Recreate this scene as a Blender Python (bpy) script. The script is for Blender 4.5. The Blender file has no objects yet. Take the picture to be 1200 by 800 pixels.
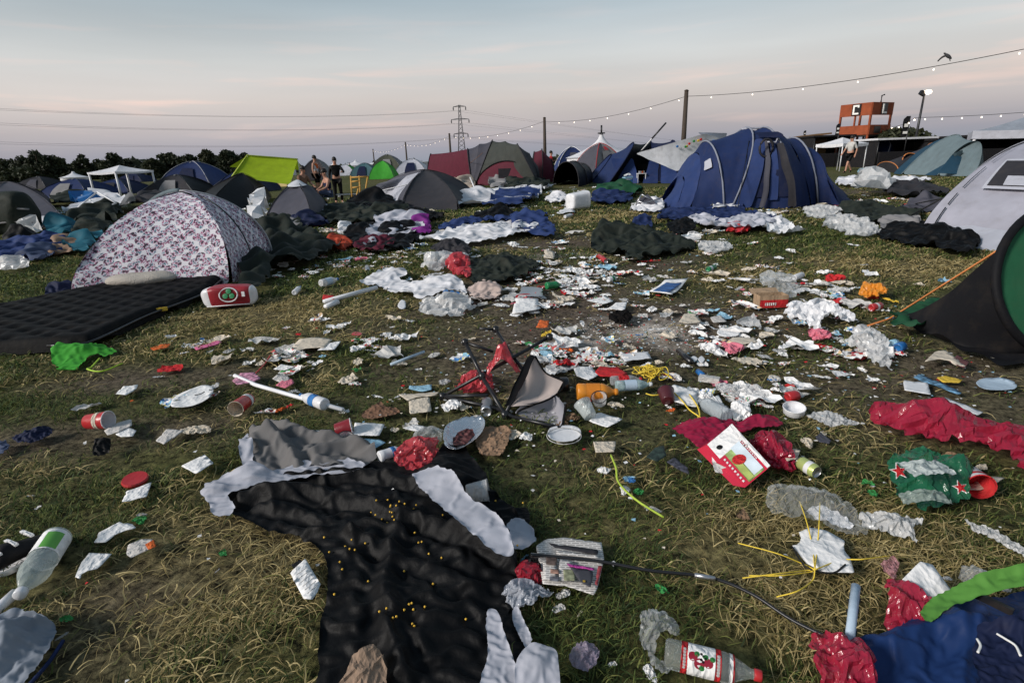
import bpy, math, random
import numpy as np
from mathutils import Matrix, Vector, Euler
R = math.radians
SC = bpy.context.scene
COL = SC.collection
rng = random.Random(7)

# ------------------------------------------------------------------ camera
CAM_H, FPX, PITCH, ROLL = 1.35, 646.0, 18.25, -2.0
cam_d = bpy.data.cameras.new('Camera'); cam = bpy.data.objects.new('Camera', cam_d); COL.objects.link(cam)
cam_d.sensor_width = 36; cam_d.lens = 36 * FPX / 1200; cam_d.clip_start = 0.05; cam_d.clip_end = 20000
CM = Matrix.Translation((0, 0, CAM_H)) @ Matrix.Rotation(R(90 - PITCH), 4, 'X') @ Matrix.Rotation(R(ROLL), 4, 'Z')
cam.matrix_world = CM
SC.camera = cam
# ------------------------------------------------------------------ world, sun, exposure
SUN_EL, SUN_AZ = 14, -115          # azimuth: 0 = straight ahead (+Y), negative = to the left
w = bpy.data.worlds.new('World'); SC.world = w; w.use_nodes = True
nt = w.node_tree; nt.nodes.clear()
def N(nt, typ, **kw):
    n = nt.nodes.new(typ)
    for k, v in kw.items():
        if k in n.inputs: n.inputs[k].default_value = v
        else: setattr(n, k, v)
    return n
L = lambda nt, a, b: nt.links.new(a, b)
out = N(nt, 'ShaderNodeOutputWorld'); bg = N(nt, 'ShaderNodeBackground'); bg.inputs['Strength'].default_value = 0.1
sky = N(nt, 'ShaderNodeTexSky'); sky.sky_type = 'NISHITA'; sky.sun_disc = False
sky.sun_elevation = R(SUN_EL); sky.sun_rotation = R(SUN_AZ); sky.dust_density = 2.0
tc = N(nt, 'ShaderNodeTexCoord'); sep = N(nt, 'ShaderNodeSeparateXYZ'); L(nt, tc.outputs['Generated'], sep.inputs[0])
ramp = N(nt, 'ShaderNodeValToRGB'); L(nt, sep.outputs['Z'], ramp.inputs['Fac'])
def s2l(c): 
    c = c / 255.0
    return c / 12.92 if c <= 0.04045 else ((c + 0.055) / 1.055) ** 2.4
def S(r, g, b, k=1.0): return (min(1, s2l(r) * k), min(1, s2l(g) * k), min(1, s2l(b) * k), 1)
stops = [(0.0, (128, 134, 146)), (0.025, (140, 139, 149)), (0.055, (164, 157, 159)), (0.095, (185, 177, 173)), (0.15, (182, 183, 182)),
         (0.24, (146, 160, 168)), (0.36, (116, 135, 149)), (0.6, (102, 120, 136)), (1.0, (92, 110, 126))]
cr = ramp.color_ramp
while len(cr.elements) < len(stops): cr.elements.new(0.5)
for e, (p, c) in zip(cr.elements, stops): e.position = p; e.color = S(*c)
# thin pink cloud streaks low in the sky
mp = N(nt, 'ShaderNodeMapping'); mp.inputs['Scale'].default_value = (2.2, 2.2, 26); L(nt, tc.outputs['Generated'], mp.inputs[0])
nz = N(nt, 'ShaderNodeTexNoise'); nz.inputs['Scale'].default_value = 1.6; nz.inputs['Detail'].default_value = 6; nz.inputs['Distortion'].default_value = 0.5
L(nt, mp.outputs[0], nz.inputs['Vector'])
cm = N(nt, 'ShaderNodeMapRange'); cm.inputs[1].default_value = 0.54; cm.inputs[2].default_value = 0.74; L(nt, nz.outputs['Fac'], cm.inputs[0])
band = N(nt, 'ShaderNodeValToRGB'); L(nt, sep.outputs['Z'], band.inputs['Fac'])
be = band.color_ramp.elements
be[0].position = 0.02; be[0].color = (0, 0, 0, 1); be[1].position = 0.085; be[1].color = (1, 1, 1, 1)
x = be.new(0.15); x.color = (.5, .5, .5, 1); x = be.new(0.24); x.color = (0, 0, 0, 1)
mu = N(nt, 'ShaderNodeMath', operation='MULTIPLY'); L(nt, cm.outputs[0], mu.inputs[0]); L(nt, band.outputs['Color'], mu.inputs[1])
mu2 = N(nt, 'ShaderNodeMath', operation='MULTIPLY'); L(nt, mu.outputs[0], mu2.inputs[0]); mu2.inputs[1].default_value = 0.6
mixc = N(nt, 'ShaderNodeMixRGB'); L(nt, mu2.outputs[0], mixc.inputs['Fac']); L(nt, ramp.outputs['Color'], mixc.inputs['Color1']); mixc.inputs['Color2'].default_value = S(222, 190, 178)
# thin dust-blue bands
mp2 = N(nt, 'ShaderNodeMapping'); mp2.inputs['Scale'].default_value = (1.0, 1.0, 9); mp2.inputs['Location'].default_value = (3, 1, 2); L(nt, tc.outputs['Generated'], mp2.inputs[0])
nz2 = N(nt, 'ShaderNodeTexNoise'); nz2.inputs['Scale'].default_value = 1.3; nz2.inputs['Detail'].default_value = 4; L(nt, mp2.outputs[0], nz2.inputs['Vector'])
mr2 = N(nt, 'ShaderNodeMapRange'); mr2.inputs[1].default_value = 0.3; mr2.inputs[2].default_value = 0.7; mr2.inputs[3].default_value = 0.9; mr2.inputs[4].default_value = 1.08; L(nt, nz2.outputs['Fac'], mr2.inputs[0])
mb = N(nt, 'ShaderNodeMixRGB', blend_type='MULTIPLY'); mb.inputs['Fac'].default_value = 1; L(nt, mixc.outputs[0], mb.inputs['Color1']); L(nt, mr2.outputs[0], mb.inputs['Color2'])
gain = N(nt, 'ShaderNodeMixRGB', blend_type='MULTIPLY'); gain.inputs['Fac'].default_value = 1; L(nt, mb.outputs[0], gain.inputs['Color1']); gain.inputs['Color2'].default_value = (10, 10, 10, 1)
mixs = N(nt, 'ShaderNodeMixRGB'); mixs.inputs['Fac'].default_value = 0.93; L(nt, sky.outputs[0], mixs.inputs['Color1']); L(nt, gain.outputs[0], mixs.inputs['Color2'])
L(nt, mixs.outputs[0], bg.inputs['Color']); L(nt, bg.outputs[0], out.inputs[0])
sl = bpy.data.lights.new('Sun', 'SUN'); sl.energy = 2.7; sl.angle = R(14); sl.color = (1, 0.94, 0.88)
so = bpy.data.objects.new('Sun', sl); COL.objects.link(so)
sd_ = Vector((math.sin(R(SUN_AZ)) * math.cos(R(SUN_EL + 14)), math.cos(R(SUN_AZ)) * math.cos(R(SUN_EL + 14)), math.sin(R(SUN_EL + 14))))
so.rotation_euler = sd_.to_track_quat('Z', 'Y').to_euler(); so.location = (-20, -10, 20)
SC.view_settings.view_transform = 'Standard'; SC.view_settings.look = 'None'
SC.view_settings.exposure = 0.5; SC.view_settings.gamma = 1
SC.cycles.use_denoising = True; SC.cycles.max_bounces = 6; SC.cycles.transparent_max_bounces = 12

# ------------------------------------------------------------------ from a spot seen in the photo to a real place
CR = np.array(CM.to_3x3())
def ray(px, py): return CR @ np.array([(px - 600) / FPX, -(py - 400) / FPX, -1.0])
def P(px, py, z=0.0):
    d = ray(px, py); t = (z - CAM_H) / d[2]
    return np.array([d[0] * t, d[1] * t, z])
def at(px, py, Y):
    d = ray(px, py); t = Y / d[1]
    return np.array([d[0] * t, Y, CAM_H + d[2] * t])
def mpp(px, py):          # metres per photo pixel on the ground there
    p = P(px, py); dep = -(np.linalg.inv(CR) @ (p - np.array([0, 0, CAM_H])))[2]
    return dep / FPX

# ------------------------------------------------------------------ numpy noise
def _h(ix, iy, iz, s):
    n = (ix.astype(np.int64) * 374761393 + iy.astype(np.int64) * 668265263 + iz.astype(np.int64) * 2147483647 + s * 1274126177) & 0xffffffff
    n = ((n ^ (n >> 13)) * 1274126177) & 0xffffffff
    n = n ^ (n >> 16)
    return (n & 0xffff) / 32767.5 - 1
def vnoise(x, y, z=None, s=0):
    x = np.asarray(x, float); y = np.asarray(y, float); z = np.zeros_like(x) if z is None else np.asarray(z, float)
    xi, yi, zi = np.floor(x), np.floor(y), np.floor(z)
    fx, fy, fz = x - xi, y - yi, z - zi
    u, v, t = fx * fx * (3 - 2 * fx), fy * fy * (3 - 2 * fy), fz * fz * (3 - 2 * fz)
    r = 0
    for a in (0, 1):
        for b in (0, 1):
            for c in (0, 1):
                r = r + _h(xi + a, yi + b, zi + c, s) * (u if a else 1 - u) * (v if b else 1 - v) * (t if c else 1 - t)
    return r
def fbm(x, y, z=None, s=0, o=3):
    r = 0; a = 1.0
    z = np.zeros_like(np.asarray(x, float)) if z is None else z
    for i in range(o):
        r = r + a * vnoise(np.asarray(x) * 2 ** i, np.asarray(y) * 2 ** i, z * 2 ** i, s + i); a *= .5
    return r

# ------------------------------------------------------------------ materials
MATS = {}
def mat(name, col, rough=0.6, var=0.15, vscale=6, bump=0.15, bscale=60, spec=0.3, trans=0.0, metal=0.0, coord='Object', clear=0.0, dirt=0.0, crum=None):
    if name in MATS: return MATS[name]
    m = bpy.data.materials.new(name); m.use_nodes = True; n = m.node_tree; n.nodes.clear()
    o = N(n, 'ShaderNodeOutputMaterial'); b = N(n, 'ShaderNodeBsdfPrincipled')
    b.inputs['Roughness'].default_value = rough; b.inputs['Metallic'].default_value = metal; b.inputs['Specular IOR Level'].default_value = spec
    t = N(n, 'ShaderNodeTexCoord')
    nz = N(n, 'ShaderNodeTexNoise'); nz.inputs['Scale'].default_value = vscale; nz.inputs['Detail'].default_value = 5; L(n, t.outputs[coord], nz.inputs['Vector'])
    mr = N(n, 'ShaderNodeMapRange'); mr.inputs[1].default_value = .3; mr.inputs[2].default_value = .7; mr.inputs[3].default_value = 1 - var; mr.inputs[4].default_value = 1 + var * .6; L(n, nz.outputs['Fac'], mr.inputs[0])
    mx = N(n, 'ShaderNodeMixRGB', blend_type='MULTIPLY'); mx.inputs['Fac'].default_value = 1; mx.inputs['Color1'].default_value = col; L(n, mr.outputs[0], mx.inputs['Color2'])
    co = mx.outputs[0]
    if dirt:
        n3 = N(n, 'ShaderNodeTexNoise'); n3.inputs['Scale'].default_value = vscale * 1.7; n3.inputs['Detail'].default_value = 7; n3.inputs['Roughness'].default_value = .65; L(n, t.outputs[coord], n3.inputs['Vector'])
        m3 = N(n, 'ShaderNodeMapRange'); m3.inputs[1].default_value = .5; m3.inputs[2].default_value = .72; m3.inputs[4].default_value = dirt; L(n, n3.outputs['Fac'], m3.inputs[0])
        md = N(n, 'ShaderNodeMixRGB'); L(n, m3.outputs[0], md.inputs['Fac']); L(n, co, md.inputs['Color1']); md.inputs['Color2'].default_value = (.12, .09, .06, 1); co = md.outputs[0]
    L(n, co, b.inputs['Base Color'])
    if bump:
        n2 = N(n, 'ShaderNodeTexNoise'); n2.inputs['Scale'].default_value = bscale; n2.inputs['Detail'].default_value = 4; L(n, t.outputs[coord], n2.inputs['Vector'])
        bp = N(n, 'ShaderNodeBump'); bp.inputs['Strength'].default_value = bump; bp.inputs['Distance'].default_value = 0.02; L(n, n2.outputs['Fac'], bp.inputs['Height']); L(n, bp.outputs[0], b.inputs['Normal'])
    if crum:      # creases: sharp facets for paper and film, ridged folds for cloth
        kind, cs, cd = crum; gm = N(n, 'ShaderNodeMapping'); gm.inputs['Scale'].default_value = (1, 1, .25); L(n, t.outputs['Generated'], gm.inputs[0])
        wn = N(n, 'ShaderNodeTexNoise'); wn.inputs['Scale'].default_value = cs * .7; wn.inputs['Detail'].default_value = 2; L(n, gm.outputs[0], wn.inputs['Vector'])
        wm = N(n, 'ShaderNodeMixRGB'); wm.inputs['Fac'].default_value = .14; L(n, gm.outputs[0], wm.inputs['Color1']); L(n, wn.outputs['Color'], wm.inputs['Color2'])
        if kind == 'f':
            v1 = N(n, 'ShaderNodeTexVoronoi'); v1.inputs['Scale'].default_value = cs; L(n, wm.outputs[0], v1.inputs['Vector']); v2 = N(n, 'ShaderNodeTexVoronoi'); v2.inputs['Scale'].default_value = cs * 2.6; L(n, wm.outputs[0], v2.inputs['Vector'])
            am = N(n, 'ShaderNodeMath', operation='MULTIPLY_ADD'); L(n, v2.outputs['Distance'], am.inputs[0]); am.inputs[1].default_value = .4; L(n, v1.outputs['Distance'], am.inputs[2]); hh = am.outputs[0]
        else:
            v1 = N(n, 'ShaderNodeTexNoise'); v1.noise_type = 'RIDGED_MULTIFRACTAL'; v1.inputs['Scale'].default_value = cs; v1.inputs['Detail'].default_value = 3; v1.inputs['Roughness'].default_value = .45; L(n, wm.outputs[0], v1.inputs['Vector']); hh = v1.outputs['Fac']
        b2 = N(n, 'ShaderNodeBump'); b2.inputs['Strength'].default_value = 1; b2.inputs['Distance'].default_value = cd; L(n, hh, b2.inputs['Height'])
        if bump: L(n, bp.outputs[0], b2.inputs['Normal'])
        L(n, b2.outputs[0], b.inputs['Normal'])
    last = b.outputs[0]
    if trans:
        tr = N(n, 'ShaderNodeBsdfTranslucent'); L(n, co, tr.inputs['Color']); ms = N(n, 'ShaderNodeMixShader'); ms.inputs['Fac'].default_value = trans
        L(n, last, ms.inputs[1]); L(n, tr.outputs[0], ms.inputs[2]); last = ms.outputs[0]
    if clear:
        tr = N(n, 'ShaderNodeBsdfTransparent'); ms = N(n, 'ShaderNodeMixShader')
        lw = N(n, 'ShaderNodeLayerWeight'); lw.inputs['Blend'].default_value = .35
        mc = N(n, 'ShaderNodeMapRange'); mc.inputs[3].default_value = 1 - clear; mc.inputs[4].default_value = min(1, 1.25 - clear); L(n, lw.outputs['Facing'], mc.inputs[0])
        L(n, mc.outputs[0], ms.inputs['Fac']); L(n, tr.outputs[0], ms.inputs[1]); L(n, last, ms.inputs[2]); last = ms.outputs[0]
    L(n, last, o.inputs[0])
    MATS[name] = m; m.diffuse_color = col
    return m
def fabric(name, col, **kw):
    d = dict(rough=.68, var=.14, vscale=3, bump=.25, bscale=9, spec=.16, trans=.12, dirt=.12, crum=('r', 3.2, .007)); d.update(kw)
    return mat('fabric_' + name, col, **d)
def paper(name, col, **kw):
    d = dict(rough=.75, var=.12, vscale=9, bump=.2, bscale=25, spec=.2, trans=.1, dirt=.3, crum=('f', 4, .008)); d.update(kw)
    return mat('paper_' + name, col, **d)
def plastic(name, col, **kw):
    d = dict(rough=.3, var=.1, vscale=8, bump=.15, bscale=30, spec=.5, trans=.15, dirt=.15); d.update(kw)
    return mat('plastic_' + name, col, **d)
def film(name, col, clear=.45, **kw):
    d = dict(rough=.22, var=.15, vscale=12, bump=.3, bscale=28, spec=.6, trans=.35, clear=clear, dirt=.1, crum=('f', 4.5, .010)); d.update(kw)
    return mat('film_' + name, col, **d)
NAVY = fabric('navy', (.016, .030, .098, 1)); NAVY2 = fabric('navy_lighter', (.026, .048, .15, 1)); NAVYD = fabric('navy_deep', (.01, .016, .05, 1))
BLACKF = fabric('black', (.0035, .0035, .004, 1), rough=.58, spec=.14, bscale=16, bump=.4, trans=0, dirt=.0)
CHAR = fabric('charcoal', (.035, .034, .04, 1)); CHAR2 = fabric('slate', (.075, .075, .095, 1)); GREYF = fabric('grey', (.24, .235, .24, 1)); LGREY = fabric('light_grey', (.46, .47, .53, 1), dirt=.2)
WHITEF = fabric('white', (.72, .72, .75, 1), dirt=.25); OLIVE = fabric('olive_dark', (.021, .027, .022, 1), bscale=14, bump=.5); OLIVE2 = fabric('olive_grey', (.075, .08, .06, 1))
MAROON = fabric('maroon', (.095, .014, .028, 1)); LIME = fabric('lime', (.36, .5, .02, 1), trans=.3); GREENF = fabric('green', (.06, .36, .04, 1), trans=.2); TEAL = fabric('teal', (.06, .13, .15, 1))
PURPLE = fabric('purple', (.2, .025, .22, 1)); BEIGE = fabric('beige', (.42, .35, .29, 1)); LILAC = fabric('lilac_grey', (.36, .36, .42, 1), dirt=.15); TURQ = fabric('turquoise', (.02, .12, .17, 1)); CREAM = fabric('cream', (.65, .5, .22, 1))
DKGREEN = fabric('bottle_green', (.014, .070, .034, 1)); BROWNF = fabric('brown', (.2, .11, .07, 1)); REDF = fabric('red_cloth', (.42, .03, .035, 1)); JEANS = fabric('denim', (.05, .07, .13, 1)); FUR = fabric('fleece', (.55, .5, .44, 1), bump=.9, bscale=70)
WPAP = paper('white', (.87, .86, .85, 1), dirt=.2); GPAP = paper('grey', (.55, .54, .52, 1)); CPAP = paper('cream', (.66, .58, .47, 1)); BPAP = paper('brown', (.24, .15, .09, 1)); PPAP = paper('pink', (.7, .2, .27, 1))
CARD = paper('cardboard', (.36, .25, .16, 1), trans=0); ORP = paper('orange', (.7, .14, .03, 1)); BLUP = paper('blue', (.05, .2, .5, 1)); GRNP = paper('green', (.05, .3, .08, 1)); REDP = paper('red', (.55, .025, .03, 1)); YELP = paper('yellow', (.75, .5, .06, 1)); BLKP = paper('black', (.012, .012, .015, 1)); MAGP = paper('magenta', (.5, .06, .32, 1)); SKYP = paper('sky_blue', (.3, .52, .66, 1))
WPL = plastic('white', (.8, .8, .82, 1)); BPL = plastic('black', (.012, .012, .014, 1), trans=0); RPL = plastic('red', (.5, .03, .035, 1)); OPL = plastic('orange', (.72, .27, .03, 1)); YPL = plastic('yellow', (.8, .62, .04, 1)); BLPL = plastic('blue', (.02, .15, .42, 1)); GPL = plastic('green', (.02, .22, .08, 1)); LBPL = plastic('pale_blue', (.5, .62, .74, 1)); PKPL = plastic('pink', (.75, .13, .3, 1))
REDFILM = film('red', (.42, .02, .055, 1), clear=.1, trans=.3); PINKFILM = film('coral', (.62, .07, .09, 1), clear=.1, trans=.35); CLEARF = film('clear', (.82, .85, .87, 1), clear=.7); MILK = film('milky', (.8, .8, .8, 1), clear=.22); GREENFILM = film('green', (.01, .10, .045, 1), clear=.03, trans=.05)
METALD = mat('metal_black_paint', (.01, .01, .012, 1), rough=.4, metal=.0, spec=.5, bump=0); STEEL = mat('metal_steel', (.5, .5, .52, 1), rough=.35, metal=.9, bump=.1); FOIL = mat('metal_foil', (.8, .8, .82, 1), rough=.22, metal=.95, bump=.8, bscale=30); ALUW = mat('metal_white_paint', (.75, .75, .77, 1), rough=.4, bump=0, spec=.4)
WOOD = mat('wood_pole', (.06, .045, .035, 1), rough=.8); YWOOD = mat('wood_yellow', (.5, .28, .06, 1), rough=.6)
SKIN = mat('skin', (.42, .22, .15, 1), rough=.5, bump=.05); HAIR = mat('hair_dark', (.015, .011, .009, 1), rough=.5); ROPE = mat('cord_black', (.012, .012, .012, 1)); YROPE = mat('cord_yellow', (.75, .55, .06, 1)); OROPE = mat('cord_orange', (.55, .2, .06, 1)); WROPE = mat('cord_white', (.7, .7, .68, 1))
def glass_mat():
    m = bpy.data.materials.new('clear_glass'); m.use_nodes = True; b = m.node_tree.nodes['Principled BSDF']
    b.inputs['Base Color'].default_value = (.9, .95, .93, 1); b.inputs['Roughness'].default_value = .08; b.inputs['Transmission Weight'].default_value = .9; b.inputs['IOR'].default_value = 1.3
    return m
GLASS = glass_mat()
def printed(name, cols, scale=7):
    m = paper('print_' + name, (1, 1, 1, 1)); n = m.node_tree; mx = [q for q in n.nodes if q.type == 'MIX_RGB' and q.blend_type == 'MULTIPLY'][0]; t = [q for q in n.nodes if q.type == 'TEX_COORD'][0]
    mp = N(n, 'ShaderNodeMapping'); mp.inputs['Scale'].default_value = (1, 1.8, .2); L(n, t.outputs['Object'], mp.inputs[0]); v = N(n, 'ShaderNodeTexVoronoi'); v.distance = 'CHEBYCHEV'; v.inputs['Scale'].default_value = scale; v.inputs['Randomness'].default_value = .8; L(n, mp.outputs[0], v.inputs['Vector']); r = N(n, 'ShaderNodeValToRGB'); r.color_ramp.interpolation = 'CONSTANT'; e = r.color_ramp.elements
    while len(e) < len(cols): e.new(.9)
    for i, c in enumerate(cols): e[i].position = i / len(cols); e[i].color = c
    L(n, v.outputs['Color'], r.inputs['Fac']); L(n, r.outputs[0], mx.inputs['Color1']); return m
_w = (.84, .83, .82, 1); PR1 = printed('red', [_w, (.55, .03, .04, 1), _w, _w, (.7, .5, .3, 1), (.05, .05, .06, 1), _w]); PR2 = printed('blue', [_w, (.06, .2, .5, 1), _w, (.3, .55, .7, 1), _w, (.7, .6, .1, 1), _w]); PR3 = printed('green', [_w, (.06, .3, .1, 1), _w, _w, (.6, .1, .1, 1), (.45, .4, .35, 1), _w])

# ------------------------------------------------------------------ objects
REG = []
def tag(o, label, cat, group=None, kind=None):
    if label: o['label'] = label
    if cat: o['category'] = cat
    if group: o['group'] = group
    if kind: o['kind'] = kind
    return o
def thing(name, loc, label, cat, group=None):
    o = bpy.data.objects.new(name, None); COL.objects.link(o); o.location = loc; o.empty_display_size = .1
    return tag(o, label, cat, group)
def wloc(o):
    l = np.zeros(3)
    while o is not None: l = l + np.array(o.location); o = o.parent
    return l
def obj(name, verts, faces, m, parent=None, smooth=True, sub=0, thick=0, loc=None, label=None, mats=None, fmat=None):
    v = np.asarray(verts, float).reshape(-1, 3)
    me = bpy.data.meshes.new(name)
    o = bpy.data.objects.new(name, me); COL.objects.link(o)
    if parent is not None:
        o.parent = parent; base = wloc(parent)
        if loc is None and len(v): loc = np.array([v[:, 0].mean(), v[:, 1].mean(), v[:, 2].min()])
        o.location = loc - base
    else:
        if loc is None: loc = np.array([v[:, 0].mean(), v[:, 1].mean(), v[:, 2].min()])
        o.location = loc
    me.from_pydata((v - loc).tolist(), [], faces)
    for mm in (mats or [m]): me.materials.append(mm)
    if fmat is not None: me.polygons.foreach_set('material_index', np.asarray(fmat, np.int32))
    if smooth: me.polygons.foreach_set('use_smooth', np.ones(len(me.polygons), bool))
    me.update()
    if thick:
        s = o.modifiers.new('thickness', 'SOLIDIFY'); s.thickness = thick; s.offset = 0
    if sub:
        s = o.modifiers.new('smooth', 'SUBSURF'); s.levels = 1; s.render_levels = sub
    if label: o['label'] = label
    return o
class MB:      # collects shapes into one mesh
    def __init__(s): s.v = []; s.f = []
    def add(s, v, f):
        b = len(s.v); s.v += [tuple(p) for p in v]; s.f += [tuple(i + b for i in q) for q in f]; return s
    def box(s, c, size, rz=0, tilt=None):
        hx, hy, hz = [a / 2 for a in size]; M = Matrix.Rotation(rz, 3, 'Z')
        if tilt: M = M @ Euler(tilt).to_matrix()
        vs = [Vector(c) + M @ Vector((x * hx, y * hy, z * hz)) for x in (-1, 1) for y in (-1, 1) for z in (-1, 1)]
        return s.add(vs, [(0, 1, 3, 2), (4, 6, 7, 5), (0, 4, 5, 1), (2, 3, 7, 6), (0, 2, 6, 4), (1, 5, 7, 3)])
    def tube(s, pts, r, n=8, cap=True):
        pts = [np.asarray(p, float) for p in pts]; rs = r if hasattr(r, '__len__') else [r] * len(pts)
        V = []; F = []; up = np.array([0, 0, 1.0])
        for i, p in enumerate(pts):
            d = pts[min(i + 1, len(pts) - 1)] - pts[max(i - 1, 0)]; d = d / (np.linalg.norm(d) + 1e-9)
            a = np.cross(d, up if abs(d[2]) < .95 else np.array([1.0, 0, 0])); a /= np.linalg.norm(a) + 1e-9; b = np.cross(a, d)
            for k in range(n):
                t = 2 * math.pi * k / n; V.append(p + rs[i] * (a * math.cos(t) + b * math.sin(t)))
        for i in range(len(pts) - 1):
            for k in range(n):
                F.append((i * n + k, i * n + (k + 1) % n, (i + 1) * n + (k + 1) % n, (i + 1) * n + k))
        if cap: F += [tuple(range(n - 1, -1, -1)), tuple((len(pts) - 1) * n + k for k in range(n))]
        return s.add(V, F)
    def lathe(s, prof, base, axis=(0, 0, 1), n=20, cap0=True, cap1=False):
        ax = np.array(axis, float); ax = ax / np.linalg.norm(ax)
        a = np.cross(ax, [0, 0, 1.0] if abs(ax[2]) < .9 else [1.0, 0, 0]); a /= np.linalg.norm(a); b = np.cross(ax, a)
        V = []; F = []
        for r, h in prof:
            for k in range(n):
                t = 2 * math.pi * k / n; V.append(np.asarray(base) + ax * h + r * (a * math.cos(t) + b * math.sin(t)))
        for i in range(len(prof) - 1):
            for k in range(n): F.append((i * n + k, i * n + (k + 1) % n, (i + 1) * n + (k + 1) % n, (i + 1) * n + k))
        if cap0: F.append(tuple(range(n - 1, -1, -1)))
        if cap1: F.append(tuple((len(prof) - 1) * n + k for k in range(n)))
        return s.add(V, F)
    def quad(s, a, b, c, d): return s.add([a, b, c, d], [(0, 1, 2, 3)])
    def build(s, name, m, parent=None, smooth=False, **kw): return obj(name, s.v, s.f, m, parent, smooth=smooth, **kw)
def tube_obj(name, pts, r, m, parent=None, n=8, **kw): return MB().tube(pts, r, n).build(name, m, parent, smooth=True, **kw)
def spline(pts, n=8):     # smooth curve through points
    p = [np.asarray(q, float) for q in pts]; q = [2 * p[0] - p[1]] + p + [2 * p[-1] - p[-2]]; o = []
    for i in range(1, len(q) - 2):
        for k in range(n):
            t = k / n
            o.append(.5 * (2 * q[i] + (q[i + 1] - q[i - 1]) * t + (2 * q[i - 1] - 5 * q[i] + 4 * q[i + 1] - q[i + 2]) * t * t + (3 * q[i] - q[i - 1] - 3 * q[i + 1] + q[i + 2]) * t ** 3))
    o.append(p[-1]); return o
def gridfaces(nr, nc, off=0, wrap=False):
    return [(off + i * nc + j, off + i * nc + (j + 1) % nc, off + (i + 1) * nc + (j + 1) % nc, off + (i + 1) * nc + j) for i in range(nr - 1) for j in range(nc if wrap else nc - 1)]

# ------------------------------------------------------------------ polygons and cloth
def poly_sd(poly, X, Y):
    """signed distance (inside negative) and nearest edge point"""
    x, y = X.ravel(), Y.ravel(); best = np.full(x.shape, 1e9); bx = x.copy(); by = y.copy(); ins = np.zeros(x.shape, bool); n = len(poly)
    for i in range(n):
        ax, ay = poly[i]; cx, cy = poly[(i + 1) % n]; dx, dy = cx - ax, cy - ay
        t = np.clip(((x - ax) * dx + (y - ay) * dy) / (dx * dx + dy * dy + 1e-12), 0, 1); qx, qy = ax + t * dx, ay + t * dy
        d = np.hypot(x - qx, y - qy); k = d < best; best = np.where(k, d, best); bx = np.where(k, qx, bx); by = np.where(k, qy, by)
        c = ((ay > y) != (cy > y)) & (x < (cx - ax) * (y - ay) / (cy - ay + 1e-12) + ax); ins ^= c
    return np.where(ins, -best, best).reshape(X.shape), bx.reshape(X.shape), by.reshape(X.shape)
def smooth_poly(poly, n=4):
    p = np.asarray(poly, float); m = len(p); o = []
    for i in range(m):
        p0, p1, p2, p3 = p[i - 1], p[i], p[(i + 1) % m], p[(i + 2) % m]
        for k in range(n):
            t = k / n; o.append(.5 * (2 * p1 + (p2 - p0) * t + (2 * p0 - 5 * p1 + 4 * p2 - p3) * t * t + (3 * p1 - p0 - 3 * p2 + p3) * t ** 3))
    return np.array(o)
OCC = []       # ground covered by big pieces: no grass there
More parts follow.
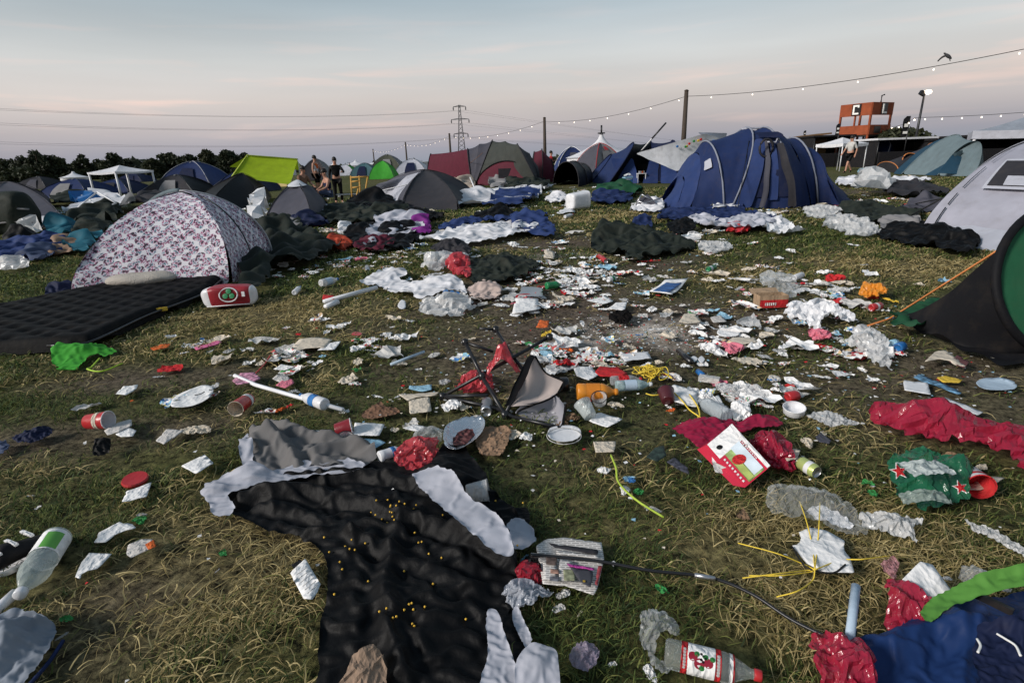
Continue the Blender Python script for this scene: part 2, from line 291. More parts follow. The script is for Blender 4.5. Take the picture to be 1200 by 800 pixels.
def sim(poly, k=(1.2, 1.2), rot=0.0, n=40, seed=1, lumps=(), steps=28, it=3, floor=.012, pin=.3, amp=1.0, wl=5.0, bend=.12, ridge=1.0, fold=.9, jit=.12):
    """a sheet of cloth, larger than its outline, left to buckle and settle on the ground"""
    poly = np.asarray(poly, float)[:, :2]; c = poly.mean(0); ca, sa = math.cos(-rot), math.sin(-rot)
    Q = (poly - c) @ np.array([[ca, sa], [-sa, ca]]); mn, mx = Q.min(0), Q.max(0); s = math.sqrt((mx[0] - mn[0]) * (mx[1] - mn[1])) / n
    xs = np.arange(mn[0] - s, mx[0] + 2 * s, s); ys = np.arange(mn[1] - s, mx[1] + 2 * s, s); X, Y = np.meshgrid(xs, ys)
    d, bx, by = poly_sd(Q, X, Y); M = d < .45 * s; o = M & (d > 0); X = np.where(o, bx, X); Y = np.where(o, by, Y)
    lw = [(np.array([lx, ly]) - c) @ np.array([[ca, sa], [-sa, ca]]) for lx, ly, _, _ in lumps]
    def hgt(x, y):
        h = np.full(x.shape, floor)
        for (lx, ly), (_, _, r, hh) in zip(lw, lumps): h = h + hh * np.exp(-((x - lx) ** 2 + (y - ly) ** 2) / (r * r))
        return h
    p = np.stack([X, Y, hgt(X, Y)], -1)
    I, J = np.meshgrid(np.arange(X.shape[1]), np.arange(X.shape[0]))
    p[..., 2] += np.abs(fbm(I / wl, J / wl, None, seed, 2)) * s * 1.6 * amp + .1 * s
    p[..., 0] += vnoise(I / 3.0, J / 3.0, None, seed + 9) * s * .12 + vnoise(I * 1.7, J * 1.7, None, seed + 39) * s * (jit - .12); p[..., 1] += vnoise(I / 3.0, J / 3.0, None, seed + 19) * s * .12 + vnoise(I * 1.7, J * 1.7, None, seed + 49) * s * (jit - .12)
    p0 = p.copy(); prev = p.copy()
    er = M.copy(); er[1:-1, 1:-1] = M[1:-1, 1:-1] & M[:-2, 1:-1] & M[2:, 1:-1] & M[1:-1, :-2] & M[1:-1, 2:]; B = M & ~er
    kx, ky = k; dg = s * math.hypot(kx, ky)
    def pr(a, b, rest, st):
        m = M[a] & M[b]; dd = p[b] - p[a]; ln = np.sqrt((dd ** 2).sum(-1)) + 1e-9; cc = np.clip((ln - rest) / ln, -1, 1) * .5 * st * m; dd *= cc[..., None]; p[a] += dd; p[b] -= dd
    H, W = M.shape; al = slice(None)
    def pairs(n_, off, step):  # index slices
        i = np.arange(off, n_ - step, 2 * step); return i
    cons = []
    for oo in (0, 1):
        i = np.arange(oo, W - 1, 2); cons.append((np.ix_(range(H), i), np.ix_(range(H), i + 1), s * kx, 1))
        i = np.arange(oo, H - 1, 2); cons.append((np.ix_(i, range(W)), np.ix_(i + 1, range(W)), s * ky, 1))
        cons.append((np.ix_(i, range(W - 1)), np.ix_(i + 1, range(1, W)), dg, .5)); cons.append((np.ix_(i, range(1, W)), np.ix_(i + 1, range(W - 1)), dg, .5))
    for oo in range(4):
        i = np.arange(oo, W - 2, 4)
        if len(i): cons.append((np.ix_(range(H), i), np.ix_(range(H), i + 2), 2 * s * kx, bend))
        i = np.arange(oo, H - 2, 4)
        if len(i): cons.append((np.ix_(i, range(W)), np.ix_(i + 2, range(W)), 2 * s * ky, bend))
    for st in range(steps):
        v = (p - prev) * .8; prev = p.copy(); p = p + v; p[..., 2] -= .06 * s
        for q in range(it):
            for cn in cons: pr(*cn)
            if pin: p[..., :2][B] += (p0[..., :2][B] - p[..., :2][B]) * pin; p[..., 2][B] += (p0[..., 2][B] - p[..., 2][B]) * pin * .15
            h = hgt(p[..., 0], p[..., 1]); un = p[..., 2] < h; p[..., 2] = np.where(un, h, p[..., 2])
            p[..., :2] = np.where(un[..., None], prev[..., :2] * .8 + p[..., :2] * .2, p[..., :2])
    if ridge:      # creases that run across the cloth, deeper where it is heaped up
        def cones(gap, sd, an):      # lower envelope of stretched cones: sharp ridges between soft hollows
            q = np.random.RandomState(seed * 7 + sd); nI, nJ = I.max() / gap + 2, J.max() / gap + 2; m_ = int(nI * nJ) + 2; wx, wy = I + gap * .35 * fbm(I / gap * .6, J / gap * .6, None, seed + sd, 2), J + gap * .35 * fbm(I / gap * .6, J / gap * .6, None, seed + sd + 4, 2); best = np.full(I.shape, 1e9)
            for _ in range(m_):
                sx, sy, a_ = q.uniform(-gap, I.max() + gap), q.uniform(-gap, J.max() + gap), q.normal() * .7 + (0 if q.uniform() < .65 else 1.4); u, v = (wx - sx) * math.cos(a_) + (wy - sy) * math.sin(a_), -(wx - sx) * math.sin(a_) + (wy - sy) * math.cos(a_); best = np.minimum(best, np.sqrt((u / an) ** 2 + v * v + (gap * .12) ** 2) + q.uniform(0, .4) * gap)
            return np.clip(best / gap, 0, 1.3)
        R_ = cones(8, 1, 2.8) * .9 + cones(3.8, 2, 2.0) * .3; R_ = R_ - R_.mean() + .5; hl = hgt(p[..., 0], p[..., 1]) - floor
        din = np.clip(-d / (3 * s), 0, 1); p[..., 2] = np.maximum(p[..., 2] + ridge * s * 2.1 * R_ + fold * np.minimum(hl, .4) * (R_ - .55) * 1.2 * din, floor)
        p[..., 0] += .5 * s * fold * vnoise(I / 4.0, J / 9.0, None, seed + 8) * din; p[..., 1] += .5 * s * fold * vnoise(I / 9.0, J / 4.0, None, seed + 10) * din
    idx = -np.ones(M.shape, int); idx[M] = np.arange(M.sum()); Q4 = np.stack([idx[:-1, :-1], idx[:-1, 1:], idx[1:, 1:], idx[1:, :-1]], -1).reshape(-1, 4); ok = (Q4 >= 0).sum(1)
    F = [tuple(q) for q in Q4[ok == 4].tolist()] + [tuple(a for a in q if a >= 0) for q in Q4[ok == 3].tolist()]
    V = p[M]; V[:, :2] = V[:, :2] @ np.array([[ca, sa], [-sa, ca]]).T + c
    return V, F
def gp(pts, z=0.0): return np.array([P(x, y, z) for x, y in pts])
def cloth(name, pts, m, label=None, cat=None, parent=None, k=1.2, rot=0, n=36, seed=1, lumps=(), occ=True, sm=True, sub=1, group=None, z=0.0, thick=0, rough=.055, creases=(), **kw):
    """cloth lying on the ground inside an outline given by photo points; lumps = (px, py, r metres, height)"""
    W = gp(pts, z + .01)[:, :2]
    if occ: OCC.append(W)
    if sm: W = smooth_poly(W, 3); sz_ = math.sqrt(np.ptp(W[:, 0]) * np.ptp(W[:, 1])); q_ = W / (sz_ * .11); W = W + rough * sz_ * np.stack([fbm(q_[:, 0], q_[:, 1], None, seed + 70, 2), fbm(q_[:, 0], q_[:, 1], None, seed + 80, 2)], -1)
    lm = [tuple(P(a, b)[:2]) + (r * .85, h * (.75 if h > .1 else .9)) for a, b, r, h in lumps]; n = int(n * (1.5 if n < 60 else 1.45))
    k = k if hasattr(k, '__len__') else (k, k)
    if m.name.startswith(('film', 'paper_', 'plastic_')): kw.setdefault('ridge', .8); kw.setdefault('fold', .8); kw.setdefault('jit', .34); n = int(n * .6)
    V, F = sim(W, k, rot, n, seed, lm, **kw)
    V[:, 2] += z
    for pl_, ch_, cw_ in creases:      # long drawn folds along a line
        q_ = gp(pl_, z)[:, :2]; dm = np.full(len(V), 9.0)
        for a_, b_ in zip(q_[:-1], q_[1:]):
            ab = b_ - a_; t_ = np.clip(((V[:, :2] - a_) @ ab) / (ab @ ab), 0, 1); pr_ = a_ + t_[:, None] * ab; dm = np.minimum(dm, np.hypot(V[:, 0] - pr_[:, 0] + .25 * cw_ * np.sin(V[:, 1] * 31), V[:, 1] - pr_[:, 1]))
        V[:, 2] += ch_ * (np.exp(-dm / cw_) - .45 * np.exp(-((dm - 2.6 * cw_) / cw_) ** 2)); V[:, 2] = np.maximum(V[:, 2], .006)
    crisp = m.name.startswith(('film', 'paper_', 'plastic_')); o = obj(name, V, F, m, parent, sub=0 if crisp else sub, thick=thick, smooth=not crisp)
    if parent is None: tag(o, label, cat, group)
    elif label: o['label'] = label
    return o
def sheet(name, pts, m, label=None, cat=None, parent=None, z=.03, curl=.25, n=9, seed=1, thick=.0012, group=None, edge=0, sm=False, world=None, tilt=None):
    """a stiff flat piece (card, lid, paper) traced at its place, a little bent"""
    W = gp(pts, z)[:, :2] if world is None else np.asarray(world)[:, :2]
    if sm: W = smooth_poly(W, 4)
    c = W.mean(0); size = max(np.ptp(W[:, 0]), np.ptp(W[:, 1])); s = math.sqrt(np.ptp(W[:, 0]) * np.ptp(W[:, 1])) / n + 1e-4
    xs = np.arange(W[:, 0].min() - s, W[:, 0].max() + 2 * s, s); ys = np.arange(W[:, 1].min() - s, W[:, 1].max() + 2 * s, s); X, Y = np.meshgrid(xs, ys)
    d, bx, by = poly_sd(W, X, Y); M = d < .6 * s; o_ = M & (d > -.25 * s); X = np.where(o_, bx, X); Y = np.where(o_, by, Y)
    a = seed * 2.399; u = ((X - c[0]) * math.cos(a) + (Y - c[1]) * math.sin(a)) / size; vv = (-(X - c[0]) * math.sin(a) + (Y - c[1]) * math.cos(a)) / size
    Z = z + size * curl * (.55 * u * u + .18 * vv * u + .10 * np.abs(fbm(u * 3 + seed, vv * 3, None, seed, 2)))
    if edge: Z = Z + edge * np.exp(np.minimum(d, 0) / (.08 * size))
    if tilt: Z = Z + (X - c[0]) * tilt[0] + (Y - c[1]) * tilt[1]
    Z = np.maximum(Z, .012)
    idx = -np.ones(M.shape, int); idx[M] = np.arange(M.sum()); F = []
    for j in range(M.shape[0] - 1):
        for i in range(M.shape[1] - 1):
            g = [int(q) for q in (idx[j, i], idx[j, i + 1], idx[j + 1, i + 1], idx[j + 1, i]) if q >= 0]
            if len(g) >= 3: F.append(tuple(g))
    V = np.stack([X[M], Y[M], Z[M]], -1)
    o = obj(name, V, F, m, parent, thick=thick)
    if parent is None: tag(o, label, cat, group)
    return o
# ------------------------------------------------------------------ ground, one sheet to the horizon
def axis(lo, hi, d0, d1, far):
    a = list(np.arange(lo, hi, d0)); s = d0
    while a[-1] < far: s = min(s * 1.13, far / 6); a.append(a[-1] + s)
    return np.array(a)
gy = np.concatenate([np.array([-3000, -900, -300, -100, -40, -15, -6, -3, -1, 0]), axis(.6, 9, .05, .1, 9000)])
hx = axis(0.06, 7, .06, .1, 9000); gx = np.concatenate([-hx[::-1], [0.0], hx])
GX, GY = np.meshgrid(gx, gy)
DIRT = [(700, 385, 1.9, 1.2, 1.05), (620, 350, 1.6, 1.4, .95), (550, 420, .9, .7, .85), (820, 430, 1.1, .6, .6), (850, 400, 1.2, .8, .5), (700, 310, 2.2, 1.6, .6), (1060, 440, .9, .6, .8), (1150, 480, .8, .4, .7), (980, 410, .9, .6, .45), (60, 510, .8, .35, .6), (180, 440, .8, .35, .6), (430, 470, .6, .4, .35),
        (640, 285, 2.0, .8, .75), (1000, 225, 5, 1.8, .8), (960, 240, 4, 1.5, .6), (250, 620, .5, .3, .35), (130, 700, .35, .25, .5), (880, 340, 1.5, .8, .4), (200, 500, .5, .3, .5), (760, 275, 2.5, .8, .5)]
GREEN = [(650, 590, .6, .55, 1), (560, 590, .3, .3, .6), (60, 480, 1.2, .5, .8), (760, 480, .8, .35, .9), (430, 510, 1.0, .5, .5), (960, 300, 2.2, 1.0, .5), (700, 740, .45, .3, .8), (1000, 470, 1.0, .5, .4), (950, 280, 3, 1, .5), (100, 600, .6, .35, .4), (120, 330, 2.0, 1.5, .7)]
STRAW = [(250, 690, .6, .4, 1), (1020, 310, 2.0, .9, 1), (850, 620, .8, .5, .8), (1100, 660, .5, .3, .6), (700, 255, 4, 1.2, .7), (330, 370, 1.4, .8, .9), (250, 390, .6, .5, .6), (980, 510, .7, .3, .7), (780, 545, .5, .3, .6)]
def patches(lst, x, y):
    r = np.zeros_like(x)
    for a, b, rx, ry, s in lst:
        c = P(a, b); r = np.maximum(r, s * np.exp(-((x - c[0]) / rx) ** 2 - ((y - c[1]) / ry) ** 2))
    return r
def dirt_at(x, y):
    d = patches(DIRT, x, y); n_ = fbm(x * 1.7, y * 1.7, None, 3, 4)
    return np.clip(d * 1.15 + .28 * n_ - .02, 0, 1)
def ground_h(x, y):
    f = np.exp(-np.maximum(np.hypot(x, y) - 6, 0) / 8)
    return (-.006 + .010 * fbm(x * 1.3, y * 1.3, None, 11, 2) * f) * 1.0 - .008 * f + .006 * fbm(x * 9, y * 9, None, 5, 2) * f
GZ = ground_h(GX, GY)
g = obj('ground', np.stack([GX, GY, GZ], -1), gridfaces(len(gy), len(gx)), None, loc=np.zeros(3))
def attr(o, name, vals):
    a = o.data.attributes.new(name, 'FLOAT', 'POINT'); a.data.foreach_set('value', np.asarray(vals, np.float32).ravel())
attr(g, 'dirt', dirt_at(GX, GY)); attr(g, 'ash', np.clip(patches([(745, 388, .62, .42, 1.0), (640, 300, 1.2, .3, .5), (690, 400, .4, .25, .5)], GX, GY) * (1.0 + .9 * fbm(GX * 4, GY * 4, None, 77, 4)) - .15, 0, 1)); attr(g, 'straw', np.clip(patches(STRAW, GX, GY) + .35 * fbm(GX * .9, GY * .9, None, 8, 3), 0, 1))
m = bpy.data.materials.new('turf_and_trodden_soil'); m.use_nodes = True; n = m.node_tree; b = n.nodes['Principled BSDF']; b.inputs['Roughness'].default_value = .95; b.inputs['Specular IOR Level'].default_value = .1
t = N(n, 'ShaderNodeTexCoord'); n1 = N(n, 'ShaderNodeTexNoise'); n1.inputs['Scale'].default_value = 28; n1.inputs['Detail'].default_value = 9; n1.inputs['Roughness'].default_value = .72; L(n, t.outputs['Object'], n1.inputs['Vector'])
n0 = N(n, 'ShaderNodeTexNoise'); n0.inputs['Scale'].default_value = 1.1; n0.inputs['Detail'].default_value = 6; L(n, t.outputs['Object'], n0.inputs['Vector'])
rs = N(n, 'ShaderNodeValToRGB'); L(n, n1.outputs['Fac'], rs.inputs['Fac']); e = rs.color_ramp.elements
e[0].position = .36; e[0].color = (.022, .016, .011, 1); e[1].position = .66; e[1].color = (.21, .165, .125, 1)
rg = N(n, 'ShaderNodeValToRGB'); L(n, n1.outputs['Fac'], rg.inputs['Fac']); e = rg.color_ramp.elements
e[0].position = .36; e[0].color = (.007, .010, .004, 1); e[1].position = .7; e[1].color = (.17, .175, .055, 1)
rw = N(n, 'ShaderNodeValToRGB'); L(n, n1.outputs['Fac'], rw.inputs['Fac']); e = rw.color_ramp.elements
e[0].position = .36; e[0].color = (.012, .010, .005, 1); e[1].position = .72; e[1].color = (.36, .30, .14, 1)
as_ = N(n, 'ShaderNodeAttribute', attribute_name='straw'); ad = N(n, 'ShaderNodeAttribute', attribute_name='dirt')
m1 = N(n, 'ShaderNodeMixRGB'); L(n, as_.outputs['Fac'], m1.inputs['Fac']); L(n, rg.outputs[0], m1.inputs['Color1']); L(n, rw.outputs[0], m1.inputs['Color2'])
m2 = N(n, 'ShaderNodeMixRGB'); L(n, ad.outputs['Fac'], m2.inputs['Fac']); L(n, m1.outputs[0], m2.inputs['Color1']); L(n, rs.outputs[0], m2.inputs['Color2']); aa = N(n, 'ShaderNodeAttribute', attribute_name='ash'); am_ = N(n, 'ShaderNodeMath', operation='MULTIPLY'); L(n, aa.outputs['Fac'], am_.inputs[0]); L(n, n1.outputs['Fac'], am_.inputs[1]); am_2 = N(n, 'ShaderNodeMath', operation='MULTIPLY'); am_2.use_clamp = True; L(n, am_.outputs[0], am_2.inputs[0]); am_2.inputs[1].default_value = 1.9; m3 = N(n, 'ShaderNodeMixRGB'); L(n, am_2.outputs[0], m3.inputs['Fac']); L(n, m2.outputs[0], m3.inputs['Color1']); m3.inputs['Color2'].default_value = (.62, .56, .5, 1); L(n, m3.outputs[0], b.inputs['Base Color'])
bp = N(n, 'ShaderNodeBump'); bp.inputs['Strength'].default_value = .9; bp.inputs['Distance'].default_value = .03; L(n, n1.outputs['Fac'], bp.inputs['Height']); L(n, bp.outputs[0], b.inputs['Normal'])
g.data.materials[0] = m; g['kind'] = 'structure'

# ------------------------------------------------------------------ tents
def hoop(F, B, A, n=17, e=.85, q=1.0):
    F, B, A = map(np.asarray, (F, B, A)); Mi = (F + B) / 2; t = np.linspace(0, math.pi, n); c = np.cos(t); c = np.sign(c) * np.abs(c) ** q
    return Mi + (F - Mi) * c[:, None] + (A - Mi) * (np.sin(t) ** e)[:, None]
def wrinkle(V, amp, sc, seed):
    V = np.asarray(V); d = fbm(V[:, 0] * sc, V[:, 1] * sc, V[:, 2] * sc * .6, seed, 3) * amp
    r = V.copy(); r[:, 0] += d; r[:, 1] += fbm(V[:, 0] * sc, V[:, 1] * sc, V[:, 2] * sc * .6, seed + 31, 3) * amp; r[:, 2] += d * .6 * (V[:, 2] > .05); r[:, 2] = np.maximum(r[:, 2], .004); return r
def loft(r0, r1, k=7, sag=.0, push=None):
    o = []
    for i in range(k):
        t = i / (k - 1); row = r0 * (1 - t) + r1 * t; s = math.sin(math.pi * t)
        row = row.copy(); row[:, 2] *= 1 - sag * s; o.append(row)
    return np.concatenate(o), k, r0.shape[0]
def hoop_tent(name, rings, mats, label, cat='tent', sag=.06, wr=.03, pole=ALUW, pr=.012, group=None, poles=True, caps=None, segname='fabric_panel', k=7, seed=1, e=.85):
    """rings: arrays of hoop points; one fabric panel between neighbours"""
    c = np.mean([r.mean(0) for r in rings], 0); c[2] = 0
    root = thing(name, c, label, cat, group)
    for i in range(len(rings) - 1):
        V, a, b = loft(rings[i], rings[i + 1], k, sag); sc = 3.0 / max(1, np.ptp(V[:, 0]))
        V = wrinkle(V, wr, max(1.5, sc * 2), seed + i)
        o = obj(segname, V, gridfaces(a, b), mats[i], root, sub=1)
    if poles:
        for i, r in enumerate(rings):
            if np.ptp(r[:, 2]) > .25 and poles is True or (poles is not True and i in poles):
                rr = r + (np.array([0, -pr, pr * .8])); rr[:, 2] = np.maximum(rr[:, 2], .003)
                tube_obj('tent_pole', rr, pr, pole, root, n=6)
    for ci, cmat in (caps or {}).items():
        r = rings[ci]; mid = (r[0] + r[-1]) / 2; rows = [mid + (r - mid) * t for t in (1, .75, .5, .25, .02)]
        V = np.concatenate(rows); V = wrinkle(V, wr * .6, 2.5, seed + 50); obj('end_panel', V, gridfaces(5, r.shape[0]), cmat, root, sub=1)
    return root
def R_d(fx, fy, ax, ay, D, n=17, e=.85, dx=0):      # front foot, apex, depth of the hoop
    F = P(fx, fy); B = F + np.array([dx, D, 0]); A = at(ax, ay, F[1] + D / 2); return hoop(F, B, A, n, e)
def R_p(lx, ly, rx, ry, ax, ay, n=17, e=.85):        # left foot, right foot, apex
    F = P(lx, ly); B = P(rx, ry); A = at(ax, ay, (F[1] + B[1]) / 2); return hoop(F, B, A, n, e)
def dome(name, corners, apex, mats, label, cat='tent', q=1.28, e=1.2, wr=.03, pole=METALD, pr=.01, group=None, seed=1, nu=10, nv=10, bow=.14, parts=True, world=None, apex_w=None, polemask=None):
    C4 = gp(corners) if world is None else np.asarray(world, float); C = C4.mean(0); A = at(apex[0], apex[1], C[1]) if apex_w is None else np.asarray(apex_w); nc = len(C4)
    v = np.linspace(0, 1, nv) * math.pi / 2; arcs = []
    for c in C4: arcs.append(C + (c - C) * (np.cos(v) ** q)[:, None] + (A - C) * (np.sin(v) ** e)[:, None])
    root = thing(name, C, label, cat, group)
    size = np.linalg.norm(C4[0] - C)
    for i in range(nc):
        a, b2 = arcs[i], arcs[(i + 1) % nc]; rows = []
        for j in range(nu):
            u = j / (nu - 1); r = a * (1 - u) + b2 * u; mid = (C4[i] + C4[(i + 1) % nc]) / 2 - C; s = math.sin(math.pi * u)
            r = r + (mid / (np.linalg.norm(mid) + 1e-6)) * (-bow * size * s * np.sin(v * 2) * .5)[:, None]
            rows.append(r)
        V = wrinkle(np.concatenate(rows), wr, 2.2, seed + i * 7)
        obj('fabric_panel', V, gridfaces(nu, nv), mats[i % len(mats)], root, sub=1)
    if parts:
        for i in range(nc):
            if polemask is not None and i not in polemask: continue
            o = arcs[i] + (arcs[i] - C) * .012 + np.array([0, 0, .004]); tube_obj('tent_pole', o, pr, pole, root, n=6)
    return root, arcs, C, A
def on_panel(arcs, i, u0, u1, v0, v1, name, m, root, off=.02, n=5):
    """a window, flap or badge sewn on side i of a dome"""
    nv = arcs[0].shape[0]; C = np.mean([a[0] for a in arcs], 0); rows = []
    for u in np.linspace(u0, u1, n):
        for vv in np.linspace(v0, v1, n):
            f = vv * (nv - 1); k = min(int(f), nv - 2); t = f - k
            a = arcs[i][k] * (1 - t) + arcs[i][k + 1] * t; b2 = arcs[(i + 1) % len(arcs)]; b2 = b2[k] * (1 - t) + b2[k + 1] * t
            p = a * (1 - u) + b2 * u; d = p - C; d[2] *= .6; rows.append(p + d / (np.linalg.norm(d) + 1e-6) * off)
    return obj(name, rows, gridfaces(n, n), m, root)
def gazebo(name, c, sx, sy, hl, hr, rz, label, roofm=WHITEF, legm=ALUW, cat='gazebo', group=None, val=.18, valm=None, legr=.03):
    c = np.asarray(c, float); root = thing(name, c, label, cat, group); M = np.array(Matrix.Rotation(rz, 3, 'Z'))
    W = lambda x, y, z: c + M @ np.array([x, y, z])
    cs = [(-1, -1), (1, -1), (1, 1), (-1, 1)]
    for x, y in cs: tube_obj('leg', [W(x * sx / 2, y * sy / 2, 0), W(x * sx / 2, y * sy / 2, hl)], legr, legm, root, n=6)
    nn = 8; rows = []
    for s in range(4):
        a = np.array(cs[s]) * (sx / 2, sy / 2); b2 = np.array(cs[(s + 1) % 4]) * (sx / 2, sy / 2); rows = []
        for j in range(nn):
            e_ = a + (b2 - a) * j / (nn - 1); o = 1 + .05
            for k in range(nn):
                t = k / (nn - 1); sg = -.10 * math.sin(math.pi * t) * (hr - hl); edge = -.05 * math.sin(math.pi * j / (nn - 1)) * (1 - t)
                rows.append(W(e_[0] * o * (1 - t), e_[1] * o * (1 - t), hl + (hr - hl) * t + sg + edge))
        obj('roof_panel', rows, gridfaces(nn, nn), roofm, root)
        lo = [(W(*(a + (b2 - a) * j / (nn - 1)) * 1.055, hl + .02 - .05 * math.sin(math.pi * j / (nn - 1)))) for j in range(nn)]
        v2 = np.array(lo + [p - np.array([0, 0, val]) for p in lo]); obj('valance', v2, gridfaces(2, nn), valm or roofm, root)
    return root
# ------------------------------------------------------------------ people
def person(loc, yaw, joints, label, cloth_parts, hair=HAIR, skin=SKIN, scale=1.0):
    """joints: name -> (x, y, z) in metres, facing -Y; one continuous skinned body"""
    root = thing('person', loc, label, 'person'); root.rotation_euler.z = yaw
    J = dict(joints); 
    edges = [('pelvis', 'belly'), ('belly', 'chest'), ('chest', 'neck'), ('neck', 'jaw'), ('jaw', 'crown')]
    RAD = dict(pelvis=(.15, .11), belly=(.135, .10), chest=(.16, .115), neck=(.055, .055), jaw=(.07, .08), crown=(.085, .10), hip=(.09, .095), knee=(.06, .06), ankle=(.042, .045), toe=(.045, .03), sho=(.065, .065), elb=(.045, .045), wri=(.03, .026), palm=(.036, .018), fin=(.009, .009))
    for s in 'lr':
        edges += [('pelvis', 'hip' + s), ('hip' + s, 'knee' + s), ('knee' + s, 'ankle' + s), ('ankle' + s, 'toe' + s), ('chest', 'sho' + s), ('sho' + s, 'elb' + s), ('elb' + s, 'wri' + s), ('wri' + s, 'palm' + s)]
        w_, e_ = np.array(J['wri' + s]), np.array(J['elb' + s]); d = (w_ - e_) / np.linalg.norm(w_ - e_); sd = np.cross(d, [0, 1, .3]); sd /= np.linalg.norm(sd)
        J['palm' + s] = tuple(w_ + d * .07)
        for k, (off, ln) in enumerate(((-.03, .06), (-.012, .075), (.008, .07), (.026, .055))):
            J['fin%d%s' % (k, s)] = tuple(w_ + d * (.08 + ln) + sd * off + np.array([0, -.02, 0])); edges.append(('palm' + s, 'fin%d%s' % (k, s)))
        J['fin9' + s] = tuple(w_ + d * .07 - sd * .06 + np.array([0, -.02, 0])); edges.append(('wri' + s, 'fin9' + s))
    def key(nm):
        k = nm.rstrip('lr') if nm not in ('belly',) and nm[-1] in 'lr' and nm[:-1] in RAD else nm
        return 'fin' if nm.startswith('fin') else k
    def skin_mesh(name, names, grow, m, par):
        names = [q for q in names]; ix = {q: i for i, q in enumerate(names)}
        me = bpy.data.meshes.new(name); me.from_pydata([J[q] for q in names], [(ix[a], ix[b]) for a, b in edges if a in ix and b in ix], []); o = bpy.data.objects.new(name, me); COL.objects.link(o); o.parent = par
        sk = o.modifiers.new('skin', 'SKIN'); 
        if not me.skin_vertices: 
            with bpy.context.temp_override(object=o, active_object=o): bpy.ops.mesh.customdata_skin_add()
        for i, q in enumerate(names):
            r = RAD.get(key(q), (.05, .05)); me.skin_vertices[0].data[i].radius = (r[0] * grow, r[1] * grow)
        me.skin_vertices[0].data[0].use_root = True
        sk.use_smooth_shade = True; sb = o.modifiers.new('smooth', 'SUBSURF'); sb.levels = 1; sb.render_levels = 1
        me.materials.append(m)
        return o
    allj = list(J.keys()); allj.remove('pelvis'); allj = ['pelvis'] + allj
    skin_mesh('body', allj, 1.0, skin, root)
    for nm, names, grow, m_ in cloth_parts: skin_mesh(nm, names, grow, m_, root)
    c = np.array(J['crown']); jw = np.array(J['jaw']); u = (c - jw) / np.linalg.norm(c - jw)
    bm = MB(); nU, nV = 12, 8; vs = []
    for i in range(nV):
        for j in range(nU):
            th = math.pi * .62 * i / (nV - 1); ph = 2 * math.pi * j / nU
            vs.append(c + u * .0 + np.array([.094 * math.sin(th) * math.cos(ph), .112 * math.sin(th) * math.sin(ph) + .012, .115 * math.cos(th) + .0]))
    bm.add(vs, gridfaces(nV, nU, wrap=True)); o = obj('hair', bm.v, bm.f, hair, None, sub=1, loc=np.zeros(3)); o.parent = root
    # face: eyes, nose, mouth and ears
    f = jw + (c - jw) * .55; fb = MB()
    for sx in (-1, 1):
        fb.lathe([(.001, -.01), (.009, -.006), (.011, 0), (.009, .006), (.001, .01)], f + np.array([sx * .033, -.088, .0]), (1, 0, 0), 8)
    o = obj('eyes', fb.v, fb.f, BPL, None, loc=np.zeros(3)); o.parent = root
    fb = MB().tube([f + np.array([0, -.085, .01]), f + np.array([0, -.112, -.035]), f + np.array([0, -.09, -.045])], [.008, .014, .008], 6)
    for sx in (-1, 1): fb.lathe([(.004, -.012), (.028, 0), (.004, .012)], f + np.array([sx * .088, 0, -.01]), (1, 0, 0), 8)
    o = obj('nose_and_ears', fb.v, fb.f, skin, None, loc=np.zeros(3)); o.parent = root
    fb = MB().tube([f + np.array([-.022, -.086, -.07]), f + np.array([0, -.094, -.07]), f + np.array([.022, -.086, -.07])], .005, 5); o = obj('mouth', fb.v, fb.f, REDF, None, loc=np.zeros(3)); o.parent = root
    root.scale = (scale,) * 3
    return root
STAND = dict(pelvis=(0, 0, .95), belly=(0, 0, 1.12), chest=(0, 0, 1.34), neck=(0, 0, 1.48), jaw=(0, -.015, 1.56), crown=(0, -.01, 1.68),
             hipl=(.1, 0, .88), kneel=(.11, -.02, .5), anklel=(.12, .01, .08), toel=(.13, -.13, .035), hipr=(-.1, 0, .88), kneer=(-.11, -.02, .5), ankler=(-.12, .01, .08), toer=(-.13, -.13, .035),
             shol=(.18, 0, 1.4), elbl=(.25, .02, 1.12), wril=(.27, -.05, .88), shor=(-.18, 0, 1.4), elbr=(-.25, .02, 1.12), wrir=(-.27, -.05, .88))
def pose(**kw): d = dict(STAND); d.update(kw); return d
WALK = pose(kneel=(.1, -.2, .52), anklel=(.1, -.28, .1), toel=(.1, -.42, .05), kneer=(-.1, .06, .5), ankler=(-.1, .34, .14), toer=(-.1, .24, .035), elbl=(.24, .12, 1.13), wril=(.24, .06, .88), elbr=(-.24, -.08, 1.13), wrir=(-.22, -.24, .95))
SIT = pose(pelvis=(0, 0, .42), belly=(0, .04, .6), chest=(0, .02, .82), neck=(0, -.01, .97), jaw=(0, -.05, 1.05), crown=(0, -.05, 1.17), hipl=(.1, -.03, .42), kneel=(.13, -.42, .48), anklel=(.13, -.42, .09), toel=(.14, -.56, .035), hipr=(-.1, -.03, .42), kneer=(-.13, -.42, .48), ankler=(-.13, -.42, .09), toer=(-.14, -.56, .035),
           shol=(.18, .02, .88), elbl=(.24, -.1, .64), wril=(.16, -.32, .55), shor=(-.18, .02, .88), elbr=(-.24, -.1, .64), wrir=(-.16, -.32, .55))
SHIRT = ['chest', 'belly', 'pelvis', 'neck', 'shol', 'shor', 'elbl', 'elbr']
TORSO = ['chest', 'belly', 'pelvis', 'shol', 'shor']; SHORTS = ['pelvis', 'hipl', 'hipr', 'kneel', 'kneer']; TROUS = ['pelvis', 'hipl', 'hipr', 'kneel', 'kneer', 'anklel', 'ankler']
SLEEVE = ['chest', 'belly', 'pelvis', 'neck', 'shol', 'shor', 'elbl', 'elbr', 'wril', 'wrir']
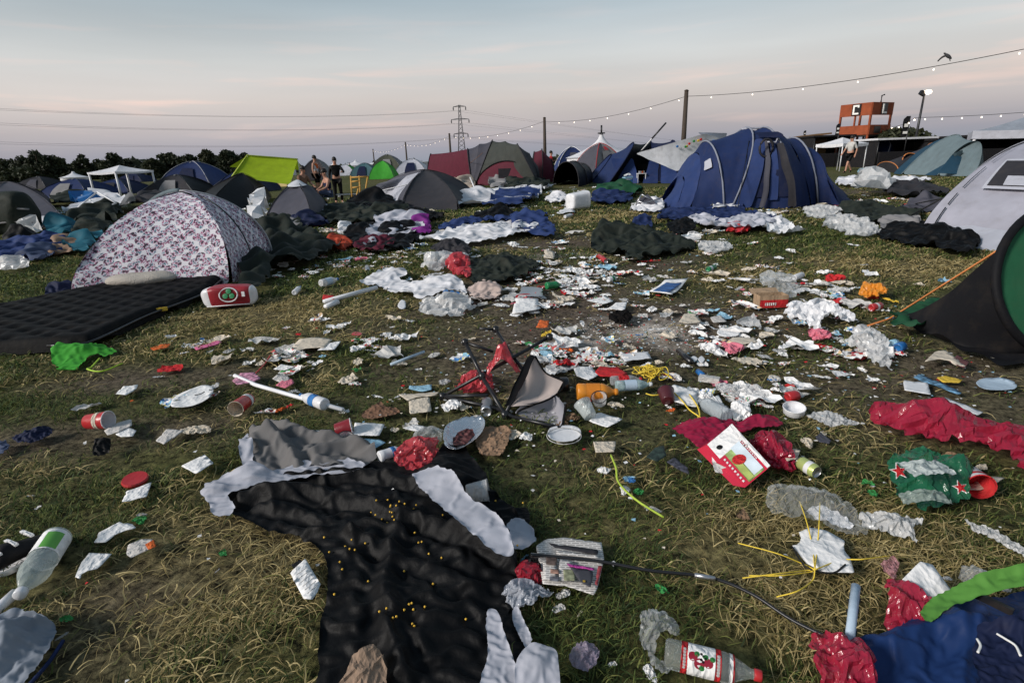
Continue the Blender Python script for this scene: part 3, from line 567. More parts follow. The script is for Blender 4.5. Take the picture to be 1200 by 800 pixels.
# ================================================================== BACKGROUND
# ---- trees on the left skyline
LEAF = mat('leaf_dark', (.030, .038, .018, 1), rough=.7, var=.5, vscale=.6, bump=0, trans=.15); LEAF2 = mat('leaf_mid', (.042, .048, .022, 1), rough=.7, var=.5, vscale=.6, bump=0, trans=.15); BARK = mat('bark', (.05, .04, .03, 1))
def tree(px, ytop, wpx, dist, label, seed, name='tree', m=LEAF, tall=.5):
    r = np.random.RandomState(seed); B = at(px, 205, dist); B[2] = 0; top = at(px, ytop, dist)[2]; wd = wpx * dist / FPX / .97
    root = thing(name, B, label, 'tree', 'trees along the left skyline')
    mb = MB(); mb.tube([B, B + [0.1, 0, top * .3], B + [r.uniform(-.3, .3), 0, top * .8]], [.3, .22, .08], 7)
    tips = []
    for i in range(6):
        a = r.uniform(0, 6.28); z0 = top * r.uniform(.3, .6); e_ = B + [math.cos(a) * wd * .33, math.sin(a) * wd * .33, top * r.uniform(.5, .85)]; mb.tube([B + [0, 0, z0], e_], [.12, .04], 5)
    mb.build('trunk', BARK, root)
    nb = 22; V = []; F = []
    for k in range(nb):
        a = r.uniform(0, 6.28); rr = wd * .5 * math.sqrt(r.uniform(0, .8)); hz = r.uniform(.12, .82); rr *= (1.15 - hz * .75)
        c = B + [math.cos(a) * rr, math.sin(a) * rr, top * hz]
        if k == 0: c = B + [0, 0, top * .84]
        sz = wd * r.uniform(.10, .2) * (1.2 - .5 * hz)
        n_ = 150; d = r.normal(size=(n_, 3)); d /= np.linalg.norm(d, axis=1)[:, None]; d *= (r.uniform(.2, 1.5, n_) ** .7)[:, None]
        pts = c + d * [sz, sz, sz * .8]; pts[:, 2] = np.clip(pts[:, 2], .2, top * 1.02)
        for p in pts:
            u = r.normal(size=3); u /= np.linalg.norm(u); v = np.cross(u, r.normal(size=3)); v /= np.linalg.norm(v); s = r.uniform(.18, .42) * dist / 110
            b0 = len(V); V += [p - u * s, p + v * s * .6, p + u * s, p - v * s * .6]; F.append((b0, b0 + 1, b0 + 2, b0 + 3))
    obj('crown', V, F, m, root, smooth=False)
TR = [(8, 187, 42, 118, 'leftmost tree, low dark round crown at the picture edge'), (30, 182, 34, 112, 'low rounded tree left of the tallest dark tree'), (47, 174.5, 34, 108, 'tallest dark tree of the left group, pointed crown above grey tent'), (66, 182, 30, 110, 'sloping dark tree just right of the tallest left tree'),
      (84, 192, 22, 115, 'small low dark tree in the dip of the skyline'), (101, 178, 24, 107, 'slim pointed tree left of the white gazebo'), (119, 187, 24, 112, 'low bushy tree behind the left leg of the white gazebo'), (136, 177.5, 28, 106, 'pointed tree rising above the white gazebo roof'), (153, 186, 24, 113, 'lower tree over the right slope of the white gazebo roof'),
      (181, 185, 26, 120, 'small tree right of the white gazebo'), (203, 179.5, 36, 125, 'flat topped tree above the big blue dome tent'), (225, 180, 26, 123, 'square topped tree right of the flat topped one'), (246, 174, 22, 118, 'tall narrow tree left of the sky gap by the lime canopy'), (268, 175, 32, 117, 'broad round tree behind the left slope of lime canopy'), (290, 178, 24, 122, 'rightmost dark tree of the skyline, touching the lime canopy')]
for i, (a, b, c, d, l) in enumerate(TR): tree(a, b, c, d, l, i + 3, m=LEAF if i % 3 else LEAF2)
# ---- far hedge line (a mass nobody could count)
r = np.random.RandomState(5); V = []; F = []
for x in np.concatenate([np.linspace(-160, -70, 6500), np.linspace(-70, 60, 1500)]):
    x += r.normal() * .6; yy = 150 + r.normal() * 3; h = max(.1, (2.7 + 1.0 * math.sin(x * .31) + .8 * math.sin(x * .83) if x < -70 else .9) * r.uniform(0, 1)); u = r.normal(size=3) * .6; v = r.normal(size=3) * .6; p = np.array([x, yy, max(h, .1)]); b0 = len(V); V += [p - u, p + v, p + u, p - v]; F.append((b0, b0 + 1, b0 + 2, b0 + 3))
h_ = obj('hedgerow', V, F, LEAF, smooth=False); tag(h_, 'low dark hedgerow running far off along the horizon', 'hedge', kind='stuff')

# ---- pylon and power lines
D_P = 270; pb = at(541, 172, D_P); pb[2] = 0; zt = at(538, 123, D_P)[2]
root = thing('power_pylon', pb, 'tall lattice electricity pylon standing far behind the maroon tunnel tent', 'pylon')
PYM = mat('pylon_steel', (.1, .1, .11, 1), rough=.6, bump=0); mb = MB(); lean = np.array([0, 0, 0])
def pyw(z): return 1.7 * (1 - z / zt) ** 1.3 + .35
zs = np.linspace(0, zt, 15)
for sx, sy in ((-1, -1), (1, -1), (1, 1), (-1, 1)): mb.tube([pb + [sx * pyw(z), sy * pyw(z), z] for z in zs], .11, 4)
for i in range(14):
    z0, z1 = zs[i], zs[i + 1]
    for (a, b) in (((-1, -1), (1, -1)), ((1, -1), (1, 1)), ((1, 1), (-1, 1)), ((-1, 1), (-1, -1))):
        mb.tube([pb + [a[0] * pyw(z0), a[1] * pyw(z0), z0], pb + [b[0] * pyw(z1), b[1] * pyw(z1), z1]], .055, 4); mb.tube([pb + [b[0] * pyw(z0), b[1] * pyw(z0), z0], pb + [a[0] * pyw(z1), a[1] * pyw(z1), z1]], .055, 4)
mb.build('lattice_mast', PYM, root)
armz = [zt * .97, zt * .76, zt * .52]; armw = [2.8, 4.0, 3.2]; tips = []
for z, aw in zip(armz, armw):
    mb = MB(); mb.tube([pb + [-aw, 0, z], pb + [0, 0, z + .5], pb + [aw, 0, z]], .13, 4); mb.tube([pb + [-aw, 0, z], pb + [aw, 0, z]], .09, 4); mb.build('cross_arm', PYM, root)
    for s in (-1, 1):
        MB().lathe([(.1, -1.6), (.28, -1.2), (.28, -.4), (.1, 0)], pb + [s * aw, 0, z], n=6).build('insulator', PYM, root); tips.append(pb + [s * aw, 0, z - 1.6])
LINM = mat('power_cable', (.12, .12, .14, 1), bump=0)
lft = [118, 121, 136, 140, 161, 165]; names = ['upper', 'upper', 'middle', 'middle', 'lower', 'lower']; side = ['back', 'front'] * 3
for i, tp in enumerate(tips):
    far = at(-260, lft[i] - 6, 130); pts = []
    for t in np.linspace(0, 1, 30): p = tp * (1 - t) + far * t; p[2] -= 6.5 * t * (1 - t) * 4 * .5; pts.append(p)
    r2 = at(900, 176 + i * 1.2, 560)
    o = MB().tube(pts, .024, 4)
    pts = []
    for t in np.linspace(0, 1, 20): p = tp * (1 - t) + r2 * t; p[2] -= 5 * t * (1 - t); pts.append(p)
    o.tube(pts, .024, 4)
    tag(o.build('power_line', LINM), '%s of the power lines sagging from the pylon, %s wire of its pair' % (names[i], side[i]), 'power line', 'power lines strung from the pylon')

# ---- string lights on their poles
BULB = bpy.data.materials.new('lit_bulb'); BULB.use_nodes = True; bn = BULB.node_tree; bn.nodes.clear(); eo = bn.nodes.new('ShaderNodeOutputMaterial'); ee = bn.nodes.new('ShaderNodeEmission'); ee.inputs[0].default_value = (1, .82, .62, 1); ee.inputs[1].default_value = 4.0; bn.links.new(ee.outputs[0], eo.inputs[0])
PL = [(804.5, 107, 32, 'tall black wooden pole left of the big navy tent, highest of the light poles'), (638, 138.5, 49, 'black wooden light pole behind the grey and maroon tent'), (526.5, 157, 73, 'short dark light pole just left of the pylon'), (475, 167, 98, 'small far light pole above the white dome tent'), (437, 175, 125, 'smallest and farthest light pole, left of the olive tent')]
ptop = []
for px, py, d, l in PL:
    t = at(px, py, d); b0 = t.copy(); b0[2] = 0; mb = MB(); mb.tube([b0, t], [.16, .11], 8); mb.lathe([(.115, 0), (.13, .03), (.05, .08)], t, n=8, cap1=True)
    tag(mb.build('light_pole', WOOD, smooth=True), l, 'pole', 'poles carrying the string lights'); ptop.append(t + np.array([0, 0, -.25]))
def string(pts_list, label, rb=.045, gap=1.55, sagk=.022, cr_=.011):
    root = thing('string_light', pts_list[0], label, 'string lights'); mb = MB(); acc = 0; first = None; last = None
    for a, b in zip(pts_list[:-1], pts_list[1:]):
        ln = np.linalg.norm(b - a); q = []
        for t in np.linspace(0, 1, 40): p = a * (1 - t) + b * t; p[2] -= ln * sagk * 4 * t * (1 - t); q.append(p)
        mb.tube(q, cr_, 4)
        for u, v in zip(q[:-1], q[1:]):
            sl = np.linalg.norm(v - u); g_ = gap
            while acc < sl:
                c = u + (v - u) * acc / sl - np.array([0, 0, .1]); acc += gap * rng.uniform(.9, 1.1)
                if first is None:
                    bm = MB().lathe([(.3, -1.0), (.8, -.7), (1, 0), (.7, .6), (.35, 1.1)], (0, 0, 0), n=8, cap1=True); first = bm.build('bulb', BULB, smooth=True, loc=np.zeros(3)); o = first; o.parent = root
                else: o = first.copy(); COL.objects.link(o); o.parent = root
                o.location = c - np.array(root.location); o.scale = (rb,) * 3
            acc -= sl
    mb.build('cable', ROPE, root)
string([at(1330, 30, 17)] + ptop[:5], 'long string of bare bulbs crossing the sky from upper right, pole to pole', rb=.024, gap=2.6)
string([at(1290, 124, 27), at(1072, 138, 33)], 'short string of bulbs at right, between floodlight mast and white marquee', rb=.032, gap=.85, sagk=.012)
string([at(1072, 138.5, 33), at(1040, 147.5, 52), at(1005, 152, 75)], 'faint small bulbs strung from the floodlight mast back toward the tower', rb=.04, gap=3.2, sagk=.01)
# ---- floodlight mast
t = at(1083.5, 109, 40); b0 = at(1072, 164, 40); b0 = np.array([t[0] - .05, 40, 0]); root = thing('floodlight_mast', b0, 'tall thin floodlight mast with one lit lamp right of the orange tower', 'mast')
tube_obj('mast', [b0, t], [.10, .06], METALD, root)
MB().box(t + np.array([-.14, 0, -.02]), (.36, .22, .26), tilt=(0, .5, 0)).build('lamp_housing', METALD, root); MB().lathe([(.02, -.15), (.19, -.08), (.23, 0), (.19, .1), (.02, .15)], t + np.array([.16, -.08, .03]), n=12).build('lamp', BULB, root, smooth=True)

# ---- orange lookout tower
TY = 45; c = at(1012, 150, TY); c[2] = 0; zt = at(1012, 122, TY)[2]; z1 = at(1012, 136.5, TY)[2]; z2 = at(1012, 147.5, TY)[2]; z3 = at(1012, 158.5, TY)[2]
root = thing('lookout_tower', c, 'orange wooden lookout tower with white letters C and L on black squares', 'tower')
ORW = mat('tower_orange', (.27, .06, .02, 1), rough=.7, var=.25, vscale=2); WLET = mat('letter_white', (.85, .83, .78, 1), bump=0)
yaw = R(-65); Mz = np.array(Matrix.Rotation(yaw, 3, 'Z')); wv = 1.17; W = lambda x, y, z: c + Mz @ np.array([x, y, z])
for x, y in ((-1, -1), (1, -1), (1, 1), (-1, 1)): MB().box(W(x * wv, y * wv, zt / 2), (.13, .13, zt), yaw).build('post', ORW, root)
MB().box(W(.0, -wv, (z1 + z2) / 2), (.1, .1, z1 - z2), yaw).build('post', ORW, root)
for fx, fy, rz in ((0, -1, yaw), (1, 0, yaw + math.pi / 2), (0, 1, yaw), (-1, 0, yaw + math.pi / 2)):
    o_ = wv + .07
    if fy < 0 or fx > 0: MB().box(W(fx * o_, fy * o_, (zt + z1) / 2), (2 * wv + .1, .06, zt - z1), rz).build('upper_panel', ORW, root)
    MB().box(W(fx * o_, fy * o_, (z2 + z3) / 2), (2 * wv + .1, .06, z2 - z3), rz).build('lower_panel', ORW, root)
MB().box(W(0, 0, z3 - .05), (2 * wv, 2 * wv, .1), yaw).build('floor', WOOD, root)
def letter(ch, cx, cy, rz, s, cz):
    f = np.array([math.cos(rz), math.sin(rz), 0]); nrm = np.array([math.sin(rz), -math.cos(rz), 0]); b_ = np.array([cx, cy, cz])
    MB().box(b_ + nrm * .04, (s * .78, .03, s * .9), rz).build('letter_board', BPL, root)
    mb = MB(); mb.box(b_ + nrm * .08 - f * s * .2, (s * .14, .04, s * .74), rz); mb.box(b_ + nrm * .083 + f * .0 + np.array([0, 0, -s * .31]), (s * .52, .04, s * .13), rz)
    if ch == 'C': mb.box(b_ + nrm * .083 + np.array([0, 0, s * .31]), (s * .52, .04, s * .13), rz); mb.box(b_ + nrm * .08 + f * s * .2 + np.array([0, 0, s * .24]), (s * .13, .04, s * .16), rz)
    mb.build('letter', WLET, root)
q = W(.1, -wv - .1, (zt + z1) / 2); letter('C', q[0], q[1], yaw, zt - z1, q[2]); q = W(wv + .1, .1, (zt + z1) / 2); letter('L', q[0], q[1], yaw + math.pi / 2, zt - z1, q[2])
q = W(wv + .12, -.35, (z2 + z3) / 2); MB().box(q, (.7, .05, (z2 - z3) * .7), yaw + math.pi / 2).build('dark_opening', BPL, root)
tube_obj('camera_pole', [W(wv, -wv * .2, zt), W(wv, -wv * .2, zt + .45), W(wv + .2, -wv * .2, zt + .5)], .05, METALD, root)

# ---- feather flags
for px, yt, yb, d, l in ((984.5, 145, 158, 42, 'black feather flag with white mark left of the orange tower'), (1067, 136, 160, 37, 'tall black and white feather flag beside the floodlight mast'), (944.5, 153, 161, 48, 'small black flag on the roof of the brown hut')):
    t = at(px, yt, d); b0 = t.copy(); b0[2] = 0; zb = at(px, yb, d)[2]; root = thing('feather_flag', b0, l, 'flag', 'feather flags'); tube_obj('pole', [b0, t], .03, METALD, root)
    h = t[2] - zb; wd = h * .32; rows = [t + np.array([-wd * f * (1.0 if k else .6), .03 * math.sin(k * 1.3 + f * 5), -h * k / 7]) for k in range(8) for f in (0, .5, 1)]
    obj('banner', rows, gridfaces(8, 3), BLKP, root); MB().box(t + np.array([-wd * .5, -.06, -h * .45]), (wd * .6, .02, h * .16)).build('white_mark', WLET, root); MB().box(t + np.array([-wd * .5, -.06, -h * .8]), (wd * .7, .02, h * .12)).build('white_mark', WLET, root)
# ---- hut, stalls, hedge mound
MUD = mat('hut_boards', (.2, .12, .06, 1), rough=.8)
c = at(948, 168, 47); c[2] = 0; root = thing('wooden_hut', c, 'brown boarded hut with low roof right of the big navy tent', 'hut'); z0 = at(948, 160, 47)[2]; MB().box(c + np.array([0, 0, z0 / 2]), (2.0, 1.6, z0)).build('wall', MUD, root); MB().box(c + np.array([0, 0, z0 + .06]), (2.4, 2, .12), tilt=(0, -.08, 0)).build('roof', MUD, root)
def stall(x0, x1, ytop, d, label, wall=BLKP, roof=WHITEF, dep=3.0, val=.3, roofz=.12):
    a = at(x0, ytop, d); b = at(x1, ytop, d); zt = (a[2] + b[2]) / 2; c = (a + b) / 2; c[2] = 0; w_ = b[0] - a[0]; root = thing('market_stall', c, label, 'stall', 'stalls along the right background')
    MB().box(c + np.array([0, dep / 2, zt + .02]), (w_ + .3, dep + .3, roofz)).build('roof', roof, root); MB().box(c + np.array([0, dep, zt / 2]), (w_, .08, zt)).build('back_wall', wall, root)
    for s in (-1, 1): MB().box(c + np.array([s * w_ / 2, dep / 2, zt / 2 - .02]), (.08, dep, zt - .04)).build('side_wall', wall, root)
    MB().box(c + np.array([0, 0, .5]), (w_ * .96, .4, 1.0)).build('counter', wall, root)
    for k in range(2): tube_obj('leg', [c + np.array([(-.5 + k) * w_, -.05, 0]), c + np.array([(-.5 + k) * w_, -.05, zt])], .04, METALD, root, n=6)
stall(1030, 1098, 162.5, 39, 'long black stall with white roof edge, below the floodlight mast'); stall(1098, 1140, 163.5, 38, 'black stall with thin roof, behind the teal and navy tent', roof=BLKP); stall(1144, 1222, 158, 36, 'black stall under the big white marquee at right edge', roof=BLKP); stall(955, 1000, 159.5, 44, 'dark stall left of and below the orange tower', roof=BLKP)
r = np.random.RandomState(8); V = []; F = []
for k in range(2600):
    x = r.uniform(-1, 1); p0 = at(1052 + 26 * x, 165, 44); h = at(1052, 152.5 + 7 * abs(x + .25) ** 1.6, 44)[2]; p = np.array([p0[0], 44 + r.normal() * .8, h * r.uniform(.2, 1) ** .4]); u = r.normal(size=3) * .13; v = r.normal(size=3) * .13; b0 = len(V); V += [p - u, p + v, p + u, p - v]; F.append((b0, b0 + 1, b0 + 2, b0 + 3))
root = thing('bush', at(1052, 170, 44) * [1, 1, 0], 'dark green bushy mound between orange tower and floodlight mast', 'bush'); obj('foliage', V, F, LEAF2, root, smooth=False); MB().tube([at(1052, 170, 44) * [1, 1, 0], at(1052, 160, 44)], [.2, .1], 6).build('stem', BARK, root)

# ---- marquees and gazebos
cm_ = at(1200, 160, 26.5); cm_[2] = 0; gazebo('marquee', cm_, 3.7, 3.7, at(1160, 153.5, 26.5)[2], at(1197, 136.5, 27)[2], R(-36), 'big pale peaked marquee at the right edge, above the grey tent', roofm=fabric('marquee_grey', (.3, .33, .38, 1)), cat='marquee', val=.34, valm=LGREY, legr=.06)
c = at(986, 172, 36); c[2] = 0; gazebo('gazebo', c, 1.9, 1.9, at(986, 168.5, 36)[2], at(976, 161.5, 36)[2], R(18), 'small white gazebo behind the walking person')
c = at(145, 215, 31); c[2] = 0; gazebo('gazebo', c, 2.05, 2.0, at(145, 201, 31)[2] , at(143, 193.5, 31)[2], R(-22), 'white garden gazebo in front of dark trees on the left', val=.1, legr=.05)
def cone_tent(px, ytop, wpx, yb, d, label, mast=True):
    c = at(px, 200, d); c[2] = 0; zt = at(px, ytop, d)[2]; rr = wpx / 2 * d / FPX; ze = at(px, yb, d)[2]; root = thing('peaked_marquee', c, label, 'marquee'); V = []
    for k in range(9):
        t = k / 8; rad = rr * (1 - t) ** 2.1 + .12; 
        for j in range(20): a = 2 * math.pi * j / 20; V.append(c + [rad * math.cos(a), rad * math.sin(a), ze + (zt - ze) * t])
    obj('roof', V, gridfaces(9, 20, wrap=True), WHITEF, root)
    V = [c + [rr * math.cos(2 * math.pi * j / 20), rr * math.sin(2 * math.pi * j / 20), z] for z in (0, ze + .02) for j in range(20)]; obj('side_wall', V, gridfaces(2, 20, wrap=True), WHITEF, root)
    if mast: tube_obj('mast', [c + [0, 0, zt - .2], c + [0, 0, zt + (zt - ze) * .32]], .07, METALD, root, n=6); MB().lathe([(.28, 0), (.28, .08)], c + [0, 0, zt - .05], n=10, cap1=True).build('collar', METALD, root)
cone_tent(704, 156, 76, 184, 44, 'white marquee with a tall pointed peak behind the grey and red dome tent')
for i, (px, yt, wd, yb, d, l) in enumerate([(418, 187.5, 34, 194, 120, 'far white marquee roof left of the olive tent'), (452, 182, 40, 192, 130, 'far white marquee behind the olive and green tents'), (392, 190, 26, 197, 110, 'low far white tent above the seated people'), (486, 186, 30, 190, 140, 'far pale marquee left of the pylon'), (596, 172, 60, 186, 120, 'far white marquee between pylon and light pole'), (915, 165, 40, 172, 90, 'far white roof behind the right end of the navy tent'), (85, 201, 26, 208, 70, 'small far white tent below the dark trees'), (330, 184, 30, 190, 100, 'far pale tent roof behind the lime canopy')]): cone_tent(px, yt, wd, yb, d, l, mast=False)

# ================================================================== TENTS, far to near
def small_dome(px, yb, wpx, yt, mats, label, seed=1, skew=0, depth=.9, **kw):
    """a dome given by the middle of its front edge, its width and its top"""
    c0 = P(px, yb); hw = wpx / 2 * mpp(px, yb); D = 2 * hw * depth; a = skew
    Wd = [c0 + [-hw * .92, 0, 0], c0 + [hw * .92, 0, 0], c0 + [hw, D, 0], c0 + [-hw, D, 0]]; C = np.mean(Wd, 0); M = np.array(Matrix.Rotation(a, 3, 'Z')); Wd = [C + M @ (w_ - C) for w_ in Wd]; C4w = Wd
    rt, ar, C_, A_ = dome('dome_tent', None, None, mats, label, world=Wd, apex_w=np.array([C[0], C[1], at(px, yt, C[1])[2]]), seed=seed, **kw)
    if wpx > 32:      # door with its zip, a vent and two guy lines
        u0 = .28 + .04 * (seed % 3); dm = [CHAR, NAVYD, CHAR2, GREYF][seed % 4]; on_panel(ar, 0, u0, u0 + .36, .03, .58, 'door', dm, rt, .03, 6); on_panel(ar, 0, .44, .56, .8, .9, 'vent', GREYF, rt, .035, 4)
        for s_, q_ in ((0, -1), (1, 1)): tube_obj('guy_line', [ar[s_][4] + [0, -.02, 0], C4w[s_] + np.array([q_ * .5, -.5, 0])], .01, GREYF, rt, n=4)
    return rt, ar, C_, A_
GRP = None
def far_tent(*a, **k): return small_dome(*a, **k)
far_tent(35, 222, 40, 207, [CHAR, CHAR, NAVYD, CHAR], 'dark dome tent behind the large grey tent on the left', 2)
far_tent(72, 232, 66, 210, [NAVY], 'navy dome tent with small pale window, left of the white gazebo', 3)
rt, ar, _, _ = far_tent(125, 228, 56, 210, [NAVY, NAVYD], 'navy dome tent with cream patch in front of the white gazebo', 4); on_panel(ar, 0, .2, .42, .15, .5, 'window', CPAP, rt)
far_tent(216, 222, 66, 189.5, [NAVY, NAVY2, NAVY], 'tall blue dome tent with pale pole, left of the lime canopy', 5, pole=LGREY, pr=.02)
far_tent(279, 226, 60, 198.5, [NAVY, NAVYD], 'blue dome tent between black tent and lime canopy', 6)
far_tent(196, 232, 66, 205, [CHAR, BLACKF], 'low black dome tent behind the patterned tent', 7)
far_tent(368, 212, 34, 186, [CHAR, GREYF, CHAR], 'small dark dome tent at the right end of lime canopy', 8)
far_tent(425, 208, 34, 191, [TEAL, TEAL, LGREY], 'teal dome tent with white edge left of the olive tent', 9)
far_tent(402, 206, 30, 193, [LGREY, GREENF], 'small pale tent with green top among the seated people', 10)
far_tent(452, 205, 42, 181, [OLIVE2, GREYF], 'olive dome tent behind the bright green one', 11)
far_tent(447, 210, 32, 188.5, [GREENF], 'bright green dome tent in front of the olive one', 12)
far_tent(481, 206, 42, 186, [LGREY, WHITEF], 'white dome tent with a grey window behind the collapsed dark tent', 13)
far_tent(672, 200, 40, 172, [NAVY, NAVY2], 'blue dome tent with white pole left of the white peak', 14, pole=WPL, pr=.03)
rt, ar, _, _ = far_tent(706, 208, 50, 168, [GREYF, CHAR2], 'grey dome tent with red trim right of the black tunnel tent', 15, skew=.5, pole=REDF, pr=.025); on_panel(ar, 0, .45, .7, .62, .74, 'badge', RPL, rt)
far_tent(1158, 190, 40, 165, [NAVYD, CHAR], 'dark blue tent half hidden between teal tent and grey tent', 16)
far_tent(150, 214, 34, 203, [NAVYD], 'dark tent standing in the shade of the white gazebo', 17)
far_tent(18, 214, 26, 205, [CHAR], 'small grey tent far left below the trees', 18)
far_tent(600, 200, 30, 180, [OLIVE2], 'olive tent glimpsed behind the maroon pod', 19)
far_tent(955, 190, 30, 170, [NAVY], 'small blue tent right behind the big navy tent', 20)
# beige dome in front of the lime canopy
far_tent(326, 219, 24, 203, [CREAM], 'small cream yellow dome below the lime canopy', 21)
# lime canopy: fly sheet on two poles
a, b, c, d = at(272, 208, 24.5), at(290, 182.5, 26), at(349, 187, 26.5), at(340, 216, 24.5)
root = thing('fly_sheet', [b[0], 25, 0], 'bright lime green fly sheet canopy in front of the dark trees', 'canopy')
def patch4(a, b, c, d, n=12, sag=.1, seed=1, wr=.02):
    rows = []
    for i in range(n):
        for j in range(n):
            u, v = j / (n - 1), i / (n - 1); p = (a * (1 - u) + b * u) * (1 - v) + (d * (1 - u) + c * u) * v; p = p - np.array([0, 0, sag * 4 * u * (1 - u) * v * (1 - v) * 4]); rows.append(p)
    return wrinkle(np.array(rows), wr, 2.0, seed), gridfaces(n, n)
V, F = patch4(a, b, c, d, sag=.10); obj('front_slope', V, F, LIME, root, sub=1)
e_ = at(268, 196, 28.5); f_ = at(352, 190, 28.5); f_[2] = 1.2; V, F = patch4(b, e_, f_, c, sag=.05, seed=4); obj('back_slope', V, F, LIME, root, sub=1)
for q in (b, c): tube_obj('tent_pole', [q * [1, 1, 0], q + [0, 0, .05]], .02, ALUW, root, n=6)
tube_obj('ridge_tape', [a + [0, -.03, .02], b + [0, -.03, .02], c + [0, -.03, .02]], .03, fabric('lime_pale', (.55, .65, .1, 1)), root, n=6)
# black triangular tent
A4 = [(238, 250), (306, 243), (318, 232), (228, 238)]
rt, ar, C, A = dome('ridge_tent', A4, (283, 203), [BLACKF, CHAR, CHAR, BLACKF], 'black pointed tent right behind the patterned tent', q=1.6, e=1.5, seed=22, bow=.15, pole=BLACKF)
# grey tent (white cap)
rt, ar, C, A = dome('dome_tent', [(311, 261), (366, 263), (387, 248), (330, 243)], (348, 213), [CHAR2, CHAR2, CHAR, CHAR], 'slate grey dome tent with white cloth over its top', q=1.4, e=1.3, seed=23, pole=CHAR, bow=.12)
V = np.concatenate([C + (ar[k % 4][6:] - C) * 1.03 + [0, 0, .03] for k in range(5)]); o = obj('cloth_cover', wrinkle(V, .05, 4, 3), gridfaces(5, 4), WHITEF, None, sub=1); tag(o, 'white cloth thrown over the top of the slate grey tent', 'cloth')
# large grey tent at the far left
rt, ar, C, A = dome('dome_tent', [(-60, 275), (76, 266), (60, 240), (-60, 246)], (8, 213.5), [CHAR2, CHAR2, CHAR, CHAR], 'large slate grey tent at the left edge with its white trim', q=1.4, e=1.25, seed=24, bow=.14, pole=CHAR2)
# collapsed dark tent centre
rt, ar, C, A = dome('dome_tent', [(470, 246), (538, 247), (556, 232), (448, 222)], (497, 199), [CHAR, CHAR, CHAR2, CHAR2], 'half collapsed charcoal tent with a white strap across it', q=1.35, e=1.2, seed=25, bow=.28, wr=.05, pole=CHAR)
V, F = patch4(P(430, 229) + [0, 0, .06], at(443, 215, C[1] - .4), at(500, 199.5, C[1] - .1), P(476, 243) + [0, 0, .03], sag=-.05, seed=9, wr=.03); obj('door_flap', V, F, LGREY, rt, sub=1)
tube_obj('strap', spline([P(395, 240) + [0, 0, .35], at(430, 226.5, C[1] - .9), at(470, 218, C[1] - 1.0), at(492, 212, C[1] - .8), at(504, 203.5, C[1] - .5)]), .022, WPL, rt, n=6)
# ---- maroon and grey tunnel tent
OLV3 = fabric('green_grey', (.05, .055, .05, 1))
y = P(580, 217)[1]
r0 = R_d(499, 214, 505, 180.5, 2.0); r1 = R_d(553, 217, 548, 174.5, 2.2); r2 = R_d(557, 217, 577, 164.6, 2.3); r3 = R_d(631, 217, 606, 169.0, 2.3)
rt = hoop_tent('tunnel_tent', [r0, r1, R_d(555, 217, 562, 168.5, 2.2), r2, R_d(594, 217, 592, 165.2, 2.3), r3, R_d(633, 216, 620, 179, 2.0), R_d(634, 216, 630, 195, 1.8)], [MAROON, CHAR2, CHAR2, OLV3, OLV3, CHAR, CHAR], 'maroon and grey tunnel tent with a high arched middle', sag=.03, wr=.02, pole=CHAR, pr=.03, caps={0: CHAR}, seed=31, poles={0, 1, 3, 5})
fr = r2[:8]; fr2 = r3[:8][::1]; yv = y - .05
V = []; n_ = 14
for i in range(n_):
    u = i / (n_ - 1); yv = P(557 + 74 * u, 217)[1] - .16; top = at(557 + 74 * u, 217 - 28 * math.sin(math.pi * u) ** .6, yv + .12); bot = at(557 + 74 * u, 217, yv - .05); bot[2] = .01
    for j in range(6): V.append(bot + (top - bot) * j / 5 + [0, -.03 * math.sin(j + i), 0])
obj('door_panel', wrinkle(np.array(V), .04, 3, 5), gridfaces(n_, 6), MAROON, rt, sub=1)
arch = [at(557 + 74 * u, 217 - 28.5 * math.sin(math.pi * u) ** .6, P(557 + 74 * u, 217)[1] - .06) for u in np.linspace(0, 1, 18)]; tube_obj('tent_pole', arch, .035, BLACKF, rt, n=6)
yv = P(592, 217)[1] - .2; MB().box(at(592, 203, yv - .1), (.75, .04, .5), tilt=(.1, 0, 0)).build('window', CHAR, rt)
tube_obj('guy_line', [at(566, 179, yv + .3), P(522, 215)], .012, BROWNF, rt, n=5)
rp = [R_d(622, 213, 626, 178, 1.6), R_d(636, 214, 635, 175, 1.7), R_d(652, 213, 646, 187, 1.2)]; hoop_tent('tunnel_tent', rp, [MAROON, MAROON], 'small maroon tunnel tent joined right of the grey arch', sag=.02, wr=.02, pole=CHAR, pr=.03, caps={2: MAROON}, seed=33)
# ---- black tunnel tent, open
r0 = R_p(648, 217.5, 678, 219.5, 664, 190); r1 = R_p(657, 215, 688, 217, 672, 189); r2 = R_p(666, 212, 694, 213.5, 681, 191.5)
hoop_tent('tunnel_tent', [r0, r1, r2], [BLACKF, BLACKF], 'black open tunnel tent with round doorway left of the navy awning tent', sag=.03, wr=.015, pole=CHAR, pr=.025, caps={2: BLACKF}, seed=35)
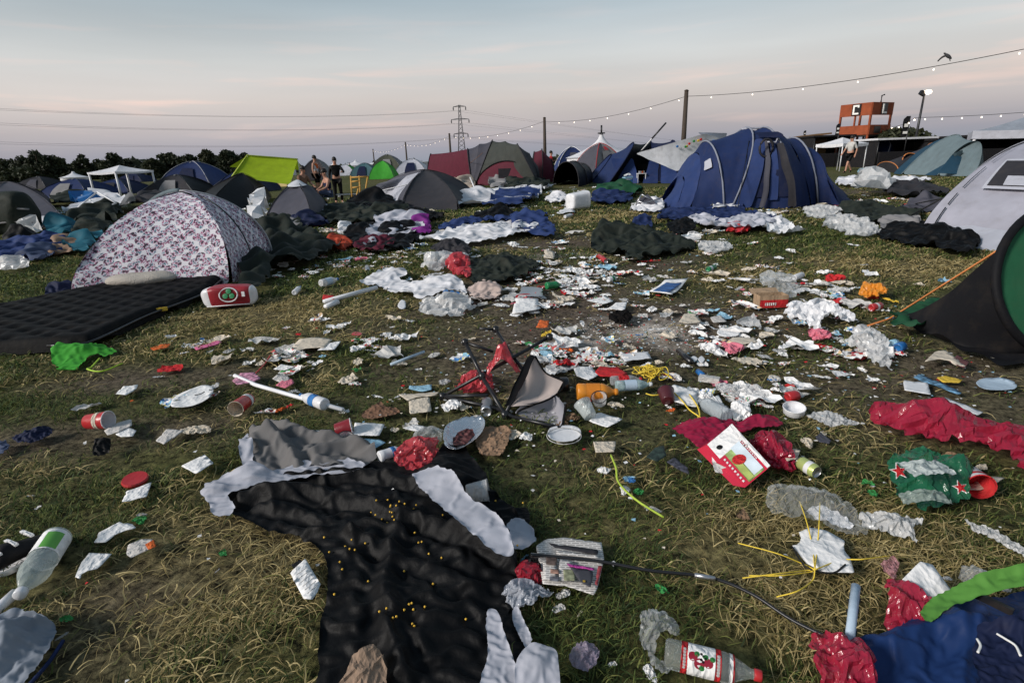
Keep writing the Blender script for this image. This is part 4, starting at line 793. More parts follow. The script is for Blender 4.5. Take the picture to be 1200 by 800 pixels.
# ---- navy awning tent with white canopy sheet
rings = [R_d(693, 214, 716, 181, 2.2), R_d(713, 216, 742, 167.5, 2.6), R_d(752, 212, 762, 166, 2.6), R_d(800, 214, 788, 165, 2.4)]
rt = hoop_tent('awning_tent', rings, [NAVY, BLACKF, NAVYD], 'navy and black tunnel tent under a white awning sheet', sag=.05, wr=.03, pole=NAVYD, pr=.03, seed=37)
yv = P(745, 214)[1] - .06
for i, (x0, x1, x2, x3, m_) in enumerate(((716, 742, 724, 748, NAVY2), (762, 772, 752, 770, NAVY), (775, 790, 774, 795, NAVY2))): V, F = patch4(at(x0, 186, yv), at(x1, 186, yv), P(x3, 215) + [0, -.1, .01], P(x2, 215) + [0, -.1, .01], sag=.0, seed=i, wr=.03); obj('door_flap', V, F, m_, rt, sub=1)
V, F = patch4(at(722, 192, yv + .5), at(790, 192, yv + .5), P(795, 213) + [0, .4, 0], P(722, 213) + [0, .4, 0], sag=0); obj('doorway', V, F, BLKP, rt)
ya = P(745, 219)[1]; root = thing('awning_sheet', [at(800, 180, ya)[0], ya, 0], 'white awning sheet with small coloured dots propped on a leaning pole', 'awning')
V, F = patch4(at(745, 180, ya), at(826, 156.5, ya + .2), at(866, 168, ya + .8), at(793, 201, ya - .1), n=16, sag=.12, seed=6, wr=.04); obj('sheet', V, F, WHITEF, root, sub=1)
V, F = patch4(at(818, 155, ya + .25), at(852, 156, ya + 1.2), at(850, 165, ya + 1.3), at(834, 168, ya + .3), sag=.02, seed=7); obj('sheet', V, F, LGREY, root, sub=1)
tube_obj('leaning_pole', [P(722, 209) + [0, -.2, 0], at(780.5, 144, ya + .1)], [.035, .028], ALUW, root, n=8); tube_obj('pole_tip', [at(764, 162.5, ya + .05), at(780.5, 144, ya + .1)], .037, METALD, root, n=8)
DOTS = [REDP, BLUP, YELP, GRNP]
for i in range(9):
    u, v = rng.uniform(.5, .95), rng.uniform(.06, .4); a_, b_, c_, d_ = at(745, 180, ya), at(826, 156.5, ya + .2), at(866, 168, ya + .8), at(793, 201, ya - .1); p = (a_ * (1 - u) + b_ * u) * (1 - v) + (d_ * (1 - u) + c_ * u) * v; MB().lathe([(.05, -.03), (.06, 0), (.05, .02)], p + [0, -.08, -.12], (0, 1, .4), 8).build('coloured_dot', DOTS[i % 4], root)
# ---- big navy tent
ya = P(860, 243)[1]
def ringL(fx, fy, ax, ay, D, sh=0): return R_d(fx, fy, ax, ay, D, n=21, e=.8, dx=sh)
tailL = hoop(P(774, 243), P(790, 232), P(781, 238) + [0, 0, .12], 21)
rings = [tailL, hoop(P(790, 246), P(796, 246) + [0, 2.0, 0], at(799, 205, ya + 1.0), 21, .9), hoop(P(808, 246), P(808, 246) + [0, 2.3, 0], at(815, 179, ya + 1.2), 21, .85), ringL(848, 245, 826, 166, 2.4), ringL(857, 245, 874, 150.2, 2.6), ringL(930, 244, 894, 149.8, 2.6), ringL(950, 241, 910, 158, 2.4), ringL(958, 240, 928, 162, 2.3), ringL(974, 240, 946, 173, 2.0), hoop(P(986, 241), P(984, 230), at(966, 201, P(985, 236)[1]), 21, 1.0), hoop(P(998, 238.5), P(990, 229), P(992, 234) + [0, 0, .1], 21)]
rt = hoop_tent('family_tent', rings, [NAVY2, NAVY2, NAVY, NAVY, NAVY, NAVY, NAVY, NAVY, NAVY, NAVY], 'big navy family tent with three domes and an open front door', sag=.03, wr=.035, pole=fabric('pole_sleeve', (.25, .27, .33, 1)), pr=.022, seed=41, poles={3, 4, 5, 7}, k=9)  # left flank panels take the lighter navy: the lit side put into the colour
def onfront(i, u, t): # point on loft between ring i,i+1 at hoop parameter t (0 = front foot)
    r = rings[i] * (1 - u) + rings[i + 1] * u; f = t * 20; k = min(int(f), 19); return r[k] * (1 - f + k) + r[k + 1] * (f - k)
def patch_on(i, u0, u1, t0, t1, name, m_, off=.05, n=8, seed=1, wr=.02, u0b=None, u1b=None):
    V = []
    for a in np.linspace(0, 1, n):
        for b_ in np.linspace(0, 1, n):
            ua = u0 + ((u0 if u0b is None else u0b) - u0) * a; ub = u1 + ((u1 if u1b is None else u1b) - u1) * a
            V.append(onfront(i, ua + (ub - ua) * b_, t1 + (t0 - t1) * a) + [0, -off, off * .5])
    return obj(name, wrinkle(np.array(V), wr, 4, seed), gridfaces(n, n), m_, rt, sub=1)
patch_on(4, .08, .98, .03, .30, 'doorway', NAVYD, .03); patch_on(4, .02, .42, .0, .29, 'door_flap', NAVY2, .07, seed=3, u1b=.30); patch_on(4, .42, .52, .0, .30, 'mesh_curtain', CHAR2, .10, seed=5, wr=.05)  # doorway is a dark sheet on the front wall, painting the shade inside
patch_on(4, .56, .72, .02, .26, 'inner_panel', NAVY2, .06, seed=6); patch_on(4, .80, 1.02, .0, .26, 'mesh_curtain', CHAR, .09, seed=7, wr=.05, u0b=.88)
patch_on(4, .02, .98, .28, .335, 'rolled_door', NAVYD, .16, seed=8, wr=.06)
ring_c = onfront(4, .33, .24) + np.array([0, -.22, 0]); a_ = [ring_c + np.array([.16 * math.cos(t), -.02, .2 * math.sin(t)]) for t in np.linspace(0, 6.283, 18)]; tube_obj('door_tie', a_, .028, CHAR, rt, n=6)
a_ = onfront(4, .97, .33) + np.array([0, -.2, 0]); tube_obj('door_strap', [a_, onfront(4, .72, .275) + np.array([0, -.2, 0]), onfront(4, .42, .28) + np.array([0, -.2, 0])], .02, LGREY, rt, n=5)
patch_on(2, .2, .6, .2, .27, 'vent', LGREY, .05); o = patch_on(8, .25, .42, .06, .10, 'badge', LGREY, .05)
MB().box(rings[4][10] + np.array([.2, 0, -.01]), (.5, .3, .04)).build('roof_vent', LGREY, rt)
tube_obj('guy_line', [onfront(3, .9, .3), P(858, 247) + [0, -.3, 0]], .008, ROPE, rt, n=5)
# ---- right-hand tents
rings = [R_d(1001, 194, 1018, 168, 1.6), R_d(1014, 196, 1028, 165, 1.9), R_d(1030, 196, 1040, 165.5, 2.0), R_d(1046, 193, 1050, 173, 1.5)]
rt = hoop_tent('dome_tent', rings, [NAVY2, NAVY, NAVY], 'blue dome tent with pale pole right of the walking person', sag=.03, pole=LGREY, pr=.02, seed=51, poles={1, 2}, caps={0: NAVY, 3: NAVY})
rings = [R_p(1026, 199, 1052, 203, 1040, 190), R_p(1060, 201, 1090, 200, 1066, 180), R_p(1074, 199, 1102, 196, 1094, 167.5)]
rt = hoop_tent('tunnel_tent', rings, [CHAR, CHAR2], 'low charcoal tunnel tent with orange seams', sag=.05, pole=OROPE, pr=.025, seed=53, caps={0: CHAR})
rings = [hoop(P(1066, 202), P(1074, 196), P(1069, 199) + [0, 0, .1]), R_d(1082, 205, 1106, 162.5, 2.2), R_d(1098, 206, 1120, 158, 2.4), R_d(1140, 207, 1142, 165, 2.0), hoop(P(1152, 205), P(1150, 198), at(1151, 185, P(1151, 202)[1]))]
TEALB = fabric('teal_blue', (.02, .06, .10, 1)); TEALG = fabric('teal_grey', (.15, .2, .22, 1))
rt = hoop_tent('dome_tent', rings, [TEALB, TEALB, TEALG, TEALG], 'teal and navy dome tent with grey green front, right background', sag=.04, wr=.03, pole=TEALG, pr=.02, seed=55, poles={2})
yv = P(1120, 206)[1] - .08; V, F = patch4(at(1099, 203, yv), at(1116, 181, yv + .25), at(1140, 186, yv + .2), P(1148, 206) + [0, 0, .01], sag=0, seed=3); obj('door_panel', V, F, TEALB, rt, sub=1); V, F = patch4(at(1117, 180, yv + .15), at(1127, 176, yv + .25), P(1131, 204) + [0, -.1, .1], P(1122, 205) + [0, -.1, .05], sag=0, seed=5, wr=.06); obj('door_flap', V, F, TEALG, rt, sub=1)
# big lilac grey tent at the right edge
rt, ar, C, A = dome('dome_tent', [(1076, 276), (1290, 304), (1330, 262), (1118, 236)], (1214, 164), [LILAC, LILAC, GREYF, LILAC], 'large pale lilac grey dome tent at the right edge with mesh window', q=1.4, e=1.25, seed=61, bow=.10, wr=.02, nu=14, nv=14, pole=LGREY, polemask={1, 2, 3})
on_panel(ar, 0, .24, .84, .40, .63, 'window_border', LGREY, rt, .02, 8); on_panel(ar, 0, .27, .80, .42, .61, 'window', CHAR, rt, .032, 8); on_panel(ar, 0, .40, .78, .425, .49, 'window_lining', LGREY, rt, .042, 8)
for v0, v1 in ((.12, .26), (.28, .36), (.40, .56), (.6, .8)): on_panel(ar, 0, .08, .09, v0, v1, 'pole_clip', METALD, rt, .03, 4)
on_panel(ar, 0, .3, .95, .015, .045, 'hem_gap', BLKP, rt, .02, 8); V = np.concatenate([np.array([P(1083 + 17 * k, 272 + 3.2 * k) + [0, -.02, .22], P(1078 + 17 * k, 280 + 3.3 * k) + [0, -.25, .02]]) for k in range(9)]); obj('skirt', wrinkle(V, .03, 3, 4), gridfaces(9, 2), LGREY, rt, sub=1)
for k in range(2): tube_obj('guy_line', [ar[0][4] + [0, 0, .02], P(1050 + 16 * k, 262 - 22 * k)], .012, ROPE, rt, n=5)
# patterned tent
PAT = bpy.data.materials.new('printed_motif_fabric'); PAT.use_nodes = True; n = PAT.node_tree; b = n.nodes['Principled BSDF']; b.inputs['Roughness'].default_value = .6
t = N(n, 'ShaderNodeUVMap'); mp = N(n, 'ShaderNodeMapping'); mp.inputs['Rotation'].default_value = (0, 0, .785); L(n, t.outputs[0], mp.inputs[0])
vo = N(n, 'ShaderNodeTexVoronoi'); vo.inputs['Scale'].default_value = 1.25; vo.inputs['Randomness'].default_value = .22; wn_ = N(n, 'ShaderNodeTexNoise'); wn_.inputs['Scale'].default_value = 2.2; L(n, mp.outputs[0], wn_.inputs['Vector']); wm_ = N(n, 'ShaderNodeMixRGB'); wm_.inputs['Fac'].default_value = .22; L(n, mp.outputs[0], wm_.inputs['Color1']); L(n, wn_.outputs['Color'], wm_.inputs['Color2']); L(n, wm_.outputs[0], vo.inputs['Vector'])
fine = N(n, 'ShaderNodeTexNoise'); fine.inputs['Scale'].default_value = 3.0; fine.inputs['Detail'].default_value = 2; L(n, mp.outputs[0], fine.inputs['Vector'])
fr_ = N(n, 'ShaderNodeValToRGB'); L(n, fine.outputs['Fac'], fr_.inputs['Fac']); e = fr_.color_ramp.elements; fr_.color_ramp.interpolation = 'CONSTANT'
e[0].position = 0; e[0].color = (.02, .018, .03, 1); e[1].position = .43; e[1].color = (.38, .12, .22, 1)
for p_, c_ in ((.5, (.62, .6, .66, 1)), (.57, (.12, .22, .28, 1)), (.64, (.035, .03, .05, 1)), (.7, (.45, .2, .28, 1))): q = e.new(p_); q.color = c_
edge = N(n, 'ShaderNodeMapRange'); edge.inputs[1].default_value = .52; edge.inputs[2].default_value = .46; L(n, vo.outputs['Distance'], edge.inputs[0]); mx = N(n, 'ShaderNodeMixRGB'); L(n, edge.outputs[0], mx.inputs['Fac']); mx.inputs['Color1'].default_value = (.66, .64, .67, 1); L(n, fr_.outputs[0], mx.inputs['Color2']); L(n, mx.outputs[0], b.inputs['Base Color'])
rt, ar, C, A = dome('dome_tent', [(82, 347), (272, 333), (318, 305), (150, 294)], (210, 225), [PAT], 'white dome tent printed all over with small pink and blue motifs', q=1.18, e=1.1, seed=63, bow=.13, wr=.035, nu=16, nv=16, pole=fabric('seam', (.5, .5, .52, 1)), pr=.014, polemask={2})
for ch in rt.children:
    if ch.name.startswith('fabric_panel'):
        me = ch.data; uv = me.uv_layers.new(name='UVMap'); co = np.array([v.co[:] for v in me.vertices]); n2 = 16
        pid = [l.vertex_index for l in me.loops]; base = np.linalg.norm(co[0] - co[(n2 - 1) * n2]); g_ = co.reshape(n2, n2, 3); hgt = np.linalg.norm(np.diff(g_, axis=1), axis=2).sum(1).mean(); wdt = np.linalg.norm(np.diff(g_, axis=0), axis=2).sum(0)
        vv = np.tile(np.linspace(0, hgt, n2), n2); uu = np.concatenate([(i / (n2 - 1) - .5) * wdt for i in range(n2)]); cell = 8.6
        uv.data.foreach_set('uv', np.stack([uu[pid] * cell, vv[pid] * cell + .3], 1).ravel().astype(np.float32))
    else: pass
tube_obj('zip', [C + (a_ * .55 + b2 * .45 - C) * 1.012 for a_, b2 in zip(ar[1], ar[2])][:13], .010, BPL, rt, n=5)
tube_obj('tent_pole', [C + (a_ - C) * 1.012 + [0, 0, .01] for a_ in ar[3]], .03, fabric('rim', (.12, .16, .18, 1)), rt, n=6)
# green pop-up tent at the right edge
Y0 = 3.55; cc = at(1247, 345, Y0); rad = (cc[2]); rx = abs(at(1149, 345, Y0)[0] - cc[0]); top = at(1247, 244, Y0)[2]; rz = (top - .0) / 2; cz = rz + .0
root = thing('pop_up_tent', [cc[0], Y0, 0], 'green pop up tent with black rim lying open at the right edge', 'tent')
th = np.linspace(0, 2 * math.pi, 49)[:-1]; tiltv = lambda z: .18 * (z / rz - 1)
rim = np.array([[cc[0] + rx * math.cos(a), Y0 + .10 * math.cos(a) + tiltv(cz + rz * math.sin(a)), max(.015, cz + rz * math.sin(a))] for a in th])
ctr = rim.mean(0); V = np.concatenate([ctr + (rim - ctr) * k + np.array([0, -.05 * (1 - k * k), 0]) for k in (1, .8, .55, .3, .05)]); obj('green_panel', wrinkle(V, .012, 2.5, 4), gridfaces(5, 48, wrap=True), fabric('popup_green', (.022, .115, .055, 1)), root, sub=1)
GRB = fabric('black_rim', (.008, .008, .01, 1)); tube_obj('rim', np.vstack([rim, rim[:1]]), .028, GRB, root, n=8)
iu = [i for i in range(48) if math.cos(th[i]) < .45 and math.sin(th[i]) < .38]
sel = sorted([i for i in range(48) if 2.6 < th[i] < 5.2]); ra = rim[sel]; m_ = len(sel)
tail = np.array([P(1042, 376) * (1 - k) + P(1168, 436) * k for k in np.linspace(0, 1, m_)]); tail[:, 2] = .02 + .05 * np.sin(np.linspace(0, 9, m_)) ** 2
V = []; kk = 12
for i in range(kk):
    t_ = i / (kk - 1)
    row = ra * (1 - t_) + tail * t_; row[:, 2] = np.maximum(row[:, 2] - .10 * math.sin(math.pi * t_) * (row[:, 2] > .05), .012); V.append(row)
obj('black_panel', wrinkle(np.concatenate(V), .02, 3, 8), gridfaces(kk, m_), GRB, root, sub=1)
tube_obj('hem_cord', [ra[0], tail[0], P(1008, 386) + [0, 0, .01]], .008, OROPE, root, n=5)
cloth('green_lining', [(1044, 378), (1052, 370), (1072, 366), (1108, 357), (1102, 372), (1078, 388), (1062, 392), (1048, 388)], DKGREEN, parent=root, k=1.25, n=18, seed=4, z=.03, occ=False)
OCC.append(gp([(1042, 376), (1145, 310), (1260, 320), (1300, 470), (1168, 436)])[:, :2])

# ================================================================== PEOPLE
d = P(993, 203); person(d, R(-70), WALK, 'person walking left in dark shorts and pale patterned top with backpack', [('shirt', SHIRT, 1.13, GPAP), ('shorts', SHORTS, 1.2, BLACKF), ('shoes', ['anklel', 'toel'], 1.25, BLACKF), ('shoes', ['ankler', 'toer'], 1.25, BLACKF)], scale=1.12)
pr_ = [o for o in COL.objects if o.name.startswith('person')][-1]; bp_ = MB().box((0, .2, 1.28), (.3, .2, .44)).build('backpack', BLACKF, None, loc=np.zeros(3)); bp_.parent = pr_; b_ = bp_.modifiers.new('bevel', 'BEVEL'); b_.width = .06; b_.segments = 3
d = at(374, 236, P(374, 237)[1]); person(P(374, 228), R(80), pose(wril=(.1, -.32, 1.15), elbl=(.26, -.12, 1.14)), 'person standing in white vest and dark shorts with an orange cloth on the shoulder', [('vest', TORSO, 1.12, WHITEF), ('shorts', SHORTS, 1.18, BLACKF), ('scarf', ['shor', 'chest', 'belly'], 1.2, ORP)], scale=1.05)
person(P(398, 238), R(20), pose(elbl=(.3, -.15, 1.2), wril=(.2, -.4, 1.2)), 'person dressed all in black standing by the yellow folding frame', [('top', SLEEVE, 1.15, BLACKF), ('trousers', TROUS, 1.2, BLACKF)], scale=.93)
person(P(359, 236), R(60), SIT, 'person crouching in a dark brown top left of the one in white vest', [('top', SHIRT, 1.15, BROWNF), ('trousers', TROUS, 1.15, CHAR)], scale=1.1)
person(P(386, 241), R(-50), SIT, 'person sitting low in dark clothes with bare arms between the two standing ones', [('top', TORSO, 1.15, NAVYD), ('shorts', SHORTS, 1.15, JEANS)], scale=1.0)
person(P(646, 212), R(100), pose(wril=(.12, -.3, 1.2)), 'person in a red shirt standing behind the maroon pod', [('shirt', SHIRT, 1.14, REDF), ('trousers', TROUS, 1.15, CHAR)], scale=1.0)
person(P(970, 194), R(15), SIT, 'person in an orange red top sitting under the small white gazebo', [('shirt', SHIRT, 1.14, ORP), ('shorts', SHORTS, 1.15, CHAR)], scale=1.0)
person(P(981, 192), R(-20), STAND, 'person in pale top standing in the shade of small white gazebo', [('shirt', SHIRT, 1.14, GPAP), ('trousers', TROUS, 1.15, CHAR)], scale=.95)
person(P(1014, 190.5), R(-120), STAND, 'person in white shirt at the stall right of the orange tower', [('shirt', SHIRT, 1.14, WHITEF), ('trousers', TROUS, 1.15, BLACKF)], scale=1.0)
person(P(411, 205), R(30), STAND, 'far person in dark clothes standing left of the olive tent', [('top', SLEEVE, 1.15, CHAR), ('trousers', TROUS, 1.15, NAVYD)], scale=.95)
# ================================================================== BIG PIECES ON THE GROUND
T_ = lambda o, l, c, g=None: tag(o, l, c, g)
# ---- the black tent sheet in the foreground
root = thing('collapsed_tent', P(480, 660), 'collapsed black tent sheet with pale grey edges spread in the foreground', 'collapsed tent')
blk = [(250, 582), (300, 566), (345, 556), (400, 548), (450, 542), (500, 541), (535, 516), (552, 534), (575, 575), (606, 610), (600, 648), (606, 660), (600, 700), (585, 735), (572, 775), (560, 850), (368, 850), (372, 790), (378, 720), (384, 668), (360, 642), (310, 622), (275, 606)]
cloth('black_sheet', blk, BLACKF, parent=root, k=(1.10, 1.17), rot=-.35, n=78, seed=3, fold=.5, ridge=.6, rough=.012, creases=[([(285, 590), (360, 582), (450, 600), (560, 640), (598, 660)], .05, .022), ([(330, 566), (430, 560), (520, 578), (590, 640)], .045, .02), ([(470, 610), (452, 690), (470, 800)], .03, .022), ([(345, 630), (430, 640), (560, 700)], .028, .02), ([(300, 600), (380, 612), (420, 640)], .025, .014)], lumps=[(330, 590, .10, .05), (520, 560, .12, .06), (420, 640, .18, .035), (560, 640, .12, .06), (470, 740, .2, .03)], wl=7, steps=60, bend=.4, pin=.35)
cloth('grey_panel', [(286, 520), (318, 499), (345, 506), (380, 518), (420, 524), (445, 524), (440, 548), (400, 550), (345, 556), (322, 568), (300, 562)], fabric('warm_grey', (.15, .145, .145, 1)), parent=root, k=(1.08, 1.15), rot=.3, n=34, seed=6, creases=[([(300, 510), (330, 530), (350, 552)], .05, .02), ([(320, 505), (380, 525), (440, 535)], .05, .022), ([(340, 548), (390, 535), (430, 530)], .03, .016)], lumps=[(322, 530, .14, .14), (380, 535, .16, .07)], z=.015)
cloth('lining', [(241, 574), (262, 562), (292, 558), (318, 556), (360, 545), (420, 543), (418, 553), (350, 562), (318, 571), (284, 577), (266, 585), (272, 603), (250, 602)], LGREY, ridge=.5, fold=.5, parent=root, k=(1.05, 1.25), rot=.2, n=34, seed=8, lumps=[(300, 568, .1, .07), (256, 588, .06, .05)], z=.03)
cloth('lining', [(284, 520), (294, 512), (296, 545), (312, 560), (296, 566), (288, 548)], LGREY, ridge=.5, fold=.5, parent=root, k=1.15, n=16, seed=9, lumps=[(295, 540, .1, .08)], z=.03)
cloth('lining', [(484, 558), (512, 552), (532, 566), (552, 588), (580, 602), (602, 642), (592, 654), (560, 634), (528, 606), (500, 582)], LGREY, ridge=.5, fold=.5, parent=root, k=(1.06, 1.03), rot=-.6, n=26, seed=12, lumps=[(545, 590, .12, .05)], z=.1, rough=.012)
cloth('lining', [(570, 722), (582, 717), (596, 760), (612, 806), (606, 850), (560, 850), (563, 800), (572, 770)], LGREY, ridge=.5, fold=.5, parent=root, k=(1.15, 1.08), rot=1.2, n=24, seed=13, z=.045, rough=.01); cloth('lining', [(604, 790), (622, 765), (640, 766), (655, 778), (652, 850), (612, 850)], LGREY, ridge=.5, fold=.5, parent=root, k=1.06, n=18, seed=14, z=.045, rough=.01, lumps=[(630, 800, .1, .04)]); cloth('lining', [(600, 718), (608, 716), (622, 752), (612, 756)], LGREY, ridge=.5, fold=.5, parent=root, k=1.1, n=12, seed=15, z=.02)
cloth('black_sheet', [(582, 715), (606, 720), (622, 765), (606, 792), (612, 812), (596, 770)], BLACKF, parent=root, k=1.15, n=16, seed=16)
cloth('black_sheet', [(588, 602), (618, 598), (622, 620), (602, 628), (592, 618)], BLACKF, parent=root, k=1.15, n=14, seed=17); cloth('lining', [(594, 616), (615, 610), (628, 634), (604, 646)], LGREY, ridge=.5, fold=.5, parent=root, k=1.05, n=12, seed=18, z=.02)
BSO = root.children[0]; BSV = np.array([v.co[:] for v in BSO.data.vertices]) + wloc(BSO); crumb = MB(); rr = random.Random(3)
for cx, cy, sp, nn in ((462, 612, 14, 16), (500, 640, 55, 12), (440, 690, 50, 7), (475, 735, 30, 12), (415, 655, 12, 5), (560, 600, 20, 4)):
    for i in range(nn):
        p = P(cx + rr.gauss(0, sp), cy + rr.gauss(0, sp * .4)); j_ = np.argmin(((BSV[:, :2] - p[:2]) ** 2).sum(1)); p[2] = BSV[j_, 2] + .009; crumb.lathe([(.001, -.004), (.0034, -.002), (.004, .002), (.001, .0035)], p + [0, 0, 0], (rr.gauss(0, 1), rr.gauss(0, 1), .3), 6)
kern = crumb.build('sweetcorn_kernels', mat('corn', (.7, .42, .05, 1), rough=.5), smooth=True); tag(kern, 'yellow sweetcorn kernels scattered over the black tent sheet', 'food scraps', kind='stuff')
KERN = kern
# ---- heaps and fabrics
cloth('tarpaulin', [(296, 268), (318, 258), (345, 260), (372, 283), (388, 300), (352, 316), (326, 330), (302, 350), (272, 352), (292, 322), (302, 300)], OLIVE, 'dark green crumpled tarpaulin heap right of the patterned tent', 'tarpaulin', k=(1.2, 1.3), rot=.7, n=52, seed=21, creases=[([(320, 262), (345, 285), (375, 300)], .11, .09), ([(305, 275), (330, 300), (345, 318)], .12, .09), ([(300, 300), (310, 325), (290, 348)], .09, .06), ([(350, 262), (368, 285), (385, 298)], .08, .08)], lumps=[(325, 280, .5, .32), (345, 298, .45, .26), (305, 322, .35, .22), (285, 340, .2, .1)], wl=6)
cloth('sleeping_bag', [(696, 292), (704, 273), (722, 265), (752, 272), (790, 280), (812, 292), (775, 303), (748, 308), (722, 302)], OLIVE, 'dark olive sleeping bag lying crumpled on the bare soil', 'sleeping bag', k=(1.2, 1.35), rot=.2, n=46, seed=22, creases=[([(700, 285), (725, 270), (760, 276)], .09, .1), ([(715, 295), (745, 283), (800, 291)], .08, .09), ([(730, 300), (760, 293), (775, 302)], .06, .08)], lumps=[(722, 282, .45, .26), (755, 292, .4, .16), (785, 292, .25, .08)], wl=6)
cloth('cloth_bundle', [(549, 318), (560, 306), (598, 303), (634, 314), (615, 325), (570, 336), (552, 332)], OLIVE, 'dark green flat bundle behind the black chair frame, left of the paper pile', 'bundle', k=1.28, n=34, seed=23, lumps=[(585, 318, .4, .14)])
root = thing('collapsed_tent', P(455, 280), 'collapsed grey and black tent heap with a purple bag at its right', 'collapsed tent')
cloth('grey_fly', [(428, 288), (438, 268), (462, 252), (488, 254), (502, 262), (488, 278), (462, 276), (440, 284), (424, 296)], LGREY, parent=root, k=1.18, n=34, seed=25, lumps=[(468, 262, .5, .38), (490, 264, .3, .25)], z=.02)
cloth('black_fly', [(404, 290), (412, 272), (436, 264), (434, 284), (462, 266), (488, 268), (486, 288), (440, 296)], BLACKF, parent=root, k=1.22, n=40, seed=26, lumps=[(425, 276, .35, .2), (468, 274, .4, .28)])
cloth('maroon_lining', [(416, 292), (428, 282), (446, 280), (464, 287), (450, 296), (425, 298)], MAROON, parent=root, k=1.25, n=22, seed=27, lumps=[(440, 288, .25, .14)], z=.015)
cloth('stuff_sack', [(482, 272), (488, 258), (500, 256), (507, 266), (502, 276), (488, 279)], PURPLE, 'purple stuff sack at the right end of the grey and black tent heap', 'sack', k=1.35, n=22, seed=28, lumps=[(494, 267, .25, .3)])
cloth('ground_sheet', [(492, 284), (520, 278), (545, 271), (590, 263), (612, 264), (630, 268), (605, 280), (560, 288), (528, 296), (525, 288)], WHITEF, 'white cloth sheet spread flat beside the blue tarpaulin, centre', 'sheet', k=1.15, n=40, seed=29, lumps=[(560, 276, .8, .12)])
cloth('tarpaulin', [(520, 268), (560, 262), (592, 258), (608, 256), (634, 253), (646, 276), (612, 278), (590, 262), (550, 268), (526, 276)], NAVY2, 'blue and white tarpaulin rumpled behind the flat white sheet', 'tarpaulin', k=1.25, n=40, seed=30, lumps=[(620, 264, .45, .2), (550, 264, .5, .1)])
cloth('tent_sheet', [(527, 240), (545, 230), (590, 223), (632, 221), (650, 222), (620, 236), (590, 242), (548, 245)], WHITEF, 'long white tent sheet lying in front of the maroon tunnel tent', 'sheet', k=1.1, n=40, seed=31, lumps=[(560, 234, .9, .3), (620, 226, .6, .15)])
cloth('tarpaulin', [(566, 243), (600, 228), (628, 222), (632, 232), (612, 243), (590, 246)], NAVY2, 'blue tarpaulin folded over the long white sheet', 'tarpaulin', k=1.12, n=26, seed=32, lumps=[(608, 234, .8, .32)], z=.03)
cloth('tarpaulin', [(695, 236), (705, 228), (735, 229), (742, 236), (722, 240), (700, 241)], NAVY, 'dark navy cloth between white tub and folded chair', 'cloth', k=1.25, n=26, seed=33, lumps=[(712, 233, .5, .22)])
cloth('ground_sheet', [(700, 228), (715, 221), (742, 222), (748, 229), (722, 232)], DKGREEN, 'dull green cloth behind the navy cloth', 'cloth', k=1.25, n=20, seed=34, lumps=[(725, 226, .5, .25)])
cloth('tarpaulin', [(768, 257), (790, 249), (830, 247), (868, 244), (880, 252), (905, 258), (896, 268), (850, 270), (830, 264), (790, 262)], NAVY, 'navy tarpaulin with pale lining spread before the big navy tent', 'tarpaulin', k=1.2, n=48, seed=35, lumps=[(800, 254, .6, .08), (870, 258, .5, .12)])
cloth('pale_lining', [(800, 259), (830, 256), (850, 262), (890, 255), (905, 259), (896, 268), (850, 269)], LGREY, 'pale crumpled lining on the front edge of the navy tarpaulin', 'lining', k=1.3, n=34, seed=36, lumps=[(870, 262, .4, .12)], z=.05)
cloth('white_cloth', [(833, 247), (838, 239), (852, 238), (864, 245), (848, 248)], WHITEF, 'white cloth lump at the foot of the big navy tent', 'cloth', k=1.2, n=18, seed=37, lumps=[(848, 243, .4, .16)])
cloth('white_sheet', [(973, 216), (1000, 211), (1040, 213), (1075, 212), (1082, 216), (1040, 219), (1000, 220)], WHITEF, 'far white sheet stretched flat on the soil in front of the blue tent', 'sheet', k=1.12, n=34, seed=38, lumps=[(1005, 214, .5, .2), (1060, 215, .6, .12)])
cloth('plastic_sack', [(1000, 229), (1006, 219), (1020, 215), (1034, 219), (1040, 229), (1028, 233), (1010, 232)], MILK, 'pale swollen plastic sack in front of the far white sheet', 'sack', k=1.25, n=26, seed=39, lumps=[(1020, 225, .5, .42)])
cloth('cloth_heap', [(1036, 228), (1048, 219), (1066, 219), (1080, 222), (1100, 226), (1098, 231), (1078, 233), (1046, 234)], CHAR, 'dark grey cloth heap right of the swollen plastic sack', 'cloth heap', k=1.25, n=30, seed=40, lumps=[(1055, 226, .4, .3), (1080, 228, .5, .12)])
cloth('tent_heap', [(985, 254), (992, 244), (1015, 242), (1050, 250), (1078, 252), (1078, 260), (1040, 264), (1005, 260)], OLIVE, 'dark olive tent fabric heap behind the torn white plastic', 'fabric heap', k=1.25, n=36, seed=41, lumps=[(1008, 250, .5, .26), (1050, 256, .5, .18)])
cloth('tent_heap', [(1030, 278), (1048, 264), (1078, 264), (1095, 266), (1110, 272), (1132, 280), (1142, 296), (1115, 300), (1085, 292), (1060, 288)], BLACKF, 'black crumpled tent fabric at the foot of the lilac tent', 'fabric heap', k=1.3, n=46, seed=42, lumps=[(1090, 280, .4, .2), (1120, 288, .3, .2), (1055, 274, .35, .12)])
cloth('plastic_sheet', [(968, 260), (985, 255), (1012, 262), (1030, 278), (1002, 280), (975, 272)], MILK, 'torn white plastic sheet with grey stripes left of the black fabric', 'plastic sheet', k=1.18, n=44, seed=43, lumps=[(1000, 268, .4, .11)])
cloth('pale_cloth', [(1028, 268), (1045, 261), (1072, 259), (1076, 266), (1060, 272), (1040, 277)], GREYF, 'grey cloth strip between black fabric and olive fabric heaps', 'cloth', k=1.25, n=24, seed=44, lumps=[(1055, 266, .4, .18)])
